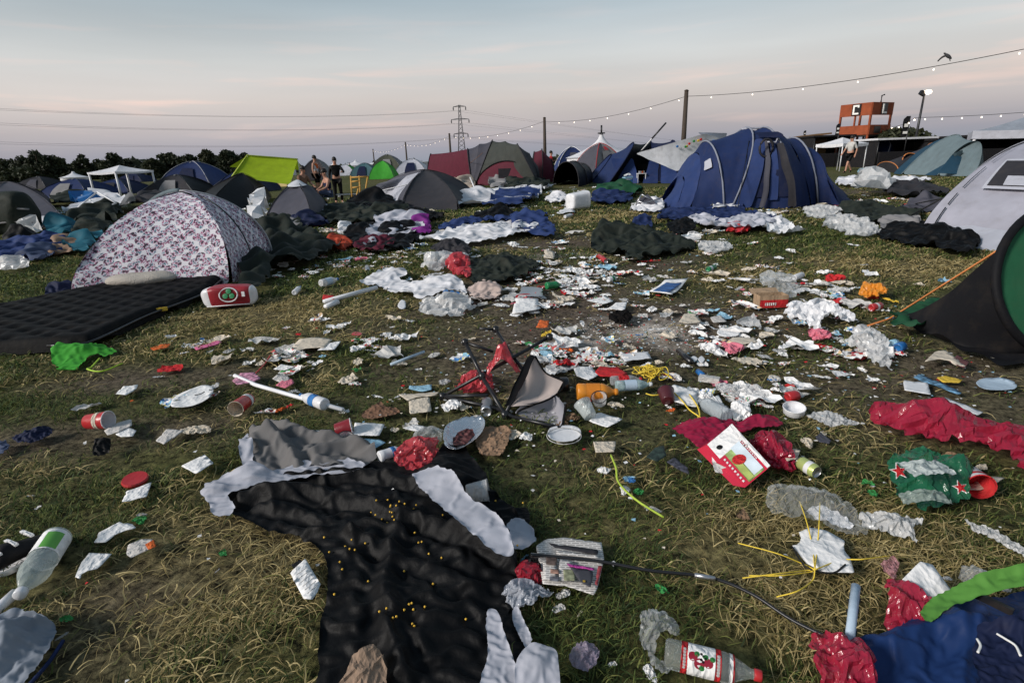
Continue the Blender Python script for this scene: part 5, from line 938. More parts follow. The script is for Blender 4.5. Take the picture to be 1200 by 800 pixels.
cloth('plastic_bag', [(943, 254), (950, 247), (968, 246), (984, 253), (968, 258), (950, 257)], MILK, 'pale grey plastic bag lying left of the olive fabric heap', 'bag', k=1.12, n=30, seed=45, lumps=[(964, 251, .4, .11)])
cloth('plastic_bag', [(890, 262), (905, 256), (918, 262), (934, 272), (925, 278), (905, 280), (896, 272)], WPL, 'white plastic bag with blue and orange print right of the navy tarpaulin', 'bag', k=1.15, n=30, seed=46, lumps=[(908, 268, .3, .09)])
cloth('plastic_bag', [(851, 272), (858, 266), (872, 265), (880, 270), (872, 276), (858, 277)], RPL, 'red and white crumpled bag in front of the navy tarpaulin', 'bag', k=1.2, n=26, seed=47, lumps=[(866, 271, .2, .16)])
cloth('plastic_bag', [(818, 292), (828, 286), (842, 286), (860, 292), (846, 297), (832, 299)], MILK, 'white and red plastic sheet right of the olive sleeping bag', 'bag', k=1.12, n=30, seed=48, lumps=[(835, 291, .25, .05)])
# left-hand mess
cloth('tarpaulin', [(0, 298), (30, 287), (70, 281), (98, 279), (95, 292), (60, 300), (20, 308), (-20, 310)], NAVY2, 'blue tarpaulin strip at the left edge in front of the slate tent', 'tarpaulin', k=1.25, n=40, seed=49, lumps=[(60, 290, .8, .2), (20, 298, .6, .15)])
cloth('jacket', [(62, 300), (66, 287), (80, 284), (92, 289), (88, 298), (70, 302)], fabric('tan', (.3, .2, .14, 1)), 'tan jacket lying on the blue tarpaulin at left', 'jacket', k=1.3, n=22, seed=50, lumps=[(77, 292, .35, .2)])
cloth('jeans', [(30, 304), (50, 292), (66, 290), (64, 302), (44, 310)], JEANS, 'grey blue jeans crumpled left of the tan jacket', 'jeans', k=1.3, n=22, seed=51, lumps=[(50, 300, .35, .16)])
cloth('stool_cover', [(88, 297), (95, 283), (114, 277), (120, 286), (108, 300), (96, 302)], TURQ, 'teal cloth between tan jacket and the patterned tent', 'cloth', k=1.25, n=22, seed=52, lumps=[(106, 289, .35, .3)])
cloth('sleeping_bag', [(58, 276), (64, 267), (80, 266), (89, 272), (84, 277), (70, 279)], TURQ, 'turquoise sleeping bag in front of the slate grey tent', 'sleeping bag', k=1.3, n=22, seed=53, lumps=[(74, 272, .5, .22)])
cloth('pillow', [(30, 268), (36, 262), (56, 261), (62, 267), (50, 273), (36, 274)], WHITEF, 'white pillow beside the turquoise sleeping bag', 'pillow', k=1.12, n=20, seed=54, lumps=[(47, 267, .5, .25)])
cloth('plastic_sack', [(26, 279), (32, 272), (44, 269), (48, 276), (36, 280)], MILK, 'crumpled white sack just below the white pillow', 'sack', k=1.3, n=18, seed=55, lumps=[(38, 275, .3, .2)])
cloth('tarpaulin', [(88, 262), (100, 254), (120, 250), (140, 246), (145, 256), (130, 266), (108, 270), (92, 268)], OLIVE, 'olive tarpaulin heap left of the patterned tent top', 'tarpaulin', k=1.3, n=36, seed=56, lumps=[(112, 260, .7, .35), (132, 254, .5, .35)])
cloth('tarpaulin', [(60, 240), (85, 233), (112, 232), (105, 238), (80, 242)], OLIVE, 'dark tarpaulin lying before the navy dome tents', 'tarpaulin', k=1.2, n=26, seed=57, lumps=[(85, 238, 1, .3)])
cloth('white_cloth', [(-6, 318), (10, 311), (30, 311), (34, 318), (14, 321)], MILK, 'pale plastic bag at the left edge above the grass', 'bag', k=1.25, n=18, seed=58, lumps=[(14, 316, .3, .1)])
def bag3d(c, ux, L_, D_, H_, m, root, name, seed, e=.5, n1=12, n2=22, wr=.012, en=3, ws=8):
    uy = np.array([-ux[1], ux[0], 0]); V = []
    for k in range(n1):
        f = -math.cos(math.pi * k / (n1 - 1)); s_ = (1 - abs(f) ** en) ** .5 + .02
        for j in range(n2): a = 2 * math.pi * j / n2; ca, sa = math.cos(a), math.sin(a); V.append(c + ux * f * L_ + uy * D_ * np.sign(ca) * abs(ca) ** e * s_ + np.array([0, 0, H_ * (1 + np.sign(sa) * abs(sa) ** e * s_)]))
    return obj(name, wrinkle(np.array(V), wr, ws, seed), gridfaces(n1, n2, wrap=True), m, root, sub=1)
c0 = P(4, 277); hb = at(4, 226, c0[1] + .3)[2] / 2; root = thing('storage_bag', c0, 'tall olive fabric bag with two pale straps at the left edge', 'bag'); bag3d(c0 + [0, .35, 0], np.array([1.0, 0, 0]), 34 * mpp(4, 277), .32, hb, OLIVE, root, 'bag_body', 5, e=.6, n1=18, n2=30, wr=.09, en=4, ws=3.5)
for k in (.62, 1.25): tube_obj('strap', [c0 + np.array([34 * mpp(4, 277) * 1.03 * f, .02 + .08 * f * f, hb * k + .02 * math.sin(4 * f)]) for f in np.linspace(-1, 1, 14)], .022, GREYF, root, n=6)
tube_obj('hoop', [[P(30, 275)[0] + .25 * math.sin(a), P(30, 275)[1] - .2, .02 + .3 * (1 - math.cos(a)) / 2 * 1.6] for a in np.linspace(0, 2.2, 10)], .018, WPL, None, n=6); tag(COL.objects[-1], 'curved white pole leaning on the stacked olive bags', 'pole')
# fallen white folding frame on the left
root = thing('folding_table', P(110, 262), 'fallen white folding table frame lying behind the olive tarpaulin', 'table'); yv = P(112, 258)[1]
for a, b in (((80, 252), (114, 225)), ((114, 225), (136, 238)), ((104, 233), (118, 246)), ((80, 252), (100, 254)), ((118, 246), (136, 238)), ((100, 254), (118, 246))): tube_obj('frame_bar', [at(a[0], a[1], yv + .5 * (a[1] < 235)), at(b[0], b[1], yv + .5 * (b[1] < 235))], .025, ALUW, root, n=6)
cloth('plastic_bag', [(92, 248), (98, 242), (108, 243), (108, 249), (98, 252)], BLPL, 'bright blue bag under the fallen white table frame', 'bag', k=1.25, n=16, seed=59, lumps=[(100, 246, .4, .25)])
cloth('printed_bag', [(296, 262), (298, 250), (308, 247), (316, 252), (314, 263), (304, 266)], WPL, 'white printed bag standing between black pointed tent and slate tent', 'bag', k=1.3, n=20, seed=141, lumps=[(306, 257, .4, .8)])
cloth('clothing', [(318, 268), (326, 262), (340, 263), (350, 270), (338, 276), (324, 275)], GREYF, 'pale grey clothes heap below the slate grey tent', 'clothes heap', k=1.3, n=22, seed=142, lumps=[(334, 269, .4, .2)])
cloth('tent_heap', [(130, 286), (140, 276), (158, 272), (150, 290), (138, 296)], TEAL, 'dark teal fabric at the left foot of the patterned tent', 'fabric heap', k=1.3, n=22, seed=143, lumps=[(145, 284, .35, .3)])
cloth('clothing', [(55, 350), (66, 341), (84, 337), (92, 343), (80, 350), (66, 354)], NAVYD, 'dark clothes at the left corner of the patterned tent', 'clothes', k=1.3, n=20, seed=144, lumps=[(74, 345, .25, .14)])
for nm, pts, m_, lb, ct, sd in (('white_sheets', [(90, 256), (100, 246), (122, 238), (142, 240), (150, 250), (128, 254), (108, 259)], WHITEF, 'white rumpled sheets inside the fallen white table frame', 'sheets', 151), ('tent_heap', [(150, 246), (160, 236), (185, 234), (200, 240), (176, 248)], CHAR, 'charcoal fabric heap right of the fallen white table frame', 'fabric heap', 152), ('clothing', [(4, 292), (14, 283), (36, 281), (44, 286), (24, 294)], BLACKF, 'dark clothes strewn left of the turquoise sleeping bag', 'clothes', 153), ('tarpaulin', [(196, 262), (214, 252), (240, 250), (250, 258), (226, 264)], NAVYD, 'dark navy fabric behind the patterned tent', 'fabric', 154), ('tarpaulin', [(86, 276), (98, 268), (122, 266), (130, 272), (112, 279)], OLIVE, 'olive fabric strip between turquoise bag and the patterned tent', 'fabric', 155), ('clothing', [(555, 258), (572, 251), (596, 250), (604, 255), (580, 260)], BLACKF, 'black clothes behind the blue and white tarpaulin', 'clothes', 156), ('white_cloth', [(640, 237), (650, 231), (664, 231), (668, 236), (652, 240)], WHITEF, 'white cloth left of the white plastic tub', 'cloth', 157), ('tent_heap', [(1058, 248), (1072, 240), (1098, 239), (1106, 246), (1080, 251)], CHAR2, 'slate fabric heap below the dark grey cloth heap, by the lilac tent', 'fabric heap', 158), ('white_cloth', [(905, 238), (918, 231), (940, 231), (948, 237), (926, 241)], GREYF, 'grey cloth in front of the right foot of the navy family tent', 'cloth', 159), ('clothing', [(780, 272), (790, 266), (806, 267), (815, 273), (798, 277)], BLACKF, 'black garment right of the olive sleeping bag', 'garment', 160), ('clothing', [(740, 270), (748, 261), (758, 260), (764, 267), (754, 272)], NAVY, 'navy garment just behind the olive sleeping bag', 'garment', 161), ('tarpaulin', [(455, 258), (470, 252), (500, 250), (520, 256), (490, 262)], BLACKF, 'black fabric between grey heap and the collapsed charcoal tent', 'fabric', 162), ('clothing', [(505, 300), (520, 294), (545, 296), (552, 302), (528, 305)], CHAR, 'charcoal garment above the pale bag with green print', 'garment', 163)):
    cx_, cy_ = np.mean([q[0] for q in pts]), np.mean([q[1] for q in pts]); cloth(nm, pts, m_, lb, ct, k=1.25, n=24, seed=sd, lumps=[(cx_, cy_, .45, .22)])
# airbed
poly = gp([(-70, 372), (14, 366), (110, 345), (190, 322), (262, 334), (240, 352), (176, 378), (108, 411), (60, 415), (-40, 418), (-110, 420)]); OCC.append(poly[:, :2])
W2 = poly[:, :2]; s = .035; xs = np.arange(W2[:, 0].min() - s, W2[:, 0].max() + s, s); ys = np.arange(W2[:, 1].min() - s, W2[:, 1].max() + s, s); X, Y = np.meshgrid(xs, ys); dd, bx, by = poly_sd(W2, X, Y); M = dd < .5 * s; o_ = M & (dd > -.3 * s); X = np.where(o_, bx, X); Y = np.where(o_, by, Y)
ax_ = P(262, 334) - P(108, 411); ax_ = ax_[:2] / np.linalg.norm(ax_[:2]); uu = (X * ax_[0] + Y * ax_[1]) / .21; vv = (-X * ax_[1] + Y * ax_[0]) / .17
row = np.floor(vv); fu = uu + .5 * (row % 2); fu = fu - np.floor(fu) - .5; fv = vv - row - .5; dim = np.exp(-((fu / .22) ** 2 + (fv / .24) ** 2)); edge_ = np.clip(-dd / .07, 0, 1); Zm = .015 + .115 * np.sqrt(np.clip(1 - (1 - edge_) ** 2, 0, 1)) - .04 * dim * (dd < -.08) + .01 * fbm(X * 2, Y * 2, None, 4, 2)
idx = -np.ones(M.shape, int); idx[M] = np.arange(M.sum()); F = [tuple(int(q) for q in (idx[j, i], idx[j, i + 1], idx[j + 1, i + 1], idx[j + 1, i]) if q >= 0) for j in range(M.shape[0] - 1) for i in range(M.shape[1] - 1)]; F = [f for f in F if len(f) > 2]
root = thing('airbed', P(120, 375), 'deflating black airbed with rows of round dimples before the patterned tent', 'airbed'); V = np.stack([X[M], Y[M], Zm[M]], -1)
obj('mattress', V, F, mat('flocked_black', (.0035, .0035, .004, 1), rough=.75, var=.3, bump=.3, bscale=20, spec=.12, dirt=.08), root, sub=1); tube_obj('seam', [p + [0, -.01, .075] for p in spline(poly[4:9], 6)], .011, BPL, root, n=6); MB().box(P(193, 371) + [0, -.02, .08], (.1, .015, .035), .5).build('sewn_tag', YELP, root)
# furry pillow on airbed
V = []; c0 = P(170, 342) + np.array([0, 0, .1]); lx = 38 * mpp(170, 342)
for k in range(12):
    f = k / 11 * math.pi
    for j in range(24): a = 2 * math.pi * j / 24; sc_ = math.sin(f) ** .6; V.append(c0 + [lx * 1.0 * math.cos(a) * sc_ + .03 * math.sin(a), lx * .42 * math.sin(a) * sc_ + lx * .1 * math.cos(a), .06 + .075 * -math.cos(f)])
o = obj('pillow', wrinkle(np.array(V), .025, 7, 3), gridfaces(12, 24, wrap=True), FUR, None, sub=1); tag(o, 'pale fleece pillow lying on the black airbed', 'pillow')
# red cool bag
c0 = P(268, 361); mp_ = mpp(268, 361); root = thing('cool_bag', c0, 'red cool bag with white ring and green emblem, right of the airbed', 'bag'); ux = np.array([1, .12, 0]); ux /= np.linalg.norm(ux)
L_, D_, H_ = 29 * mp_, .10, .105; cb = c0 + [0, .1, .005]; bag3d(cb, ux, L_, D_, H_, mat('cool_bag_red', (.3, .02, .03, 1), rough=.38, spec=.4, crum=('r', 3, .02)), root, 'bag_body', 4, e=.42, n1=16, n2=28, en=7, wr=.02, ws=6); OCC.append(gp([(238, 340), (298, 338), (300, 362), (240, 365)])[:, :2])
fy = cb + np.array([ux[1], -ux[0], 0]) * (D_ + .006); WM = lambda u, v: fy + ux * u + np.array([0, 0, H_ + v]) + np.array([0, .0 + .55 * max(0, v) ** 1.2, 0])
ring = [WM(.088 * math.cos(a) + .015, .068 * math.sin(a) + .028) + [0, -.012, 0] for a in np.linspace(0, 2 * math.pi, 30)]; tube_obj('white_ring', ring, .007, WPL, root, n=5)
for a in (math.pi / 2, math.pi / 2 + 2.094, math.pi / 2 + 4.189): MB().lathe([(.001, -.006), (.028, -.004), (.028, .004), (.001, .006)], WM(.036 * math.cos(a) + .015, .030 * math.sin(a) + .034) + [0, -.012, 0], (0, -1, .4), 10).build('green_emblem', GPL, root)
bag3d(cb + ux * (-.01), ux, L_ * 1.07, D_ * .95, H_ * .97, WPL, root, 'white_end', 4, e=.42, n1=16, n2=28, en=9, wr=.02, ws=6); tube_obj('hem', [WM(-L_ * .85, -H_ * .78), WM(L_ * .8, -H_ * .72)], .006, WPL, root, n=5); MB().box(WM(L_ * .62, .03) + [0, -.01, 0], (.03, .01, .05)).build('white_mark', WPL, root)
# lime green scrap of tent with strap
root = thing('tent_scrap', P(90, 425), 'bright green scrap of tent fabric with a lime cord below the airbed', 'fabric scrap')
cloth('fabric', [(62, 430), (70, 408), (95, 409), (132, 413), (125, 420), (105, 422), (92, 434), (75, 437)], GREENF, parent=root, k=1.12, n=26, seed=61, lumps=[(80, 420, .16, .12), (110, 417, .12, .05)])
tube_obj('cord', spline([P(118, 424) + [0, 0, .03], P(108, 433) + [0, 0, .02], P(104, 437) + [0, 0, .03], P(120, 438) + [0, 0, .02], P(145, 430) + [0, 0, .03]]), .006, mat('cord_lime', (.4, .6, .05, 1)), root, n=5)
# white tarp with poles (centre left)
root = thing('tarpaulin', P(490, 335), 'white tarpaulin with its pole lying on the grass, centre left', 'tarpaulin')
cloth('sheet', [(427, 333), (445, 322), (460, 319), (475, 324), (471, 331), (505, 333), (530, 334), (550, 340), (543, 348), (520, 346), (500, 352), (478, 348), (450, 340)], WHITEF, parent=root, k=1.12, n=38, seed=63, lumps=[(460, 326, .25, .12), (520, 340, .3, .08)])
tube_obj('pole', [P(380, 357) + [0, 0, .03], P(442, 342) + [0, 0, .05]], .025, ALUW, root); tube_obj('pole', [P(382, 362) + [0, 0, .02], P(396, 357) + [0, 0, .03]], .03, ALUW, root)
cloth('plastic_bag', [(491, 362), (505, 353), (525, 349), (545, 349), (551, 360), (542, 372), (515, 374), (496, 372)], MILK, 'white carrier bag with blue spots in front of the white tarpaulin', 'bag', k=1.2, n=26, seed=64, lumps=[(525, 362, .2, .1)])
BAGW = COL.objects[-1]
for i, (a, b) in enumerate(((524, 351.5), (531, 352.5), (537, 354))): 
    o = MB().lathe([(.001, 0), (.028, .0), (.028, .006), (.001, .006)], P(a, b) + [0, -.07, .10], (0, -.6, 1), 10).build('blue_spot', BLUP, None, loc=P(a, b) + [0, -.07, .10]); o.parent = BAGW; o.location = o.location - BAGW.location
cloth('plastic_bag', [(523, 318), (528, 308), (546, 307), (553, 316), (551, 328), (538, 326)], PINKFILM, 'coral pink bag beside the dark green flat bundle', 'bag', k=1.35, n=22, seed=65, lumps=[(540, 317, .18, .16)])
cloth('plastic_bag', [(496, 312), (506, 306), (530, 303), (548, 306), (530, 312), (512, 320), (498, 318)], MILK, 'pale plastic bag with dark green print left of the coral bag', 'bag', k=1.3, n=22, seed=66, lumps=[(515, 312, .25, .12)])
cloth('blanket', [(548, 346), (560, 335), (575, 334), (590, 343), (580, 352), (560, 352)], fabric('dusty_pink', (.5, .4, .36, 1)), 'dusty pink cloth below the dark green flat bundle', 'cloth', k=1.25, n=20, seed=67, lumps=[(570, 344, .2, .1)])
# orange bits in the left middle
cloth('clothing', [(378, 290), (386, 281), (400, 282), (412, 288), (404, 295), (385, 293)], fabric('orange_red', (.4, .06, .03, 1)), 'orange red garment heap left of the grey and black tent heap', 'garment', k=1.35, n=22, seed=68, lumps=[(394, 288, .3, .15)])
cloth('plastic_bag', [(395, 276), (400, 268), (412, 269), (414, 275), (404, 278)], WPL, 'round white bag above the orange red garment', 'bag', k=1.2, n=18, seed=69, lumps=[(405, 273, .3, .2)])
cloth('tarpaulin', [(338, 268), (345, 255), (360, 257), (385, 264), (372, 268), (355, 270)], NAVYD, 'dark blue cloth in front of the slate grey tent', 'cloth', k=1.25, n=24, seed=70, lumps=[(358, 263, .5, .15)])
cloth('tent_heap', [(374, 258), (385, 246), (405, 243), (430, 244), (455, 250), (478, 246), (480, 258), (440, 262), (400, 264)], OLIVE, 'olive fabric heap between slate tent and the collapsed charcoal tent', 'fabric heap', k=1.28, n=44, seed=71, lumps=[(400, 252, .6, .3), (450, 254, .6, .35)])
cloth('tent_heap', [(408, 246), (420, 234), (440, 232), (462, 240), (470, 246), (440, 250)], BLACKF, 'black fabric heap left of the collapsed charcoal tent', 'fabric heap', k=1.25, n=34, seed=72, lumps=[(438, 242, .7, .4)])
cloth('plastic_bag', [(374, 252), (382, 246), (398, 245), (400, 250), (386, 254)], LGREY, 'pale grey cloth right beside the slate grey tent', 'cloth', k=1.25, n=18, seed=73, lumps=[(388, 249, .4, .2)])
cloth('tent_heap', [(586, 222), (600, 216), (625, 213), (640, 217), (640, 222), (610, 224)], OLIVE, 'dark fabric heap in front of the arched maroon door', 'fabric heap', k=1.28, n=30, seed=74, lumps=[(605, 219, .7, .3), (628, 218, .6, .2)])
cloth('clothing', [(525, 226), (532, 216), (548, 211), (556, 216), (552, 226), (538, 229)], BEIGE, 'beige and yellow clothes heap right of the collapsed charcoal tent', 'clothes heap', k=1.3, n=26, seed=75, lumps=[(542, 220, .6, .45)])
cloth('clothing', [(570, 222), (576, 212), (590, 209), (598, 216), (592, 223)], GREYF, 'grey clothes heap at the left foot of the arched door', 'clothes heap', k=1.3, n=22, seed=76, lumps=[(584, 217, .5, .4)])
yv = P(555, 226)[1]; o = tube_obj('tent_pole', [at(551, 208, yv), P(559, 228)], .03, ALUW, None); tag(o, 'white pole leaning over the beige clothes heap', 'pole')
# yellow folding frame among the people
yv = P(415, 240)[1]; root = thing('clothes_rack', P(415, 240), 'yellow folding frame standing beside the person in black', 'folding frame')
for a, b in (((411, 206), (413, 240)), ((421, 206), (423, 240)), ((411, 208), (432, 208)), ((413, 220), (422, 220)), ((412, 213), (422, 213)), ((416, 238), (420, 222)), ((431, 207), (426, 240))): tube_obj('frame_bar', [at(a[0], a[1], yv), at(b[0], max(b[1] - 1, 0), yv)], .03, YWOOD, root, n=6)
# white tub, cooler box, stool, folded chair
c0 = P(679, 247); root = thing('plastic_tub', c0, 'white plastic tub lying on its side with a red label', 'tub'); ax_ = np.array([.85, .5, .06]); r_ = .21; mb = MB()
V = []; F = []
for k, (s_, h) in enumerate(((.05, 0), (.9, 0), (1, .03), (1.0, .3), (1.08, .52), (1.12, .52), (1.12, .56), (1.02, .56), (.95, .5), (.92, .06), (.05, .05))):
    for j in range(28):
        a = 2 * math.pi * j / 28; u = math.copysign(abs(math.cos(a)) ** .5, math.cos(a)); v = math.copysign(abs(math.sin(a)) ** .5, math.sin(a)); sx = np.array([-.5, .85, 0]) / 1.0; V.append(c0 + np.array([-.26, .1, r_ * 1.1]) + ax_ * h + sx * u * r_ * s_ + np.array([0, 0, 1]) * v * r_ * s_)
obj('tub_body', V, gridfaces(11, 28, wrap=True), WPL, root, sub=1); MB().box(P(678, 246) + [0, -.02, .12], (.14, .01, .12), .5).build('label_patch', REDP, root); OCC.append(gp([(664, 240), (693, 236), (694, 246), (668, 250)])[:, :2])
o = sheet('tub_lid', [(652, 250), (662, 245), (672, 245), (674, 249), (660, 251.5)], WPL, 'white tub lid lying on the grass left of the tub', 'lid', z=.04)
c0 = P(736, 218); root = thing('cool_box', c0, 'bright blue cool box with a bag on top in front of the awning tent', 'cool box'); bb = MB().box(c0 + [0, .15, .17], (.42, .28, .34), .3).build('box', BLPL, root); bv = bb.modifiers.new('bevel', 'BEVEL'); bv.width = .03; bv.segments = 3; bb = MB().box(c0 + [0, .15, .37], (.44, .3, .05), .3).build('lid', SKYP, root); bv = bb.modifiers.new('bevel', 'BEVEL'); bv.width = .02; tube_obj('handle', [c0 + [-.2, .02, .33], c0 + [-.1, -.12, .30], c0 + [.1, -.1, .30], c0 + [.21, .1, .33]], .012, WPL, root, n=6)
V, F = sim(np.array([[-.2, -.15], [.2, -.12], [.22, .15], [-.15, .17]]), (1.35, 1.35), 0, 18, 9, [(0, 0, .15, .12)]); o = obj('plastic_bag', V + (c0 + [0, .15, .39]), F, MILK, None, sub=1); tag(o, 'crumpled pale bag on top of the blue cool box', 'bag')
c0 = P(752, 215); root = thing('stool', c0, 'small white table full of cups beside the blue cool box', 'table'); MB().box(c0 + [0, .15, .47], (.42, .3, .025), .1).build('tabletop', ALUW, root)
for x, y in ((-.19, .03), (.19, .03), (.19, .27), (-.19, .27)): tube_obj('leg', [c0 + [x, y, 0], c0 + [x, y, .46]], .014, ALUW, root, n=6)
for i in range(4): o = MB().lathe([(.03, 0), (.038, .1), (.04, .1), (.036, .09)], c0 + [-.12 + .08 * i, .1 + .05 * (i % 2), .483], n=10).build('cup', [WPL, CLEARF, ORP, GPAP][i], smooth=True); tag(o, ['white cup leftmost on the small white table', 'clear cup second from left on the small table', 'orange cup third from left on the small table', 'grey cup at the right end of the small table'][i], 'cup', 'cups on the small white table')
c0 = P(760, 247); yv = c0[1]; root = thing('camping_chair', c0, 'folded grey camping chair on a white sheet left of the navy tent', 'chair')
for a, b in (((740, 243), (775, 232)), ((738, 246), (760, 236)), ((748, 236), (770, 243)), ((745, 240), (752, 228)), ((752, 228), (764, 234))): tube_obj('frame_bar', [at(a[0], a[1], yv + .2), at(b[0], b[1], yv + .2)], .02, STEEL, root, n=6)
V, F = patch4(at(744, 236, yv + .3), at(758, 228, yv + .3), at(772, 241, yv + .1), at(755, 244, yv + .1), sag=.05); obj('seat', V, F, CHAR2, root, sub=1)
cloth('white_cloth', [(742, 248), (752, 240), (768, 237), (776, 240), (779, 248), (762, 250)], WHITEF, 'rumpled white cloth under the folded camping chair', 'cloth', k=1.28, n=26, seed=81, lumps=[(766, 244, .4, .2)])
# curled blue foam mat
c0 = P(1021, 203); root = thing('foam_mat', c0, 'curled light blue foam mat lying near the walking person', 'mat'); V = []
for k in range(10):
    for j in range(18): a = math.pi * 1.25 * j / 17 - .3; V.append(c0 + np.array([-.45 + .9 * k / 9, .22 - .3 * math.cos(a) * (1 - .3 * k / 9), .03 + .24 * abs(math.sin(a)) * (1 - .4 * k / 9)]))
obj('mat_sheet', V, gridfaces(10, 18), SKYP, root, thick=.012)

# ---- broken camping chair in the middle
root = thing('camping_chair', P(575, 480), 'broken black camping chair frame with torn beige and grey seat, middle foreground', 'chair')
Yc = P(590, 490)[1]
Dn = P(519, 468) + [0, 0, .02]; Cn = P(592, 490) + [0, 0, .02]; A_ = at(545, 401, Yc + .55); B_ = at(565, 441, Yc + .28); E_ = at(644, 395, Yc + .45); F_ = at(581, 386, Yc + .62); G_ = at(600, 416, Yc + .42); H_n = at(616, 437, Yc + .3); K_ = P(656, 507) + [0, 0, .03]
for a, b, r_ in ((Dn, E_, .011), (A_, B_, .012), (B_, Cn, .012), (A_, at(578, 412, Yc + .5), .010), (F_, G_, .011), (G_, H_n, .011), (H_n, Cn, .011), (at(562, 385, Yc + .6), F_, .009), (Dn, at(572, 463, Yc + .15), .011), (Dn, P(583, 484) + [0, 0, .03], .011), (P(583, 484) + [0, 0, .03], P(601, 492) + [0, 0, .02], .011), (P(601, 492) + [0, 0, .02], K_, .010)): tube_obj('frame_tube', [a, b], r_, METALD, root)
for q in (A_, F_, E_, B_, Dn, Cn): MB().lathe([(.006, -.022), (.02, -.018), (.022, .016), (.008, .024)], q, (0, .3, 1), 10).build('joint', BPL, root, smooth=True)
p1, p2, p3, p4_, p5, p6 = at(627, 417, Yc + .35), at(640, 437, Yc + .3), at(661, 447, Yc + .25), at(652, 462, Yc + .12), at(628, 473, Yc + .02), P(592, 479) + [0, 0, .02]
def panel(top, bot, n=14, sag=.06, seed=1, wr=.012):
    t = spline(top, 6); b = spline(bot, 6); ti = np.array([t[int(i * (len(t) - 1) / (n - 1))] for i in range(n)]); bi = np.array([b[int(i * (len(b) - 1) / (n - 1))] for i in range(n)]); V = []
    for i in range(n):
        f = i / (n - 1); r_ = ti * (1 - f) + bi * f; r_ = r_ + np.array([0, .02, -sag]) * (math.sin(math.pi * f)) * np.sin(np.linspace(0, math.pi, n))[:, None]; V.append(r_)
    return wrinkle(np.concatenate(V), wr, 6, seed), gridfaces(n, n)
V, F = panel([at(618, 425, Yc + .33), p1, p2, p3], [p6, at(604, 476, Yc + .02), p5, p4_]); obj('beige_seat', V, F, fabric('warm_beige', (.56, .47, .43, 1), dirt=.05), root, sub=1)
V, F = panel([p5 + [-.08, 0, -.005], at(640, 468, Yc + .08), at(650, 463, Yc + .1), at(663, 474, Yc + .05)], [at(606, 484, Yc + .0), at(625, 496, Yc - .03), at(645, 504, Yc - .07), K_ + [.01, 0, .0]], seed=5, sag=.03); obj('grey_back', V, F, fabric('seat_grey', (.34, .33, .36, 1), dirt=.05), root, sub=1)
V, F = panel([at(619, 418, Yc + .34), at(624, 415, Yc + .35), at(628, 417, Yc + .34)], [at(592, 476, Yc + .02), at(598, 474, Yc + .03), at(612, 455, Yc + .1)], seed=7, sag=.0); obj('black_edge', V, F, BLACKF, root, sub=1)
tube_obj('hem', spline([p1, p2, p3, p4_, p5, p6]), .006, BLACKF, root, n=5); tube_obj('hem', spline([p5, at(606, 484, Yc), at(625, 496, Yc - .03), K_, at(663, 474, Yc + .05)]), .006, BLACKF, root, n=5)
# coral bags under it
V, F = sim(np.array([[-.1, -.05], [.09, -.05], [.11, .06], [-.08, .07]]), (1.25, 1.6), 0, 20, 9, [(0, 0, .09, .3)], amp=1.5)
c0 = P(590, 462); o = obj('plastic_bag', V + c0, F, PINKFILM, None, sub=1); tag(o, 'coral red plastic bag standing inside the broken chair frame', 'bag')
cloth('plastic_bag', [(535, 459), (548, 446), (560, 441), (576, 447), (578, 459), (556, 463)], PINKFILM, 'flat coral red bag lying left in the broken chair frame', 'bag', k=1.3, n=22, seed=83, lumps=[(560, 452, .1, .07)])
# ---- maroon cloth with the open cardboard box
cloth('tent_bag', [(789, 505), (800, 500), (845, 497), (880, 496), (912, 497), (908, 504), (870, 507), (850, 520), (838, 535), (818, 525)], fabric('crimson', (.28, .015, .05, 1), rough=.35), 'crimson tent bag lying behind the fruit juice carton', 'bag', k=(1.1, 1.28), rot=0, n=34, seed=85, lumps=[(830, 508, .12, .06), (890, 500, .1, .05)])
cloth('plastic_bag', [(880, 520), (895, 511), (915, 522), (931, 545), (925, 554), (902, 550), (885, 540)], REDFILM, 'crimson plastic bag bunched right of the juice carton', 'bag', k=1.4, n=26, seed=86, lumps=[(908, 535, .09, .08)])
root = thing('juice_carton', P(866, 540), 'open red and white drinks box printed with fruit on the crimson bag', 'carton')
a, b, c, d = P(829, 521, .06), P(858, 497, .13), P(903, 546, .10), P(873, 571, .03)
def on_box(u, v, o=0): p = (a * (1 - u) + b * u) * (1 - v) + (d * (1 - u) + c * u) * v; nrm = np.cross(b - a, d - a); nrm /= np.linalg.norm(nrm); nrm *= -1 if nrm[2] < 0 else 1; return p + nrm * o
def patch_box(u0, u1, v0, v1, m_, name, o): mb = MB(); return MB().add([on_box(u0, v0, o), on_box(u1, v0, o), on_box(u1, v1, o), on_box(u0, v1, o)], [(0, 1, 2, 3)]).build(name, m_, root, thick=.0012)
top = [on_box(0, 0), on_box(1, 0), on_box(1, 1), on_box(0, 1)]; dn = [p + np.array([-.03, .045, -.075]) for p in top]; dn = [np.array([p[0], p[1], max(p[2], .012)]) for p in dn]
MB().add(top + dn, [(0, 1, 2, 3), (0, 4, 5, 1), (1, 5, 6, 2), (2, 6, 7, 3), (3, 7, 4, 0), (7, 6, 5, 4)]).build('box', mat('carton_red', (.5, .02, .05, 1), rough=.4, spec=.4, bump=0), root)
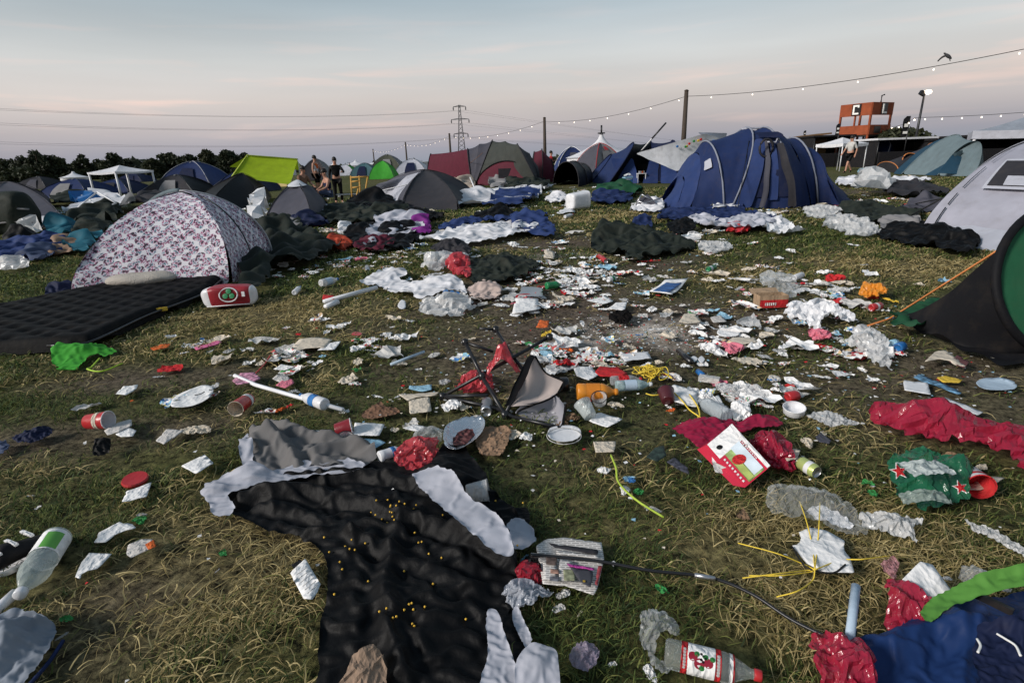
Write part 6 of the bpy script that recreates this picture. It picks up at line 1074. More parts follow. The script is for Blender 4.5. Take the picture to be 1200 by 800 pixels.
patch_box(.0, .985, .0, .36, WPAP, 'white_panel', .002); patch_box(.2, .8, .36, .98, mat('print_leaf', (.28, .38, .14, 1), var=.7, vscale=26, rough=.4, bump=0), 'fruit_print', .002); patch_box(.45, .8, .34, .95, mat('print_sky', (.6, .68, .74, 1), var=.25, vscale=12, bump=0, rough=.4), 'sky_print', .0035); patch_box(.22, .42, .62, .97, mat('print_meadow', (.35, .42, .12, 1), var=.3, vscale=20, bump=0, rough=.4), 'meadow_print', .005)
patch_box(.88, 1.0, .0, 1.0, WPAP, 'white_stripe', .004)
q = on_box(.42, .60, .006); n_ = np.cross(b - a, d - a); n_ *= np.sign(n_[2]); MB().lathe([(.001, 0), (.030, 0), (.030, .001), (.001, .001)], q, n_, 14).build('strawberry_print', REDP, root); q = on_box(.22, .2, .005); MB().lathe([(.001, 0), (.014, 0), (.014, .001), (.001, .001)], q, n_, 14).build('hand_hole', BLKP, root)
mb = MB(); 
for k in range(8): q = [on_box(.06, .42 + .068 * k, .004), on_box(.12, .42 + .068 * k, .004), on_box(.12, .455 + .068 * k, .004), on_box(.06, .455 + .068 * k, .004)]; mb.add(q, [(0, 1, 2, 3)])
mb.build('white_lettering', WPAP, root)
mb = MB()
for k in range(12): q = [on_box(.825, .25 + .045 * k, .0045), on_box(.86, .25 + .045 * k, .0045), on_box(.86, .28 + .045 * k, .0045), on_box(.825, .28 + .045 * k, .0045)]; mb.add(q, [(0, 1, 2, 3)])
mb.build('white_lettering', WPAP, root); q = on_box(.84, .48, .006); MB().lathe([(.007, 0), (.012, 0), (.012, .001), (.007, .001)], q, n_, 14, cap0=False).build('white_ring', WPAP, root)
V = [P(829, 521, .05), P(846, 531, .05), P(838, 545, .02), P(830, 532, .02)]; MB().add(V, [(0, 1, 2, 3)]).build('flap', WPAP, root, thick=.002)
V = [P(834, 540, .03), P(852, 548, .04), P(854, 556, .015), P(838, 553, .014)]; MB().add(V, [(0, 1, 2, 3)]).build('flap', GPAP, root, thick=.002)
# ---- red plastic along the right edge
cloth('plastic_sheet', [(1020, 489), (1032, 482), (1060, 487), (1085, 494), (1104, 487), (1118, 500), (1160, 505), (1215, 507), (1260, 530), (1230, 570), (1190, 552), (1155, 535), (1120, 522), (1090, 524), (1065, 520), (1042, 505)], REDFILM, 'long crimson plastic sheet trailing off the right edge', 'plastic sheet', k=(1.12, 1.35), rot=-.15, n=48, seed=87, lumps=[(1075, 505, .14, .09), (1105, 505, .1, .09), (1170, 525, .16, .10)], wl=5)
# ---- green bag with stars
root = thing('carrier_bag', P(1090, 580), 'dark green plastic bag printed with red stars, holding pale wrappers', 'bag')
gb = cloth('bag_body', [(1038, 560), (1050, 540), (1078, 531), (1105, 535), (1132, 548), (1140, 568), (1128, 588), (1105, 600), (1075, 596), (1052, 582)], GREENFILM, parent=root, k=1.16, n=40, seed=88, lumps=[(1085, 565, .13, .13), (1115, 570, .1, .08)], wl=6)
def star(c, r1, m_, nm, o, nrm=(0, -.75, .6)):
    nrm = np.array(nrm) / np.linalg.norm(nrm); ux = np.array([1, 0, 0.1]); uy = np.cross(nrm, ux); V = [c + nrm * o] + [c + nrm * o + (ux * math.cos(a) + uy * math.sin(a)) * (r1 if k % 2 == 0 else r1 * .42) for k, a in enumerate(np.linspace(math.pi / 2, math.pi / 2 + 2 * math.pi, 11)[:-1])]; MB().add(V, [(0, 1 + k, 1 + (k + 1) % 10) for k in range(10)]).build(nm, m_, root)
for px, py, z_, s_ in ((1050, 553, .075, .030), (1121, 572, .10, .024)): c_ = P(px, py, z_) + np.array([0, -.01, .01]); star(c_, s_ * 1.22, WPAP, 'star_outline', .004); star(c_, s_, REDP, 'star', .007)
V, F = sim(np.array([[-.1, -.06], [.1, -.06], [.11, .05], [-.1, .07]]), (1.35, 1.35), 0, 20, 4, [(0, 0, .1, .04)]); obj('wrappers', V * [.8, .8, .6] + (P(1090, 553, .155) + np.array([0, .02, -.02])), F, film('wrapper', (.62, .68, .68, 1), clear=.1), root, sub=1)
V, F = sim(np.array([[-.1, -.03], [.08, -.04], [.09, .03], [-.08, .035]]), (1.3, 1.3), 0, 18, 6, [(0, 0, .06, .03)]); obj('torn_edge', V + P(1075, 578, .07) + np.array([0, -.04, -.02]), F, film('torn', (.4, .48, .44, 1), clear=.2), root, sub=1)
# ---- clear bags
cloth('plastic_bag', [(899, 596), (905, 576), (930, 574), (960, 580), (985, 588), (1005, 600), (1018, 626), (995, 628), (950, 612), (915, 604)], film('bag_clear', (.72, .74, .74, 1), clear=.78), 'clear plastic bag holding white and red wrappers, right foreground', 'bag', k=1.22, n=38, seed=89, lumps=[(920, 590, .07, .06), (960, 598, .09, .06)])
cloth('food_wrapper', [(945, 600), (965, 596), (990, 610), (1000, 622), (975, 618), (955, 610)], WPL, 'white wrapper with red edge inside the clear bag', 'wrapper', k=1.2, n=18, seed=90, occ=False)
cloth('plastic_bag', [(1005, 606), (1020, 605), (1050, 611), (1082, 612), (1070, 624), (1078, 640), (1060, 634), (1040, 628), (1015, 622)], MILK, 'twisted white plastic strip right of the clear bag', 'bag', k=1.3, n=28, seed=91, lumps=[(1040, 617, .06, .04)])
cloth('plastic_strip', [(1128, 608), (1138, 615), (1160, 622), (1175, 632), (1200, 645), (1198, 655), (1180, 642), (1160, 632), (1140, 622)], MILK, 'thin twisted white plastic strip at the far right edge', 'plastic strip', k=1.2, n=24, seed=92)
sheet('cardboard_cutout', [(928, 640), (940, 634), (936, 624), (950, 618), (970, 622), (990, 634), (988, 644), (995, 650), (1001, 672), (965, 671), (945, 660)], WPAP, 'white die cut cardboard shape under the yellow cord', 'cardboard', z=.04, curl=.12, n=12)
root = thing('yellow_cord', P(955, 668), 'yellow plastic cord splayed over the white cardboard shape', 'cord'); c_ = P(955, 667, .06)
for pts in ([(865, 636), (910, 648), (940, 660)], [(870, 677), (910, 672), (945, 668)], [(878, 674), (915, 674), (948, 670)], [(910, 699), (935, 692), (952, 680)], [(1042, 651), (1010, 655), (985, 656)], [(937, 587), (945, 610), (952, 640)], [(961, 588), (960, 612), (958, 640)]): tube_obj('strand', spline([P(x, y, .035 + .03 * (i == 1)) for i, (x, y) in enumerate(pts)] + [c_]), .0022, YROPE, root, n=5)
o = tube_obj('cord', spline([P(928, 640, .05), P(945, 664, .05), P(975, 671, .045), P(991, 661, .05)]), .003, ROPE, None, n=5); tag(o, 'thin black cord looped around the white cardboard shape', 'cord')
# ---- blue tent corner, bottom right
root = thing('collapsed_tent', P(1120, 770), 'crumpled royal blue tent with bright green hem in the bottom right corner', 'collapsed tent')
RBL = fabric('royal_blue', (.012, .034, .12, 1), rough=.5)
cloth('blue_sheet', [(1003, 765), (1030, 752), (1080, 735), (1090, 712), (1140, 705), (1215, 700), (1290, 735), (1290, 860), (1020, 860), (1012, 800)], RBL, parent=root, k=(1.1, 1.16), rot=.3, n=44, seed=93, ridge=.35, fold=.3, creases=[([(1010, 775), (1080, 755), (1140, 758)], .03, .03), ([(1110, 735), (1125, 780), (1130, 840)], .03, .025)], lumps=[(1120, 755, .14, .05), (1190, 755, .16, .07), (1060, 780, .14, .04)], wl=9)
cloth('green_hem', [(1078, 722), (1086, 709), (1104, 703), (1140, 697), (1215, 694), (1260, 700), (1250, 712), (1160, 713), (1112, 719), (1088, 732)], fabric('hem_green', (.10, .27, .05, 1)), parent=root, k=1.04, n=26, seed=94, lumps=[(1140, 705, .2, .08), (1210, 702, .2, .09)], z=.07, rough=.01, fold=.3)
cloth('dark_opening', [(1142, 752), (1180, 742), (1215, 748), (1230, 800), (1170, 830), (1145, 800)], NAVYD, parent=root, k=1.2, n=24, seed=95, z=.07, lumps=[(1180, 760, .12, .09)])
for a_ in ([(1145, 748), (1149, 756), (1146, 764)], [(1168, 742), (1178, 748), (1190, 756), (1196, 768)]): tube_obj('white_cord', spline([P(x, y, .13) for x, y in a_]), .0032, WROPE, root, n=5)
MB().box(P(1156, 702, .11), (.012, .12, .02), .6).build('black_strap', BPL, root)
cloth('plastic_bag', [(1032, 700), (1040, 686), (1058, 690), (1084, 712), (1080, 738), (1066, 752), (1042, 752), (1036, 726)], REDFILM, 'crimson plastic bag standing left of the green hemmed blue tent', 'bag', k=1.35, n=30, seed=96, lumps=[(1058, 722, .09, .15)])
cloth('plastic_bag', [(944, 768), (952, 756), (975, 758), (1003, 772), (1018, 800), (1024, 850), (975, 850), (956, 795)], REDFILM, 'crimson plastic bag at the bottom edge left of the blue tent', 'bag', k=1.3, n=30, seed=97, lumps=[(985, 795, .12, .1)])
sheet('white_board', [(1056, 684), (1075, 670), (1090, 672), (1122, 698), (1096, 706), (1082, 722), (1066, 700)], WPAP, 'white board leaning behind the crimson bag by the blue tent', 'board', z=.09, curl=.12, tilt=(0, .5))
cloth('plastic_film', [(1124, 684), (1130, 674), (1150, 674), (1158, 688), (1140, 698)], CLEARF, 'crinkled clear film right of the white board', 'film', k=1.25, n=16, seed=98, lumps=[(1140, 686, .06, .05)])
cloth('paper_strip', [(1032, 664), (1042, 658), (1052, 662), (1048, 684), (1040, 676)], film('pinkish', (.6, .3, .33, 1), clear=.25), 'thin pinkish film scrap above the crimson bag', 'film', k=1.25, n=14, seed=99)
a_, b_ = P(1003, 686, .12), P(993, 772, .05); root = thing('plastic_tube', b_, 'pale blue tent peg tube standing in the crimson bag, bottom right', 'tube'); tube_obj('tube_body', [a_, b_], .0125, LBPL, root, n=12)
for f in (.18, .33, .62): q = a_ * (1 - f) + b_ * f; tube_obj('wound_cord', [q + np.array([.0145 * math.cos(t), -.0145 * math.sin(t), -.004 * t]) for t in np.linspace(0, 6.3, 14)], .0025, ROPE, root, n=5)
# ---- tent pole across the foreground
root = thing('tent_pole', P(780, 680), 'long black bent tent pole with silver joints from newspaper to lower right', 'pole')
pl = spline([P(622, 650, .06), P(640, 651, .055), P(700, 657, .05), (P(760, 668, .045)), P(830, 676, .045), P(880, 695, .04), P(930, 727, .03), P(1000, 760, .05)], 6); tube_obj('rod', pl, .0055, METALD, root); 
for (x0, y0, x1, y1) in ((622, 650, 652, 652.5), (814, 673.5, 838, 677.5)): tube_obj('silver_joint', [P(x0, y0, .052), P(x1, y1, .0505)], .0078, STEEL, root)
# ---- newspaper
NEWS = bpy.data.materials.new('newsprint'); NEWS.use_nodes = True; n = NEWS.node_tree; b0_ = n.nodes['Principled BSDF']; b0_.inputs['Roughness'].default_value = .8; t = N(n, 'ShaderNodeTexCoord'); mp = N(n, 'ShaderNodeMapping'); mp.inputs['Rotation'].default_value = (0, 0, .12); L(n, t.outputs['Object'], mp.inputs[0])
br = N(n, 'ShaderNodeTexBrick'); br.inputs['Scale'].default_value = 30; br.inputs['Mortar Size'].default_value = .012; br.inputs['Brick Width'].default_value = .9; br.inputs['Row Height'].default_value = .30; br.inputs['Color1'].default_value = (.2, .19, .18, 1); br.inputs['Color2'].default_value = (.36, .34, .33, 1); br.inputs['Mortar'].default_value = (.62, .59, .56, 1); br.inputs['Mortar Size'].default_value = .085; L(n, mp.outputs[0], br.inputs['Vector']); L(n, br.outputs['Color'], b0_.inputs['Base Color'])
NEWSW = paper('newswhite', (.6, .57, .54, 1))
root = thing('newspaper', P(670, 665), 'open newspaper with photographs and a magenta headed dark box', 'newspaper')
sheet('page', [(628, 640), (640, 632), (662, 630), (705, 636), (708, 655), (700, 690), (696, 698), (668, 688), (636, 684), (632, 660)], NEWS, parent=root, z=.035, curl=.05, n=22, seed=2)
def npatch(pts, m_, nm, z): return sheet(nm, pts, m_, parent=root, z=z, curl=.02, n=6, thick=.0008)
npatch([(636, 656), (652, 655), (652, 680), (637, 679)], NEWS, 'text_column', .050); npatch([(655, 655), (672, 657), (671, 681), (655, 680)], NEWS, 'text_column', .050); npatch([(652, 644), (702, 650), (701, 654), (652, 649)], NEWS, 'text_column', .050)
npatch([(643, 636), (702, 644), (700, 650), (648, 641)], CHAR, 'black_banner', .054); npatch([(640, 652), (653, 653), (653, 662), (640, 661)], mat('photo_dark', (.1, .07, .06, 1), var=.8, vscale=40, bump=0), 'photo', .056); npatch([(645, 666), (655, 667), (655, 672), (645, 671)], mat('photo_face', (.35, .2, .15, 1), var=.7, vscale=50, bump=0), 'photo', .056); npatch([(644, 675), (655, 675), (655, 681), (644, 680)], mat('photo_grey', (.15, .15, .17, 1), var=.8, vscale=50, bump=0), 'photo', .056); npatch([(660, 667), (674, 667), (674, 680), (661, 680)], mat('photo_green', (.25, .26, .16, 1), var=.7, vscale=50, bump=0), 'photo', .056)
npatch([(664, 660), (697, 665), (696, 668), (667, 664)], MAGP, 'magenta_bar', .060); npatch([(668, 664), (696, 668), (692, 688), (680, 682)], mat('ink_box', (.05, .05, .06, 1), bump=0), 'dark_box', .058); npatch([(701, 662), (706, 663), (700, 686), (697, 684)], mat('ink_red', (.3, .05, .06, 1), var=.6, vscale=60, bump=0), 'red_column', .058); npatch([(683, 679), (686, 679.5), (686, 682), (683, 681.5)], YELP, 'yellow_dot', .062)
# red foil wrapper beside it
cloth('crisp_packet', [(604, 672), (614, 664), (632, 668), (636, 682), (622, 690), (610, 690)], plastic('foil_red', (.3, .015, .03, 1), rough=.2), 'shiny dark red crisp packet between black sheet and newspaper', 'packet', k=1.35, n=20, seed=101, lumps=[(620, 678, .05, .04)])
cloth('plastic_bag', [(588, 700), (600, 690), (622, 688), (648, 696), (632, 706), (612, 716), (598, 712)], film('lilac', (.55, .58, .65, 1), clear=.15), 'pale lilac foil bag below the dark red crisp packet', 'bag', k=1.3, n=24, seed=102, lumps=[(612, 700, .06, .04)])
# ---- bottom-left corner cloth
root = thing('collapsed_tent', P(20, 770), 'pale grey blue tent cloth in the bottom left corner', 'collapsed tent'); cloth('cloth', [(-20, 735), (15, 728), (42, 735), (60, 742), (73, 750), (50, 780), (20, 815), (-40, 815)], fabric('blue_grey', (.24, .27, .32, 1)), parent=root, k=(1.1, 1.25), rot=.5, n=32, seed=103, lumps=[(20, 760, .14, .10)]); tube_obj('hem', spline([P(74, 750, .03), P(55, 778, .02), P(22, 815, .02)]), .006, NAVY, root, n=5)
# brown packet at the bottom centre
root = thing('paper_bag', P(435, 795), 'brown paper packet at the bottom edge on the black sheet', 'packet'); cloth('packet', [(395, 815), (415, 785), (438, 771), (450, 776), (452, 800), (440, 830), (405, 830)], paper('packet_brown', (.3, .21, .15, 1)), parent=root, k=(1.05, 1.22), rot=.7, n=22, seed=104, lumps=[(430, 795, .06, .06)], z=.035)
# ================================================================== LITTER
def lie(p0, p1, z0, z1=None): a = P(p0[0], p0[1], z0); b = P(p1[0], p1[1], z0 if z1 is None else z1); return a, b - a, np.linalg.norm(b - a)
def occ_box(a, b, r): OCC.append(np.array([[min(a[0], b[0]) - r, min(a[1], b[1]) - r], [max(a[0], b[0]) + r, min(a[1], b[1]) - r], [max(a[0], b[0]) + r, max(a[1], b[1]) + r], [min(a[0], b[0]) - r, max(a[1], b[1]) + r]]))
def bottle(p0, p1, r, m, cap, lab, label, band=(.22, .55), squash=None, group=None):
    a, d, l = lie(p0, p1, r * .95 + .01, r * .8 + .01); root = thing('bottle', a - [0, 0, r], label, 'bottle', group)
    o = MB().lathe([(r * .55, .012 * l), (r * .85, 0), (r, .03 * l), (r, .18 * l), (r * .97, .2 * l), (r * .97, .58 * l), (r, .6 * l), (r * .92, .68 * l), (r * .6, .8 * l), (r * .34, .88 * l), (r * .32, .93 * l)], a, d, 24).build('bottle_body', m, root, smooth=True)
    if squash: ob = o.data; 
    if lab: MB().lathe([(r * 1.012, band[0] * l), (r * 1.012, band[1] * l)], a, d, 24, cap0=False).build('label', lab, root, smooth=True)
    if cap: MB().lathe([(r * .37, .92 * l), (r * .40, .925 * l), (r * .40, .99 * l), (r * .34, l)], a, d, 16, cap1=True).build('cap', cap, root, smooth=True)
    occ_box(a, a + d, r); return root, a, d, l
def cup(p0, p1, r0, r1, m, label, inner=WPL, band=None, name='cup', z0=None, z1=None, group=None, rim=None):
    a, d, l = lie(p0, p1, r0 + .008 if z0 is None else z0, r1 + .008 if z1 is None else z1); root = thing(name, a - [0, 0, r0], label, 'cup', group)
    MB().lathe([(r0 * .1, .004), (r0 * .93, 0), (r0, .004), (r1, l)], a, d, 24).build('cup_wall', m, root, smooth=True)
    MB().lathe([(r0 * .1, .008), (r0 * .95, .008), (r1 * .975, l * .998)], a, d, 24).build('cup_inside', inner, root, smooth=True)
    un = d / l; tube_obj('rim', [a + d + (np.cross(un, [0, 0, 1.0]) / np.linalg.norm(np.cross(un, [0, 0, 1.0])) * math.cos(t) + np.cross(np.cross(un, [0, 0, 1.0]) / np.linalg.norm(np.cross(un, [0, 0, 1.0])), un) * math.sin(t)) * r1 for t in np.linspace(0, 6.2832, 25)], r1 * .05, rim or inner, root, n=6)
    if band: MB().lathe([(r0 + (r1 - r0) * band[1] + .0012, l * band[1]), (r0 + (r1 - r0) * band[2] + .0012, l * band[2])], a, d, 24, cap0=False).build('printed_band', band[0], root, smooth=True)
    occ_box(a, a + d, r1 * .8); return root, a, d, l
def can(p0, p1, r, m, label, z=None, band=None):
    a, d, l = lie(p0, p1, r + .006 if z is None else z); root = thing('drinks_can', a - [0, 0, r], label, 'can')
    MB().lathe([(r * .72, .006), (r * .78, 0), (r, .012), (r, l - .012), (r * .82, l)], a, d, 22).build('can_wall', m, root, smooth=True); MB().lathe([(.001, l - .006), (r * .76, l - .005), (r * .84, l + .001)], a, d, 22, cap0=False).build('can_top', STEEL, root, smooth=True)
    MB().lathe([(r * .78, -.001), (r * .6, .008), (.001, .010)], a, d, 22, cap0=False).build('can_base', STEEL, root, smooth=True)
    if band: MB().lathe([(r * 1.01, l * band[1]), (r * 1.01, l * band[2])], a, d, 22, cap0=False).build('printed_band', band[0], root, smooth=True)
    return root
def motif(a, d, l, r, f, ang, m, root, rad=.012, name='print'):      # round print on a lying cylinder
    u = d / l; s = np.cross(u, [0, 0, 1.0]); s /= np.linalg.norm(s); up = np.cross(s, u); nrm = s * math.sin(ang) + up * math.cos(ang); c = a + d * f
    t1 = np.cross(nrm, u); V = [c + nrm * r * 1.018] + [c + u * rad * math.cos(t) + nrm * r * math.cos(rad * math.sin(t) / r) * 1.018 + t1 * r * math.sin(rad * math.sin(t) / r) for t in np.linspace(0, 6.283, 13)[:-1]]
    MB().add(V, [(0, 1 + k, 1 + (k + 1) % 12) for k in range(12)]).build(name, m, root)
SGN = -1
# fallen glass bottle in the foreground
rt, a, d, l = bottle((779, 764), (893, 792), .038, GLASS, RPL, WPAP, 'fallen clear glass bottle with cherry label at the bottom of the picture', band=(.24, .52))
for b0, b1, m_ in ((.17, .235, REDP), (.525, .58, REDP), (.665, .70, WPAP), (.70, .715, REDP)):
    rr_ = .0386 if b0 < .6 else .0362; MB().lathe([(rr_ * 1.006, b0 * l), (rr_ * 1.006 if b0 < .6 else rr_ * .97, b1 * l)], a, d, 24, cap0=False).build('label_band', m_, rt, smooth=True)
for f, an, q in ((.29, .55, .012), (.36, .95, .014), (.45, .80, .012)): motif(a, d, l, .038, f, SGN * -an, mat('cherry', (.25, .012, .03, 1), rough=.4, bump=0), rt, q, 'cherry_print')
for f, an in ((.33, .35), (.42, .45), (.49, .5), (.385, 1.2)): motif(a, d, l, .038, f, SGN * -an, GRNP, rt, .007, 'leaf_print')
for k in range(5): motif(a, d, l, .038, .375 + .022 * (k % 3), SGN * -(.3 + .12 * k), BLKP, rt, .0035, 'black_lettering')
for k in range(7): motif(a, d, l, .0388, .203, SGN * -(.2 + .2 * k), WPAP, rt, .004, 'white_lettering'); motif(a, d, l, .0388, .552, SGN * -(.2 + .2 * k), WPAP, rt, .0045, 'white_lettering')
cloth('plastic_film', [(750, 735), (765, 722), (790, 730), (795, 748), (775, 750), (768, 770), (790, 785), (775, 788), (758, 770), (748, 752)], CLEARF, 'crinkled clear film curled round the base of the fallen glass bottle', 'film', k=1.3, n=26, seed=111, lumps=[(765, 740, .06, .05)])
cloth('plastic_cup', [(668, 775), (675, 762), (690, 758), (702, 768), (698, 782), (682, 790)], film('lilac_cup', (.5, .42, .55, 1), clear=.3), 'crushed clear cup with purple stain at the bottom centre', 'cup', k=1.25, n=18, seed=112, lumps=[(685, 773, .05, .02)])
# bottle with green label, bottom left
rt, a, d, l = bottle((68, 628), (22, 698), .048, film('bottle', (.6, .68, .66, 1), clear=.68, trans=.1), WPL, WPAP, 'dented clear bottle with green and white label beside the black shoe', band=(.06, .42)); MB().lathe([(.0492, .08 * l), (.0492, .40 * l)], a, d, 24, cap0=False).v
u = d / l; s = np.cross(u, [0, 0, 1.0]); s /= np.linalg.norm(s); up = np.cross(s, u); V = [a + u * l * f + (s * math.sin(t) + up * math.cos(t)) * .0495 for f in (.12, .40) for t in np.linspace(-1.0, .1, 7)]; obj('green_print', V, gridfaces(2, 7), mat('label_green', (.12, .38, .06, 1), bump=0, rough=.5), rt)
o = MB().tube([P(20, 700) + [0, 0, .02], P(-6, 724) + [0, 0, .02]], .017, 10).build('tube', WPL, smooth=True); tag(o, 'short white tube below the dented bottle at the left edge', 'tube')
# black shoe
c0 = P(34, 655); ux = P(70, 625) - P(2, 662); l = np.linalg.norm(ux); ux /= l; uy = np.array([-ux[1], ux[0], 0]); root = thing('shoe', c0, 'black canvas shoe with white sole by the dented bottle, lower left', 'shoe'); V = []; ns = 13
prof = [(.0, .02, .03), (.04, .034, .07), (.15, .04, .085), (.28, .04, .085), (.4, .042, .07), (.55, .046, .055), (.7, .05, .045), (.85, .046, .038), (.95, .034, .03), (1, .012, .02)]
for f, wd, h in prof:
    for j in range(14): t = 2 * math.pi * j / 14; V.append(c0 + ux * (f - .5) * l + uy * wd * math.cos(t) + np.array([0, 0, .022 + h * .5 + h * .5 * math.sin(t)]))
obj('upper', V, gridfaces(10, 14, wrap=True), fabric('shoe_black', (.012, .012, .014, 1)), root, sub=1)
V = [c0 + ux * (f - .5) * l * 1.02 + uy * (wd + .006) * s_ + np.array([0, 0, z]) for z in (.008, .03) for f, wd, h in prof for s_ in (1,)] + [c0 + ux * (f - .5) * l * 1.02 - uy * (wd + .006) + np.array([0, 0, z]) for z in (.008, .03) for f, wd, h in prof]
F = [(i, i + 1, i + 11, i + 10) for i in range(9)] + [(20 + i, 20 + i + 1, 30 + i + 1, 30 + i) for i in range(9)] + [(i, i + 1, 21 + i, 20 + i) for i in range(9)]; obj('sole', V, F, WPL, root)
for k in range(4): MB().box(c0 + ux * (.02 - .05 * k) * 1.0 + np.array([0, 0, .10 - .004 * k]), (.012, .07, .008), math.atan2(ux[1], ux[0])).build('lace', WPAP, root)
# cups, cans and bottles
cup((102, 494), (127, 492), .040, .050, RPL, 'red instant noodle cup lying on its side at far left', band=(CPAP, .5, .7)); rt = COL.objects[-1].parent
cup((292, 467), (276, 479), .036, .045, RPL, 'red paper cup tipped toward the camera left of the white pole', inner=CPAP, band=(WPAP, .12, .3))
rt, a, d, l = cup((393, 505), (412, 500), .038, .047, plastic('crimson', (.25, .02, .03, 1)), 'crimson paper cup with white rim lying by the white card', inner=WPL)
cup((405, 521), (405, 514), .035, .045, CLEARF, 'clear cup with dark rim standing below the crimson cup', inner=CLEARF, z0=.012, z1=.06, rim=METALD)
bottle((381, 474), (352, 463), .036, WPL, BLPL, BLUP, 'white plastic bottle with blue print lying on the white pole', band=(.3, .5))
bottle((676, 459), (724, 459), .05, OPL, OPL, mat('label_orange', (.6, .2, .02, 1)), 'orange plastic bottle lying beside the torn chair seat')
o = MB().lathe([(.04, 0), (.045, .01), (.045, .05), (.03, .055)], P(670, 459) + [-.02, 0, .05], (-1, -.05, 0), 16, cap1=True).build('lid', BPL, smooth=True); tag(o, 'black round lid at the base of the orange bottle', 'lid')
bottle((722, 452), (764, 450), .033, film('aqua', (.55, .72, .74, 1), clear=.35), WPL, LBPL, 'clear bottle with pale blue label lying behind the orange bottle'); bottle((716, 446), (752, 444), .03, CLEARF, RPL, REDP, 'small clear bottle with red label behind the blue labelled one')
rt, a, d, l = bottle((852, 488), (818, 468), .042, film('water', (.6, .66, .7, 1), clear=.4), None, None, 'big clear water bottle lying left of the crumpled white paper'); 
cup((703, 472), (702, 465), .035, .045, CLEARF, 'clear cup with black ring standing below the orange bottle', inner=CLEARF, z0=.012, z1=.06, rim=BPL)
cup((692, 488), (682, 472), .035, .047, film('cupclear', (.7, .76, .74, 1), clear=.4), 'crushed clear beaker left of the white note sheet', inner=CLEARF, z1=.09)
can((570, 483), (571, 470), .033, STEEL, 'silver drinks can standing inside the broken chair frame', z=.012, band=(mat('can_grey', (.25, .27, .3, 1), rough=.3, metal=.4), .15, .8))
can((937, 541), (957, 553), .030, mat('can_lime', (.45, .52, .18, 1), rough=.35, metal=.3), 'crushed lime and white drinks can right of the crimson plastic bag', band=(WPL, .5, .75))
cup((1136, 556), (1150, 570), .04, .05, WPL, 'white paper tub with red inside behind the green star bag', inner=REDP, band=(REDP, .6, .75))
cup((930, 484), (931, 477), .052, .055, WPL, 'round white plastic tub standing on the dry grass', inner=WPL, z0=.012, z1=.05)
cup((783, 470), (780, 458), .036, .046, plastic('wine', (.07, .015, .02, 1), trans=0), 'dark wine red cup left of the white torn board', inner=BPL, z1=.07)
cup((547, 578), (572, 574), .036, .046, film('cupfrost', (.75, .75, .75, 1), clear=.1), 'frosted white cup lying on the edge of the black tent sheet', inner=MILK)
can((1016, 346), (1030, 347), .033, RPL, 'red drinks can under the orange packet, right midground'); can((1020, 361), (1032, 358), .033, RPL, 'red and white can just in front of the orange packet', band=(WPL, .4, .6))
can((921, 466), (934, 463), .031, RPL, 'red drinks can behind the round white tub'); can((829, 316), (838, 313), .033, GPL, 'green and white can on the soil right of the sleeping bag', band=(WPL, .2, .45)); can((702, 300), (710, 306), .033, RPL, 'red can on the soil left of the sleeping bag tip'); can((712, 328), (720, 326), .033, WPL, 'white and green can at the right end of the paper pile', band=(GPL, .5, .8))
can((930, 326), (940, 322), .033, WPL, 'white can on the grass right of the picture frame'); bottle((640, 335), (658, 333), .04, GPL, WPL, None, 'green plastic bottle in the paper pile'); bottle((345, 343), (352, 336), .03, WPL, BLPL, None, 'small pale bottle right of the dark green tarpaulin heap'); bottle((376, 332), (396, 327), .045, MILK, BLPL, LBPL, 'white bottle with blue label in front of the dark green tarpaulin')
can((431, 318), (430, 313), .033, STEEL, 'small silver can standing left of the white tarpaulin', z=.012); can((1051, 408), (1058, 405), .033, BLPL, 'blue can under the black panel of the pop up tent'); can((1044, 404), (1050, 402), .033, SKYP, 'pale blue can left of the blue can by pop up tent')
bottle((662, 254), (672, 251), .04, WPL, RPL, None, 'small white bottle in front of the white tub')
# foil tray
sheet('foil_tray', [(520, 518), (524, 505), (540, 497), (556, 494), (568, 498), (566, 512), (552, 526), (536, 534), (523, 530)], FOIL, 'oval silver foil tray with food remains by the brown paper bag', 'tray', z=.022, curl=.05, n=18, edge=.035, sm=True)
cloth('food_remains', [(532, 518), (540, 508), (552, 505), (556, 512), (546, 522), (535, 524)], mat('food', (.09, .03, .03, 1), var=.8, vscale=40), 'dark food remains inside the oval foil tray', 'food', k=1.3, n=14, seed=121, occ=False, z=.015)
cloth('paper_bag', [(557, 520), (566, 507), (580, 502), (596, 503), (598, 516), (588, 534), (570, 537), (560, 530)], paper('bag_brown', (.3, .19, .12, 1)), 'crumpled brown paper bag right of the foil tray', 'bag', k=1.1, n=30, seed=122, lumps=[(580, 520, .09, .015)])
cloth('plastic_bag', [(462, 540), (472, 530), (490, 527), (505, 520), (513, 517), (512, 528), (505, 545), (490, 553), (474, 550)], PINKFILM, 'bright red plastic bag lying on the black tent sheet edge', 'bag', k=1.32, n=28, seed=123, lumps=[(490, 540, .09, .07)], z=.03)
cloth('plastic_film', [(482, 520), (490, 512), (508, 509), (520, 508), (516, 520), (500, 525)], CLEARF, 'crumpled clear film behind the bright red bag', 'film', k=1.3, n=18, seed=124, lumps=[(500, 516, .07, .05)])
rt, a, d, l = bottle((444, 536), (474, 526), .03, WPL, None, BLUP, 'white tube with blue writing left of the bright red bag', band=(.45, .6))
cloth('brown_cloth', [(425, 489), (436, 478), (446, 473), (452, 480), (466, 481), (466, 486), (450, 491), (438, 492)], BROWNF, 'rust brown crumpled cloth left of the white square lid', 'cloth', k=1.15, n=24, seed=125, lumps=[(445, 483, .07, .02)])
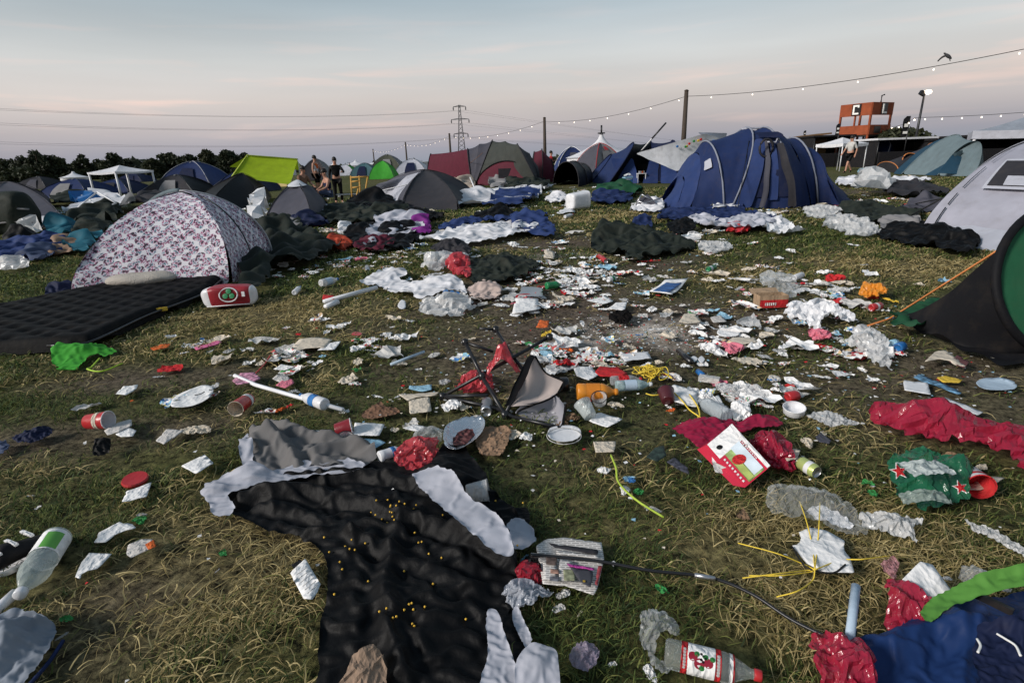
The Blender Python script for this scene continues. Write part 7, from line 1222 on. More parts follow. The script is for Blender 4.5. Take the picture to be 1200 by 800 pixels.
cloth('paper_wad', [(855, 482), (862, 477), (872, 478), (879, 488), (874, 496), (860, 494)], WPAP, 'crumpled white and green paper right of the water bottle', 'paper', k=1.4, n=20, seed=126, lumps=[(867, 487, .06, .07)])
cloth('carrier_bag', [(995, 408), (1003, 396), (1016, 395), (1030, 402), (1040, 404), (1042, 414), (1030, 418), (1046, 428), (1040, 436), (1020, 424), (1005, 412)], MILK, 'torn milky plastic bag on the soil left of the pop up tent', 'bag', k=1.3, n=28, seed=127, lumps=[(1012, 404, .15, .1)])
cloth('carrier_bag', [(920, 372), (930, 360), (945, 366), (962, 364), (985, 374), (1000, 380), (985, 382), (965, 380), (955, 392), (948, 384), (932, 378)], WPL, 'white torn carrier bag with grey print, right midground', 'bag', k=1.3, n=30, seed=128, lumps=[(960, 374, .25, .1)])
cloth('plastic_film', [(888, 342), (893, 333), (905, 332), (922, 338), (938, 348), (928, 352), (910, 350)], CLEARF, 'clear plastic bag behind the red and brown carton', 'film', k=1.25, n=24, seed=129, lumps=[(905, 342, .25, .2)])
c0 = P(906, 361); root = thing('carton', c0, 'open brown cardboard carton with a red front, right midground', 'carton'); mm_ = mpp(906, 361); mb = MB(); w_, h_, dp = 33 * mm_, 15 * mm_ * 1.0, .13
for x, y, sx, sy in ((0, 0, w_, .006), (0, dp, w_, .006), (-w_ / 2, dp / 2, .006, dp), (w_ / 2, dp / 2, .006, dp)): mb.box(c0 + [x, y, h_ / 2], (sx, sy, h_))
mb.box(c0 + [0, dp / 2, .012], (w_, dp, .006)); mb.build('box', CARD, root); MB().box(c0 + [0, -.006, h_ * .36], (w_ * .98, .004, h_ * .62)).build('red_front', REDP, root); MB().box(c0 + [-.02, dp + .04, h_ + .005], (w_, .09, .004), tilt=(.4, 0, 0)).build('flap', CARD, root); mb = MB()
for k in range(6): mb.box(c0 + [-w_ * .3 + k * w_ * .07, -.0095, h_ * .35], (w_ * .04, .002, h_ * .22))
mb.build('white_lettering', WPAP, root)
cloth('orange_packet', [(1005, 350), (1010, 344), (1022, 344), (1036, 345), (1034, 351), (1015, 353)], OPL, 'bright orange packet on the grass left of the pop up tent', 'packet', k=1.3, n=18, seed=131, lumps=[(1020, 348, .2, .1)])
cloth('yellow_net', [(750, 447), (756, 438), (766, 436), (775, 441), (770, 449), (760, 452)], mat('net', (.4, .3, .03, 1), bump=1, bscale=60), 'matted core of the yellow string tangle', 'net', k=1.3, n=12, seed=132)
o = COL.objects[-1]; bpy.data.objects.remove(o); OCC.pop()
rr = random.Random(5); pts = []; c0 = P(762, 444)
for i in range(70): pts.append(c0 + np.array([rr.gauss(0, .045), rr.gauss(0, .05), .02 + abs(rr.gauss(0, .03))]))
o = tube_obj('string_tangle', spline(pts, 6), .0032, YROPE, None, n=5); tag(o, 'tangle of bright yellow string behind the bottles', 'string')
for pts, l in (([(790, 460), (800, 470), (808, 480), (821, 489)], 'left yellow ribbon across the white torn board'), ([(808, 462), (817, 475), (820, 486), (818, 489)], 'right yellow ribbon hanging over the white torn board'), ([(757, 461), (765, 463), (775, 462)], 'short yellow ribbon left of the wine red cup')): o = tube_obj('ribbon', spline([P(x, y, .05) for x, y in pts]), .004, YROPE, None, n=5); tag(o, l, 'ribbon')
o = tube_obj('grass_string', spline([P(716, 533, .03), P(722, 548, .05), P(725, 565, .03), P(745, 585, .05), P(778, 606, .02)]), .005, mat('string_lime', (.38, .5, .06, 1)), None, n=5); tag(o, 'lime green string winding through scraps in the green grass', 'string')
o = tube_obj('red_string', spline([P(300, 437, .02), P(306, 431, .03), P(312, 424, .02), P(317, 416, .03)]), .005, RPL, None, n=5); tag(o, 'thin red string on the grass behind the white pole', 'string')
root = thing('tent_pole', P(345, 465), 'long white tent pole lying on grass under the white bottle', 'pole'); tube_obj('rod', [P(275, 440, .03), P(300, 451, .03), P(345, 464, .03), P(402, 480, .03)], .013, ALUW, root)
o = tube_obj('plastic_rod', [P(458, 427, .02), P(497, 412, .03)], .011, LBPL, None); tag(o, 'pale blue plastic rod lying on the soil left of the chair', 'rod')
o = tube_obj('stick', [P(795, 411, .02), P(810, 424, .03)], .02, BPL, None); tag(o, 'short black stick on the soil above the small white discs', 'stick')
root = thing('brush', P(826, 440), 'small brush with blue handle on grass right of yellow tangle', 'brush'); tube_obj('handle', [P(818, 435, .03), P(824, 440, .03)], .018, BLPL, root); MB().box(P(831, 444, .03), (.12, .05, .03), -.5).build('bristles', GPAP, root)
rr = random.Random(9); V = []; c0 = P(727, 376)
cloth('clump', [(714, 376), (720, 370), (732, 369), (740, 374), (736, 381), (722, 381)], mat('peat', (.008, .007, .007, 1), bump=1, bscale=50, spec=.05), 'dark clump of burnt fabric on the pale soil patch', 'clump', k=1.4, n=20, seed=133, lumps=[(727, 376, .13, .06)])
cloth('sock', [(110, 530), (118, 522), (130, 518), (132, 526), (124, 534), (112, 536)], BLACKF, 'small black cloth lump on the grass, far left', 'cloth', k=1.3, n=18, seed=134, lumps=[(121, 527, .06, .05)]); cloth('cloth_strip', [(15, 514), (30, 511), (50, 507), (66, 506), (58, 514), (40, 520), (22, 521)], NAVYD, 'dark cloth strip on the soil at far left', 'cloth', k=1.3, n=20, seed=135, lumps=[(45, 513, .08, .04)]); cloth('cloth_strip', [(-10, 525), (5, 519), (12, 524), (4, 534), (-10, 536)], JEANS, 'grey blue cloth at the left edge above the shoe', 'cloth', k=1.25, n=14, seed=136)
o = MB().lathe([(.001, 0), (.05, 0), (.054, .012), (.05, .02), (.001, .018)], P(159, 564, .012), (.08, -.12, 1), 22).build('lid', RPL); tag(o, 'round red plastic lid above the folded white paper at left', 'lid')
FL = [('plate', [(201, 478), (205, 468), (220, 460), (238, 454), (250, 456), (248, 466), (235, 475), (216, 480)], WPAP, 'pale oval paper plate with dark marks on the grass at left', 'plate', .03, 1), ('foam_strip', [(227.5, 407.5), (257, 399), (260, 402), (230, 411)], PKPL, 'bright pink strip on the grass in front of the airbed', 'strip', .03, 0),
 ('leaflet', [(182, 517), (195, 503), (216, 504.5), (192, 521)], NEWSW, 'folded leaflet with magenta print at left', 'leaflet', .03, 0), ('napkin', [(135, 462), (145, 453), (162, 450.5), (160, 456), (148, 463)], WPAP, 'white napkin above the red noodle cup', 'napkin', .03, 0), ('lid_foil', [(122, 505), (135, 497), (154, 491), (155, 499), (140, 506), (126, 510)], NEWSW, 'torn white foil lid beside the red noodle cup', 'lid', .03, 0), ('lid_foil', [(135, 509), (148, 501), (160, 504), (156, 512), (142, 512)], WPAP, 'white torn paper just right of the foil lid at left', 'paper', .025, 0),
 ('paper', [(212, 546), (228, 538), (240, 533), (251, 543), (244, 546), (230, 556)], WPAP, 'white paper sheet left of the black tent sheet tip', 'paper', .035, 0), ('paper', [(143, 589), (148, 576), (178, 565), (172, 582)], WPAP, 'folded white paper below the red lid', 'paper', .035, 0), ('paper', [(110, 636), (116, 625), (140, 612), (155, 614), (160, 619), (140, 624), (124, 635)], WPAP, 'torn white paper left of the orange wrapper', 'paper', .035, 0), ('paper', [(88, 676), (95, 660), (105, 649), (131, 649), (116, 666), (98, 670), (94, 679)], WPAP, 'white torn card above the bare soil at lower left', 'card', .03, 0),
 ('card', [(340, 671), (358, 656), (377, 686), (366, 703), (356, 702)], WPAP, 'white printed card on dry grass left of the black tent sheet', 'card', .035, 0), ('lid', [(479, 469), (503, 465), (506, 482), (480, 486)], CPAP, 'cream square plastic lid left of the broken chair', 'lid', .03, 0), ('packet', [(479, 456), (480, 452), (506, 451), (506, 457), (495, 459)], SKYP, 'flat blue and white packet above the cream square lid', 'packet', .03, 0), ('wrapper', [(467, 463), (480, 462), (515, 459), (512, 464), (486, 466), (478, 470)], CPAP, 'long striped wrapper above the cream square lid', 'wrapper', .035, 0),
 ('card', [(412, 511), (416, 496), (452, 497), (446, 511)], WPAP, 'white rounded card right of the crimson cup', 'card', .035, 0), ('card', [(339, 503), (377, 505), (370, 515), (352, 512)], WPAP, 'white card edge behind the grey fabric', 'card', .04, 0), ('paper', [(427, 514), (445, 515), (452, 519), (440, 525), (427, 524)], SKYP, 'pale blue and white paper below the white rounded card', 'paper', .03, 0), ('paper', [(472, 502), (485, 497), (498, 500), (490, 506)], WPAP, 'thin white paper right of the white rounded card', 'paper', .03, 0),
 ('panel', [(726, 415), (760, 412), (763, 420), (732, 424)], WPL, 'white rectangular panel on the soil above the yellow tangle', 'panel', .03, 0), ('panel', [(1058, 446), (1087, 449), (1091, 463), (1060, 458)], WPL, 'white square panel left of the blue comic page', 'panel', .03, 0), ('panel', [(1097, 469), (1106, 465), (1152, 483), (1146, 487)], WPL, 'long white rectangular panel below the blue comic page', 'panel', .03, 0), ('comic', [(1070, 443), (1077, 438), (1128, 460), (1124, 463)], mat('comic', (.12, .25, .38, 1), var=1, vscale=30), 'blue printed comic page at right', 'comic', .03, 0), ('comic', [(1097, 443), (1108, 440), (1128, 445), (1124, 449), (1105, 448)], YELP, 'yellow printed page behind the blue comic page', 'page', .03, 0),
 ('plate', [(1143, 451), (1152, 446), (1170, 445), (1188, 450), (1190, 457), (1175, 460), (1152, 458)], LBPL, 'pale blue plastic plate near the right edge', 'plate', .025, 1), ('plate', [(642, 512), (645, 504), (660, 501), (676, 503), (681, 510), (676, 517), (660, 520.5), (647, 518)], WPL, 'white plastic plate just below the torn grey seat', 'plate', .03, 1), ('note', [(690, 494), (698, 485), (705, 484), (730, 492), (712, 501)], WPAP, 'white note sheet with small dots below the clear beaker', 'paper', .03, 0), ('carton', [(695, 518), (722, 517), (720, 530), (698, 530)], CPAP, 'cream card box flap on the grass below the plate', 'card', .035, 0), ('board', [(783, 455), (790, 452), (817, 459), (818, 478), (812, 478), (785, 469)], WPAP, 'white torn board under the yellow ribbons', 'board', .05, 0), ('board', [(833, 466), (842, 464), (852, 480), (850, 485)], WPAP, 'white card behind the water bottle', 'card', .06, 0),
 ('carton', [(757, 536), (768, 524), (778, 522), (781, 534), (770, 541)], mat('carton_dark', (.03, .05, .04, 1), var=.8, vscale=30), 'dark green printed carton on the grass left of the juice carton', 'carton', .05, 0), ('wrapper', [(697, 436), (703, 430), (725, 430), (736, 439), (725, 442), (702, 441)], REDP, 'red and white chip packet behind the orange bottle', 'packet', .05, 0), ('card', [(672, 432), (680, 430), (692, 430), (702, 439), (690, 447), (676, 441)], WPAP, 'white card left of the red chip packet', 'card', .05, 0),
 ('frame', [(760, 343), (780, 329), (806, 329), (788, 347)], WPAP, 'white framed picture with blue sky print on the soil', 'picture', .035, 0), ('carton', [(637, 303), (638, 293), (650, 295), (650, 304)], CPAP, 'cream and orange carton standing above the paper pile', 'carton', .05, 0), ('board', [(607, 348), (611, 337), (636, 337), (636, 349)], STEEL, 'silver grey board in the paper pile', 'board', .04, 0), ('board', [(600, 368), (604, 351), (632, 351), (634, 362), (612, 368)], WPAP, 'wide white board at the front of the paper pile', 'board', .04, 0), ('board', [(687, 352), (708, 348), (720, 353), (706, 357)], WPAP, 'white tray right of the paper pile', 'tray', .04, 0), ('board', [(712, 362), (722, 355), (735, 354), (732, 364)], WPAP, 'white card below the white tray', 'card', .04, 0),
 ('lid', [(840, 390), (845, 385), (860, 384), (868, 389), (862, 394), (846, 394)], WPAP, 'white oval lid above the flat papers, right of the soil', 'lid', .04, 1), ('paper', [(845, 402), (860, 396), (885, 396), (888, 401), (868, 404), (850, 405)], CPAP, 'flat cream papers below the white oval lid', 'paper', .03, 0), ('map', [(832, 372), (845, 370), (852, 377), (836, 379)], NEWSW, 'small map card on the grass right of the soil patch', 'card', .04, 0), ('paper_bag', [(795, 378), (802, 368), (815, 368), (822, 377), (808, 380)], CPAP, 'beige paper bag right of the dark clump', 'bag', .06, 0), ('carton', [(628, 384), (633, 375), (644, 376), (642, 384)], ORP, 'orange and white carton right of the soil behind the chair', 'carton', .06, 0), ('paper', [(337, 411), (352, 398), (372, 396), (390, 398), (380, 408), (360, 408), (345, 413)], CPAP, 'large torn cream paper left of the carrier bag', 'paper', .03, 0), ('paper', [(372, 411), (382, 403), (400, 400), (392, 410)], WPAP, 'white torn sheet right of the large cream paper', 'paper', .03, 0), ('paper', [(330, 422), (342, 414), (358, 412), (350, 422), (338, 425)], CPAP, 'torn cream paper just below the large torn one', 'paper', .03, 0), ('paper', [(320, 433), (330, 427), (347, 430), (334, 434)], WPAP, 'white scrap below both torn cream papers', 'paper', .03, 0), ('lid', [(412, 392), (416, 389), (424, 390), (422, 393)], RPL, 'small flat red lid right of the torn papers', 'lid', .03, 1), ('lid', [(466, 358), (470, 352), (475, 353), (475, 361), (469, 362)], WPL, 'white oval lid left of the white carrier bag', 'lid', .03, 1), ('card', [(597, 370), (605, 362), (615, 366), (606, 372)], WPAP, 'small white card below the wide white board', 'card', .03, 0), ('disc', [(809, 420), (813, 417), (818, 420), (813, 424)], WPL, 'left of two small white discs on the soil', 'disc', .03, 1), ('disc', [(818, 421), (822, 417), (826, 421), (822, 425)], WPL, 'right of two small white discs on the soil', 'disc', .03, 1), ('crisp_packet', [(272, 446), (282, 438), (298, 437), (306, 444), (290, 450), (278, 452)], mat('wrapper_mag', (.55, .25, .35, 1), var=1, vscale=40), 'magenta and white wrapper by the white pole end', 'wrapper', .04, 0), ('slipper', [(323, 452), (330, 446), (342, 444), (345, 449), (334, 455)], PPAP, 'pink sandal lying behind the white pole', 'sandal', .05, 0), ('slipper', [(319, 444), (325, 439), (338, 441), (340, 445), (328, 448)], NEWSW, 'white sandal with blue straps behind the pink one', 'sandal', .05, 0), ('bin_lid', [(1083, 425), (1096, 412), (1108, 410), (1118, 418), (1132, 430), (1120, 428), (1104, 420)], CPAP, 'cream and grey wrapper in front of the pop up tent', 'wrapper', .06, 0), ('carton', [(1112, 424), (1122, 416), (1136, 424), (1130, 432)], mat('maroon_card', (.12, .05, .05, 1)), 'dull maroon card leaning by the pop up tent', 'card', .06, 0), ('orange_wrapper', [(148, 650), (150, 638), (165, 632), (180, 632), (182, 640), (165, 648), (154, 654)], NEWSW, 'orange and white wrapper on the grass at lower left', 'wrapper', .04, 0), ('orange_end', [(170, 638), (180, 632), (183, 640), (174, 644)], ORP, 'bright orange end twisted off the wrapper at lower left', 'wrapper', .05, 0), ('shoe_insole', [(955, 512), (962, 507), (974, 516), (972, 520), (960, 518)], CHAR2, 'dark grey plastic clip on the dry grass right of the crimson bag tip', 'clip', .04, 0), ('straw', [(176, 408), (188, 404), (200, 403), (198, 407), (180, 411)], ORP, 'orange and white wrapper left of the pink strip', 'wrapper', .03, 0), ('card', [(918, 533), (930, 526), (938, 528), (934, 538), (922, 541)], CPAP, 'small tan card behind the crushed lime can', 'card', .05, 0), ('packet', [(781, 541), (790, 536), (806, 548), (808, 556), (798, 552)], mat('packet_dark', (.06, .06, .08, 1), var=1, vscale=50), 'black and silver packet left of the juice carton', 'packet', .04, 0), ('packet', [(377, 351), (379, 346), (391, 346), (392, 351)], REDP, 'red and white packet at the left end of the white pole', 'packet', .05, 0), ('panel', [(1128, 574), (1150, 558), (1178, 560), (1168, 566), (1150, 574)], CPAP, 'torn pinkish card right of the red lined tub', 'card', .03, 0), ('board', [(600, 262), (612, 258), (612, 268), (600, 270)], WPL, 'small white box by the blue and white tarpaulin', 'box', .15, 0)]
for i, (nm, pts, m_, lb, ct, z, sm_) in enumerate(FL):
    sheet(nm, pts, m_, lb, ct, z=z * .8, seed=i + 1, sm=bool(sm_), n=12 if sm_ else 9, curl=.06 if sm_ else .16, edge=.014 if nm == 'plate' else 0); OCC.append(gp(pts)[:, :2])
def lm_(n_): return [o for o in COL.objects if o.get('label', '').startswith(n_)][0]
fr_o = lm_('white framed'); sheet('picture_print', [(765, 341), (781, 331.5), (799, 331.5), (785, 343)], mat('print_blue', (.03, .1, .28, 1), var=.4, vscale=8), parent=fr_o, z=.042, curl=.16, seed=35)
pl_ = lm_('white plastic plate just')
for a_, nm in ((9, 'inner_ring'),): tube_obj(nm, [P(661, 510.5, .04) + np.array([.085 * math.cos(t), .085 * math.sin(t), 0]) for t in np.linspace(0, 6.283, 30)], .0025, GPAP, pl_, n=5)
for a_, b_ in ((228, 463), (222, 478), (245, 457)): 
    c_ = P(a_, b_, .05); o = MB().tube([c_, c_ + np.array([.03, .02, .0]), c_ + np.array([.035, .05, 0])], .003, 5).build('dark_mark', BLKP, lm_('pale oval'))
o = lm_('white printed card'); mb = MB()
for k in range(6):
    a_, b_ = P(349 + k * 2.7, 672 + k * 4.2, .064), P(359 + k * 2.2, 665 + k * 4.3, .064); mb.box((a_ + b_) / 2, (.045, .003, .001), math.atan2(*(b_ - a_)[[1, 0]]))
mb.build('printed_line', GPAP, o); sheet('dark_card', [(341, 662), (352, 656), (362, 662), (350, 672)], BLKP, 'black card with pale lettering tucked above the white printed card', 'card', z=.028)
# ---- crumpled small litter: a pool of shapes, each piece an object of its own
def blob(seed, n=7, j=.35, asp=.7):
    r = random.Random(seed); return np.array([[.5 * math.cos(t) * (1 + r.uniform(-j, j)), .5 * asp * math.sin(t) * (1 + r.uniform(-j, j))] for t in np.linspace(0, 6.283, n + 1)[:-1]])
def proto(seed, k, lump, asp, n=13, sm_=True):
    V, F = sim(smooth_poly(blob(seed, 7, .4, asp), 2) if lump else blob(seed, 6, .45, asp), (k, k * 1.08), seed, n, seed, [(0, 0, .33, lump)] if lump else [], steps=30, floor=.03, ridge=.5 if not lump else 1.0); me = bpy.data.meshes.new('litter'); me.from_pydata(V.tolist(), [], F); me.polygons.foreach_set('use_smooth', np.full(len(me.polygons), sm_, bool)); me.materials.append(WPAP); return me
POOL = {'p': [proto(i + 1, 1.06, 0, .7, 8, False) for i in range(8)], 'w': [proto(i + 21, 1.35, .12, .75, 15, False) for i in range(5)], 'b': [proto(i + 41, 1.3, .07, .6, 20, False) for i in range(5)], 's': [proto(i + 61, 1.15, 0, .22) for i in range(4)]}
NAMEK = {'p': ('paper_scrap', 'paper scrap', 'paper'), 'w': ('paper_wad', 'crumpled wad', 'paper'), 'b': ('crumpled_bag', 'crumpled plastic', 'plastic scrap'), 's': ('paper_strip', 'thin strip', 'strip')}
COLS = {'w': ('white', WPAP), 'g': ('grey', GPAP), 'c': ('cream', CPAP), 'r': ('red', REDP), 'p': ('pink', PPAP), 'o': ('orange', ORP), 'b': ('blue', BLUP), 's': ('pale blue', SKYP), 'n': ('green', GRNP), 'k': ('black', BLKP), 'y': ('yellow', YELP), 'x': ('clear', MILK), 'm': ('magenta', MAGP), 't': ('brown', BPAP), '1': ('red and white printed', PR1), '2': ('blue and white printed', PR2), '3': ('green and white printed', PR3)}
LMK = [('airbed', 150, 370), ('green tent scrap', 95, 420), ('oval plate', 225, 467), ('red noodle cup', 114, 492), ('tipped red cup', 283, 473), ('white bottle', 368, 471), ('crimson cup', 400, 503), ('foil tray', 545, 515), ('brown paper bag', 578, 519), ('broken chair', 565, 440), ('torn chair seat', 632, 470), ('orange bottle', 697, 459), ('white plate', 661, 510), ('yellow tangle', 762, 443), ('juice carton', 866, 535), ('water bottle', 836, 479), ('white panel', 743, 418), ('dark clump', 727, 375), ('framed picture', 783, 338), ('olive sleeping bag', 752, 287), ('white tarpaulin', 480, 333), ('white carrier bag', 520, 362), ('dark green bundle', 590, 320), ('coral bag', 538, 317), ('grey and black heap', 455, 275), ('flat white sheet', 560, 276), ('tarpaulin heap', 335, 290), ('navy tarpaulin', 830, 257), ('torn white plastic', 1000, 270), ('lilac tent', 1120, 270), ('brown carton', 906, 354), ('pop up tent', 1110, 380), ('long crimson sheet', 1100, 505), ('green star bag', 1090, 567), ('pale blue plate', 1167, 453), ('white tub', 680, 238), ('cool box', 736, 212), ('newspaper', 668, 665), ('cardboard shape', 965, 645), ('glass bottle', 830, 775), ('dented bottle', 50, 655), ('swollen sack', 1020, 225), ('navy family tent', 870, 240), ('paper pile board', 620, 345), ('slate grey tent', 345, 262), ('charcoal tent', 505, 245), ('patterned tent', 200, 320), ('turquoise bag', 74, 272), ('tan jacket', 77, 295), ('maroon tunnel tent', 580, 215), ('white tub lid', 663, 249), ('oval lid', 854, 390), ('orange packet', 1020, 348), ('round white tub', 931, 480), ('torn milky bag', 1015, 405), ('square cream lid', 492, 476), ('torn cream papers', 360, 405), ('red cool bag', 268, 348), ('lime string', 725, 560), ('clear bag', 940, 588), ('black tunnel tent', 668, 218), ('blue comic page', 1100, 450)]
USED = set()
def autolabel(words, px, py):
    c = sorted(LMK, key=lambda q: math.hypot(q[1] - px, (q[2] - py) * 2.0))
    def dr(q):
        dx, dy = px - q[1], (py - q[2]) * 2.0
        d = ('right of' if dx > 0 else 'left of') if abs(dx) > abs(dy) else ('in front of' if dy > 0 else 'behind'); di = math.hypot(dx, dy); return d, di
    for q in c[:3]:
        d, di = dr(q)
        for t in ((['just ', 'close '][0] if di < 45 else '') ,):
            s = f'{words} {t}{d} the {q[0]}'
            if s not in USED: USED.add(s); return s
    for i in range(7):
        for j in range(i + 1, 8):
            d1, _ = dr(c[i]); d2, _ = dr(c[j]); s = f'{words} {d1} the {c[i][0]}, {d2} the {c[j][0]}'
            if s not in USED and len(s.split()) <= 16: USED.add(s); return s
    return None
def scrap(k, px, py, wpx, col, extra='', rot=None, zs=1.0):
    nm, wd, ct = NAMEK[k]; cn, m_ = COLS[col]
    if k == 'p' and col in '123': nm, wd, ct = 'food_wrapper', 'wrapper', 'wrapper'
    elif k == 'p' and col in 'gct': nm, wd, ct = 'card_scrap', 'card scrap', 'card'
    me = POOL[k][rng.randrange(len(POOL[k]))]
    sz = wpx * mpp(px, py) * 1.05; adj = 'small ' if wpx < 14 else ''
    lb = autolabel(f'{adj}{cn} {extra}{wd}', px, py)
    if lb is None: return
    o = bpy.data.objects.new(nm, me); COL.objects.link(o); o.location = P(px, py) + np.array([0, 0, .004]); o.scale = (sz, sz * rng.uniform(.85, 1.25), sz * zs); o.rotation_euler = (rng.uniform(-.12, .12), rng.uniform(-.12, .12), rng.uniform(0, 6.28))
    o.material_slots[0].link = 'OBJECT'; o.material_slots[0].material = m_; tag(o, lb, ct, 'small litter strewn over the ground')
HAND = 'p,220,407,16,w p,202,396,13,w p,248,413,14,g b,268,414,18,g p,292,412,20,g p,293,427,17,w p,155,471,8,o p,100,520,8,w p,482,378,13,w p,476,398,34,w w,467,399,18,w p,455,396,12,w p,451,394,10,g p,395,386,20,w p,405,382,14,w p,384,390,14,w w,417,412,17,w p,420,426,18,c p,418,435,14,n p,407,448,24,c s,365,434,10,g p,491,434,9,w s,502,442,12,c b,345,461,15,x s,338,478,16,r w,330,482,10,o p,405,484,12,w p,482,500,26,g p,462,506,16,c b,521,450,20,x w,530,480,28,w p,545,480,18,c w,560,492,16,g p,600,513,26,c w,617,515,18,w w,628,455,20,c p,645,440,30,w w,658,433,18,k w,660,430,26,r w,668,405,22,x s,664,412,20,o p,674,403,10,w s,640,393,26,y s,682,381,22,w s,699,391,14,c w,722,478,15,c w,660,500,16,t w,670,493,18,t p,640,452,16,s p,655,414,14,w p,752,372,18,g w,764,365,14,w s,670,386,14,b s,748,394,16,b w,818,395,20,w w,830,412,28,w w,856,412,24,p p,844,417,24,w p,868,408,22,c s,890,414,8,w p,832,366,18,s p,800,360,14,g p,802,431,14,w w,772,427,12,c p,780,440,14,g b,850,460,36,x w,870,456,20,w b,882,463,40,x w,898,465,16,o p,840,452,22,p p,860,470,20,g p,730,425,14,g w,905,447,8,b s,803,482,8,w p,787,482,16,o s,783,478,14,w b,907,446,16,g w,912,460,14,w p,924,455,16,r p,1010,436,14,w s,1030,449,14,c p,1022,447,16,w w,998,420,8,c w,962,396,28,p s,978,392,24,w p,982,394,16,s p,906,390,12,w p,905,374,10,w w,967,358,20,w p,955,358,24,w w,985,344,22,x w,975,330,22,r w,965,322,18,w p,960,335,24,w s,1035,366,22,w p,1016,357,12,w s,1026,381,8,w p,1042,375,10,s p,1106,332,22,s s,1040,353,30,y p,896,425,10,w w,708,554,18,w p,735,563,14,s w,740,565,12,b w,732,577,16,w p,765,600,18,x w,748,578,12,n p,690,690,18,x w,664,697,14,w w,655,700,10,g p,655,715,22,g p,775,692,18,n s,680,720,12,c p,590,605,16,g b,600,690,20,r p,555,540,10,n w,625,660,18,k w,636,645,14,c s,615,655,14,s p,45,596,8,w s,36,582,8,w p,168,605,12,g w,165,612,16,n p,80,728,18,n s,75,746,18,g s,255,670,10,g p,262,650,14,n p,965,510,12,g w,945,522,16,c p,1015,568,14,n p,1022,580,16,n w,1120,541,24,t s,1105,540,18,n p,870,606,18,t p,985,665,10,c w,1150,550,14,c w,1110,680,8,w b,1170,690,24,x w,888,790,10,m b,762,790,26,w p,718,780,12,w w,1122,500,10,w s,1125,500,12,w'
for q in HAND.split():
    k, px, py, wd, c_ = q.split(','); scrap(k, float(px), float(py), float(wd), c_)
CL = [(655, 325, 34, 9, 20), (690, 320, 18, 12, 10), (625, 355, 22, 8, 10), (680, 345, 30, 8, 10), (410, 308, 32, 9, 12), (465, 303, 42, 8, 16), (505, 330, 20, 8, 6), (560, 350, 25, 7, 8), (650, 300, 30, 8, 6), (730, 318, 50, 14, 9), (800, 285, 25, 8, 6), (845, 275, 25, 8, 6), (870, 330, 40, 14, 8), (970, 345, 22, 12, 9), (850, 385, 40, 16, 8), (680, 226, 40, 3, 12), (715, 228, 40, 4, 12), (640, 242, 50, 4, 10), (770, 240, 30, 4, 8), (600, 255, 60, 5, 8), (905, 245, 40, 6, 9), (1035, 243, 30, 6, 8), (985, 235, 40, 5, 7), (1010, 206, 45, 3, 9), (60, 276, 50, 6, 10), (25, 290, 30, 6, 6), (110, 246, 24, 5, 12), (345, 272, 40, 8, 8), (400, 268, 30, 6, 8), (330, 320, 20, 8, 4), (480, 248, 60, 5, 5), (300, 246, 20, 6, 8), (420, 236, 30, 5, 8), (545, 228, 40, 4, 8), (380, 240, 14, 5, 5), (645, 415, 30, 14, 7), (700, 430, 34, 9, 9), (400, 415, 110, 35, 9), (950, 420, 100, 35, 10), (600, 300, 150, 22, 12), (240, 450, 110, 40, 6), (860, 320, 120, 30, 12), (760, 350, 120, 40, 10), (850, 465, 40, 10, 8), (360, 415, 40, 16, 6), (940, 400, 60, 22, 8)]
r_ = random.Random(31)
for cx, cy, sx, sy, nn in CL:
    for i in range(int(nn * 2.6)):
        px, py = cx + r_.gauss(0, sx * .8), cy + r_.gauss(0, sy * .8)
        if 840 < px < 1000 and py < 236 or py < 207: continue
        dist = P(px, py)[1]; szm = r_.choice([.08, .1, .13, .16, .2, .25]) * (1 + (dist > 9) * .6); k = r_.choice('pppppwbbss'); c_ = r_.choice('wwwwwwwwwwwwwggggccccxxxxrps111112223333')
        szm *= {'p': 1.0, 'w': .62, 'b': .8, 's': 1.2}[k]; scrap(k, px, py, szm / mpp(px, py), c_, rot=0, zs={'p': .8, 'w': .75, 'b': .6, 's': .7}[k])
# tiny flakes trodden into the soil: nobody could count them
r = np.random.RandomState(4); V = []; F = []
def flakes(px, py, sx, sy, n_, s0, s1):
    c = P(px, py); sxm = sx * mpp(px, py); sym = np.linalg.norm(P(px, py - sy) - P(px, py))
    for i in range(n_):
        x, y = c[0] + r.normal() * sxm, c[1] + r.normal() * sym
        if y < 1: continue
        s = r.uniform(s0, s1) * (1 + y / 14); a = r.uniform(0, 6.28); z = .012 + r.uniform(0, .008); b0 = len(V)
        for t in (0, 1.7, 3.1, 4.6): V.append([x + s * math.cos(a + t) * r.uniform(.5, 1), y + s * math.sin(a + t) * r.uniform(.5, 1), z + r.uniform(0, .006)])
        F.append((b0, b0 + 1, b0 + 2, b0 + 3))
flakes(735, 392, 40, 12, 500, .004, .011)
for a_ in ((700, 360, 90, 35, 500), (560, 400, 60, 40, 250), (860, 400, 70, 30, 350), (990, 380, 60, 30, 250), (640, 470, 90, 25, 250), (650, 300, 120, 20, 400), (900, 250, 120, 10, 350), (650, 232, 150, 6, 400), (400, 300, 80, 20, 300), (100, 280, 80, 15, 250), (1050, 450, 60, 20, 150), (700, 560, 300, 50, 120), (1020, 215, 60, 8, 200)): flakes(*a_[:4], int(a_[4] * .7), .005, .014)
o = obj('paper_crumbs', V, F, None, mats=[WPAP, GPAP, CPAP, REDP, SKYP], fmat=r.choice([0, 0, 0, 1, 1, 1, 2, 2, 3, 4], len(F)), smooth=False); tag(o, 'tiny pale paper crumbs trodden into the bare soil', 'crumbs', kind='stuff')
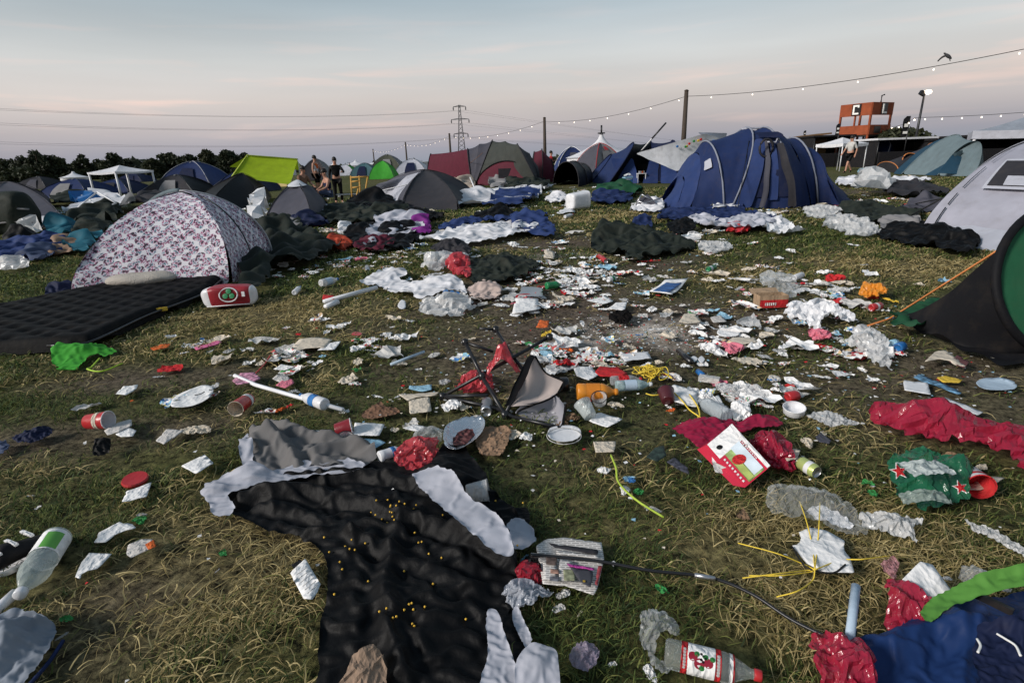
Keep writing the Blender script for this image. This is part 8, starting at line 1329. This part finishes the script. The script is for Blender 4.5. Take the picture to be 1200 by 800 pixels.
# a bird far up on the right
c0 = at(1111, 66, 30); root = thing('bird', c0, 'small dark bird flying above the string lights at upper right', 'bird'); BRD = fabric('bird_grey', (.06, .06, .065, 1)); d = np.array([-.9, .3, .75]); d /= np.linalg.norm(d)
MB().lathe([(.01, -.22), (.05, -.16), (.085, -.02), (.07, .1), (.045, .16), (.05, .2), (.01, .27)], c0, d, 12).build('body', BRD, root, smooth=True)
for s in (-1, 1): V = [c0 + d * (.08 - f * .12 - (0 if k == 0 else .14 * (1 - .6 * f))) + np.array([s * .5, .5, -.25]) * f * .62 + [0, 0, .10 * math.sin(f * 3)] for f in np.linspace(0, 1, 6) for k in (0, 1)]; obj('wing', V, gridfaces(6, 2), BRD, root, thick=.01)
# ---- pieces of parts hang one level deeper
SUBS = [('lookout_tower', ('letter.', 'letter'), 'letter_board'), ('lookout_tower', ('dark_opening',), 'lower_panel'), ('floodlight_mast', ('lamp.', 'lamp'), 'lamp_housing'), ('power_pylon', ('insulator',), 'cross_arm'), ('dome_tent', ('window_lining', 'window.', 'window'), 'window_border'), ('newspaper', ('text', 'black_b', 'photo', 'magenta', 'dark_box', 'red_col', 'yellow'), 'page'), ('juice_carton', ('white_', 'fruit', 'sky_', 'meadow', 'strawb', 'hand_hole', 'flap'), 'box'), ('bottle', ('cherry', 'leaf', 'black_l', 'white_l', 'green_print', 'label_band'), 'label'), ('carrier_bag', ('star.', 'star'), 'star_outline'), ('cool_bag', ('white_ring', 'green_emb', 'white_mark', 'hem'), 'bag_body'), ('carton', ('red_front', 'white_let', 'flap'), 'box'), ('feather_flag', ('white_mark',), 'banner'), ('tent_pole', ('silver',), 'rod'), ('awning_sheet', ('coloured_dot',), 'sheet'), ('awning_sheet', ('pole_tip',), 'leaning_pole'), ('person', ('eyes', 'nose', 'mouth', 'hair'), 'body')]
base = lambda o: o.name.split('.')[0]
for rt in [o for o in COL.objects if o.parent is None and o.type == 'EMPTY']:
    for tn, kids, pn in SUBS:
        if base(rt) != tn: continue
        ch = list(rt.children); ps = [c for c in ch if base(c) == pn]
        if not ps: continue
        for c in ch:
            if c in ps or not any(base(c) == k or (k != base(c) and len(k) > 3 and base(c).startswith(k) and k not in ('letter', 'window', 'lamp', 'star')) for k in kids): continue
            p_ = min(ps, key=lambda q: (q.location - c.location).length); c.parent = p_; c.location = c.location - p_.location
# ================================================================== GRASS
NG = .02; occx = np.arange(-9, 9, NG); occy = np.arange(.8, 16, NG); occ = np.zeros((len(occy), len(occx)), bool)
for pl in OCC:
    x0, x1 = pl[:, 0].min() , pl[:, 0].max(); y0, y1 = pl[:, 1].min(), pl[:, 1].max(); i0, i1 = np.searchsorted(occx, [x0, x1]); j0, j1 = np.searchsorted(occy, [y0, y1])
    if i1 - i0 < 1 or j1 - j0 < 1: continue
    XX, YY = np.meshgrid(occx[i0:i1], occy[j0:j1]); d, _, _ = poly_sd(pl, XX, YY); occ[j0:j1, i0:i1] |= d < -.03
r = np.random.RandomState(17)
def blades(y0, y1, dens, wid, ln, hh, seg, keep_dirt=.12):
    xm = (y1 * .95 + .9); n_ = int(2 * xm * (y1 - y0) * dens); x = r.uniform(-xm, xm, n_); y = r.uniform(y0, y1, n_); k = np.abs(x - y * .0) < (y * .95 + .75); x, y = x[k], y[k]
    ii = np.clip(np.searchsorted(occx, x), 0, len(occx) - 1); jj = np.clip(np.searchsorted(occy, y), 0, len(occy) - 1); k = ~occ[jj, ii]; x, y = x[k], y[k]
    d = dirt_at(x, y); cl = np.clip(.62 + .55 * fbm(x * 5, y * 5, None, 41, 3), .05, 1); k = r.uniform(size=len(x)) < np.maximum(1 - d * 1.25, keep_dirt) * cl; x, y, d = x[k], y[k], d[k]; n_ = len(x)
    st = np.clip(patches(STRAW, x, y) * .75 + .22 + .5 * fbm(x * 2.3, y * 2.3, None, 8, 3) - .7 * patches(GREEN, x, y) + .35 * d, 0, 1)
    isst = r.uniform(size=n_) < st; tint = np.where(isst, r.uniform(.5, 1, n_), r.uniform(0, .5, n_))
    az = r.uniform(0, 6.283, n_) + 1.2 * fbm(x * 3, y * 3, None, 51, 2); L_ = ln * r.uniform(.45, 1.35, n_) * np.where(isst, 1.15, .9); lean = np.where(isst, r.uniform(.75, 1.0, n_), r.uniform(.35, .95, n_)); H_ = hh * r.uniform(.3, 1.25, n_) * np.where(isst, .75, 1.1) * (1 - .5 * d); curl = r.normal(size=n_) * .9; w_ = wid * r.uniform(.6, 1.3, n_)
    gz = ground_h(x, y); V = np.zeros((n_, seg + 1, 2, 3))
    cx, cy = x.copy(), y.copy()
    for s in range(seg + 1):
        t = s / seg; a = az + curl * t
        if s: cx = cx + np.cos(a) * L_ / seg * lean; cy = cy + np.sin(a) * L_ / seg * lean
        z = gz + .002 + H_ * np.sin(math.pi * t * np.where(isst, .95, .72)) + np.where(isst, .006, 0); ww = w_ * (1 - .8 * t ** 1.5) * .5
        px_, py_ = -np.sin(a) * ww, np.cos(a) * ww
        V[:, s, 0] = np.stack([cx - px_, cy - py_, z - ww * .3], -1); V[:, s, 1] = np.stack([cx + px_, cy + py_, z + ww * .3], -1)
    b0 = np.arange(n_)[:, None] * (seg + 1) * 2; F = np.stack([np.stack([b0[:, 0] + 2 * s, b0[:, 0] + 2 * s + 1, b0[:, 0] + 2 * s + 3, b0[:, 0] + 2 * s + 2], -1) for s in range(seg)], 1).reshape(-1, 4)
    return V.reshape(-1, 3), F, np.repeat(tint, (seg + 1) * 2)
parts = [blades(.9, 2.0, 9000, .0036, .085, .026, 4), blades(2.0, 3.4, 5200, .0050, .09, .030, 3), blades(3.4, 6, 2100, .0085, .10, .034, 3), blades(6, 10, 1000, .016, .12, .045, 2), blades(10, 24, 280, .034, .16, .06, 2)]
Va, Fa, Ta = [], [], []; off = 0
for v, f, t in parts: Va.append(v); Fa.append(f + off); Ta.append(t); off += len(v)
Va, Fa, Ta = np.concatenate(Va), np.concatenate(Fa), np.concatenate(Ta); me = bpy.data.meshes.new('grass'); me.vertices.add(len(Va)); me.vertices.foreach_set('co', Va.astype(np.float32).ravel()); me.loops.add(Fa.size); me.loops.foreach_set('vertex_index', Fa.astype(np.int32).ravel()); me.polygons.add(len(Fa)); me.polygons.foreach_set('loop_start', np.arange(0, Fa.size, 4, dtype=np.int32)); me.polygons.foreach_set('loop_total', np.full(len(Fa), 4, np.int32)); me.update(calc_edges=True)
a_ = me.attributes.new('tint', 'FLOAT', 'POINT'); a_.data.foreach_set('value', Ta.astype(np.float32)); gr = bpy.data.objects.new('grass', me); COL.objects.link(gr); tag(gr, 'matted green and straw coloured grass covering the field', 'grass', kind='stuff')
m = bpy.data.materials.new('grass_blade'); m.use_nodes = True; n = m.node_tree; b = n.nodes['Principled BSDF']; b.inputs['Roughness'].default_value = .65; b.inputs['Specular IOR Level'].default_value = .25; at_ = N(n, 'ShaderNodeAttribute', attribute_name='tint'); rp = N(n, 'ShaderNodeValToRGB'); L(n, at_.outputs['Fac'], rp.inputs['Fac']); e = rp.color_ramp.elements
e[0].position = 0; e[0].color = (.022, .040, .012, 1); e[1].position = 1; e[1].color = (.58, .47, .23, 1)
for p_, c_ in ((.25, (.07, .105, .026, 1)), (.48, (.19, .205, .055, 1)), (.56, (.17, .13, .05, 1)), (.75, (.36, .28, .12, 1))): q = e.new(p_); q.color = c_
L(n, rp.outputs[0], b.inputs['Base Color']); tr = N(n, 'ShaderNodeBsdfTranslucent'); L(n, rp.outputs[0], tr.inputs['Color']); ms = N(n, 'ShaderNodeMixShader'); ms.inputs['Fac'].default_value = .25; om = n.nodes['Material Output']; L(n, b.outputs[0], ms.inputs[1]); L(n, tr.outputs[0], ms.inputs[2]); L(n, ms.outputs[0], om.inputs[0]); me.materials.append(m)
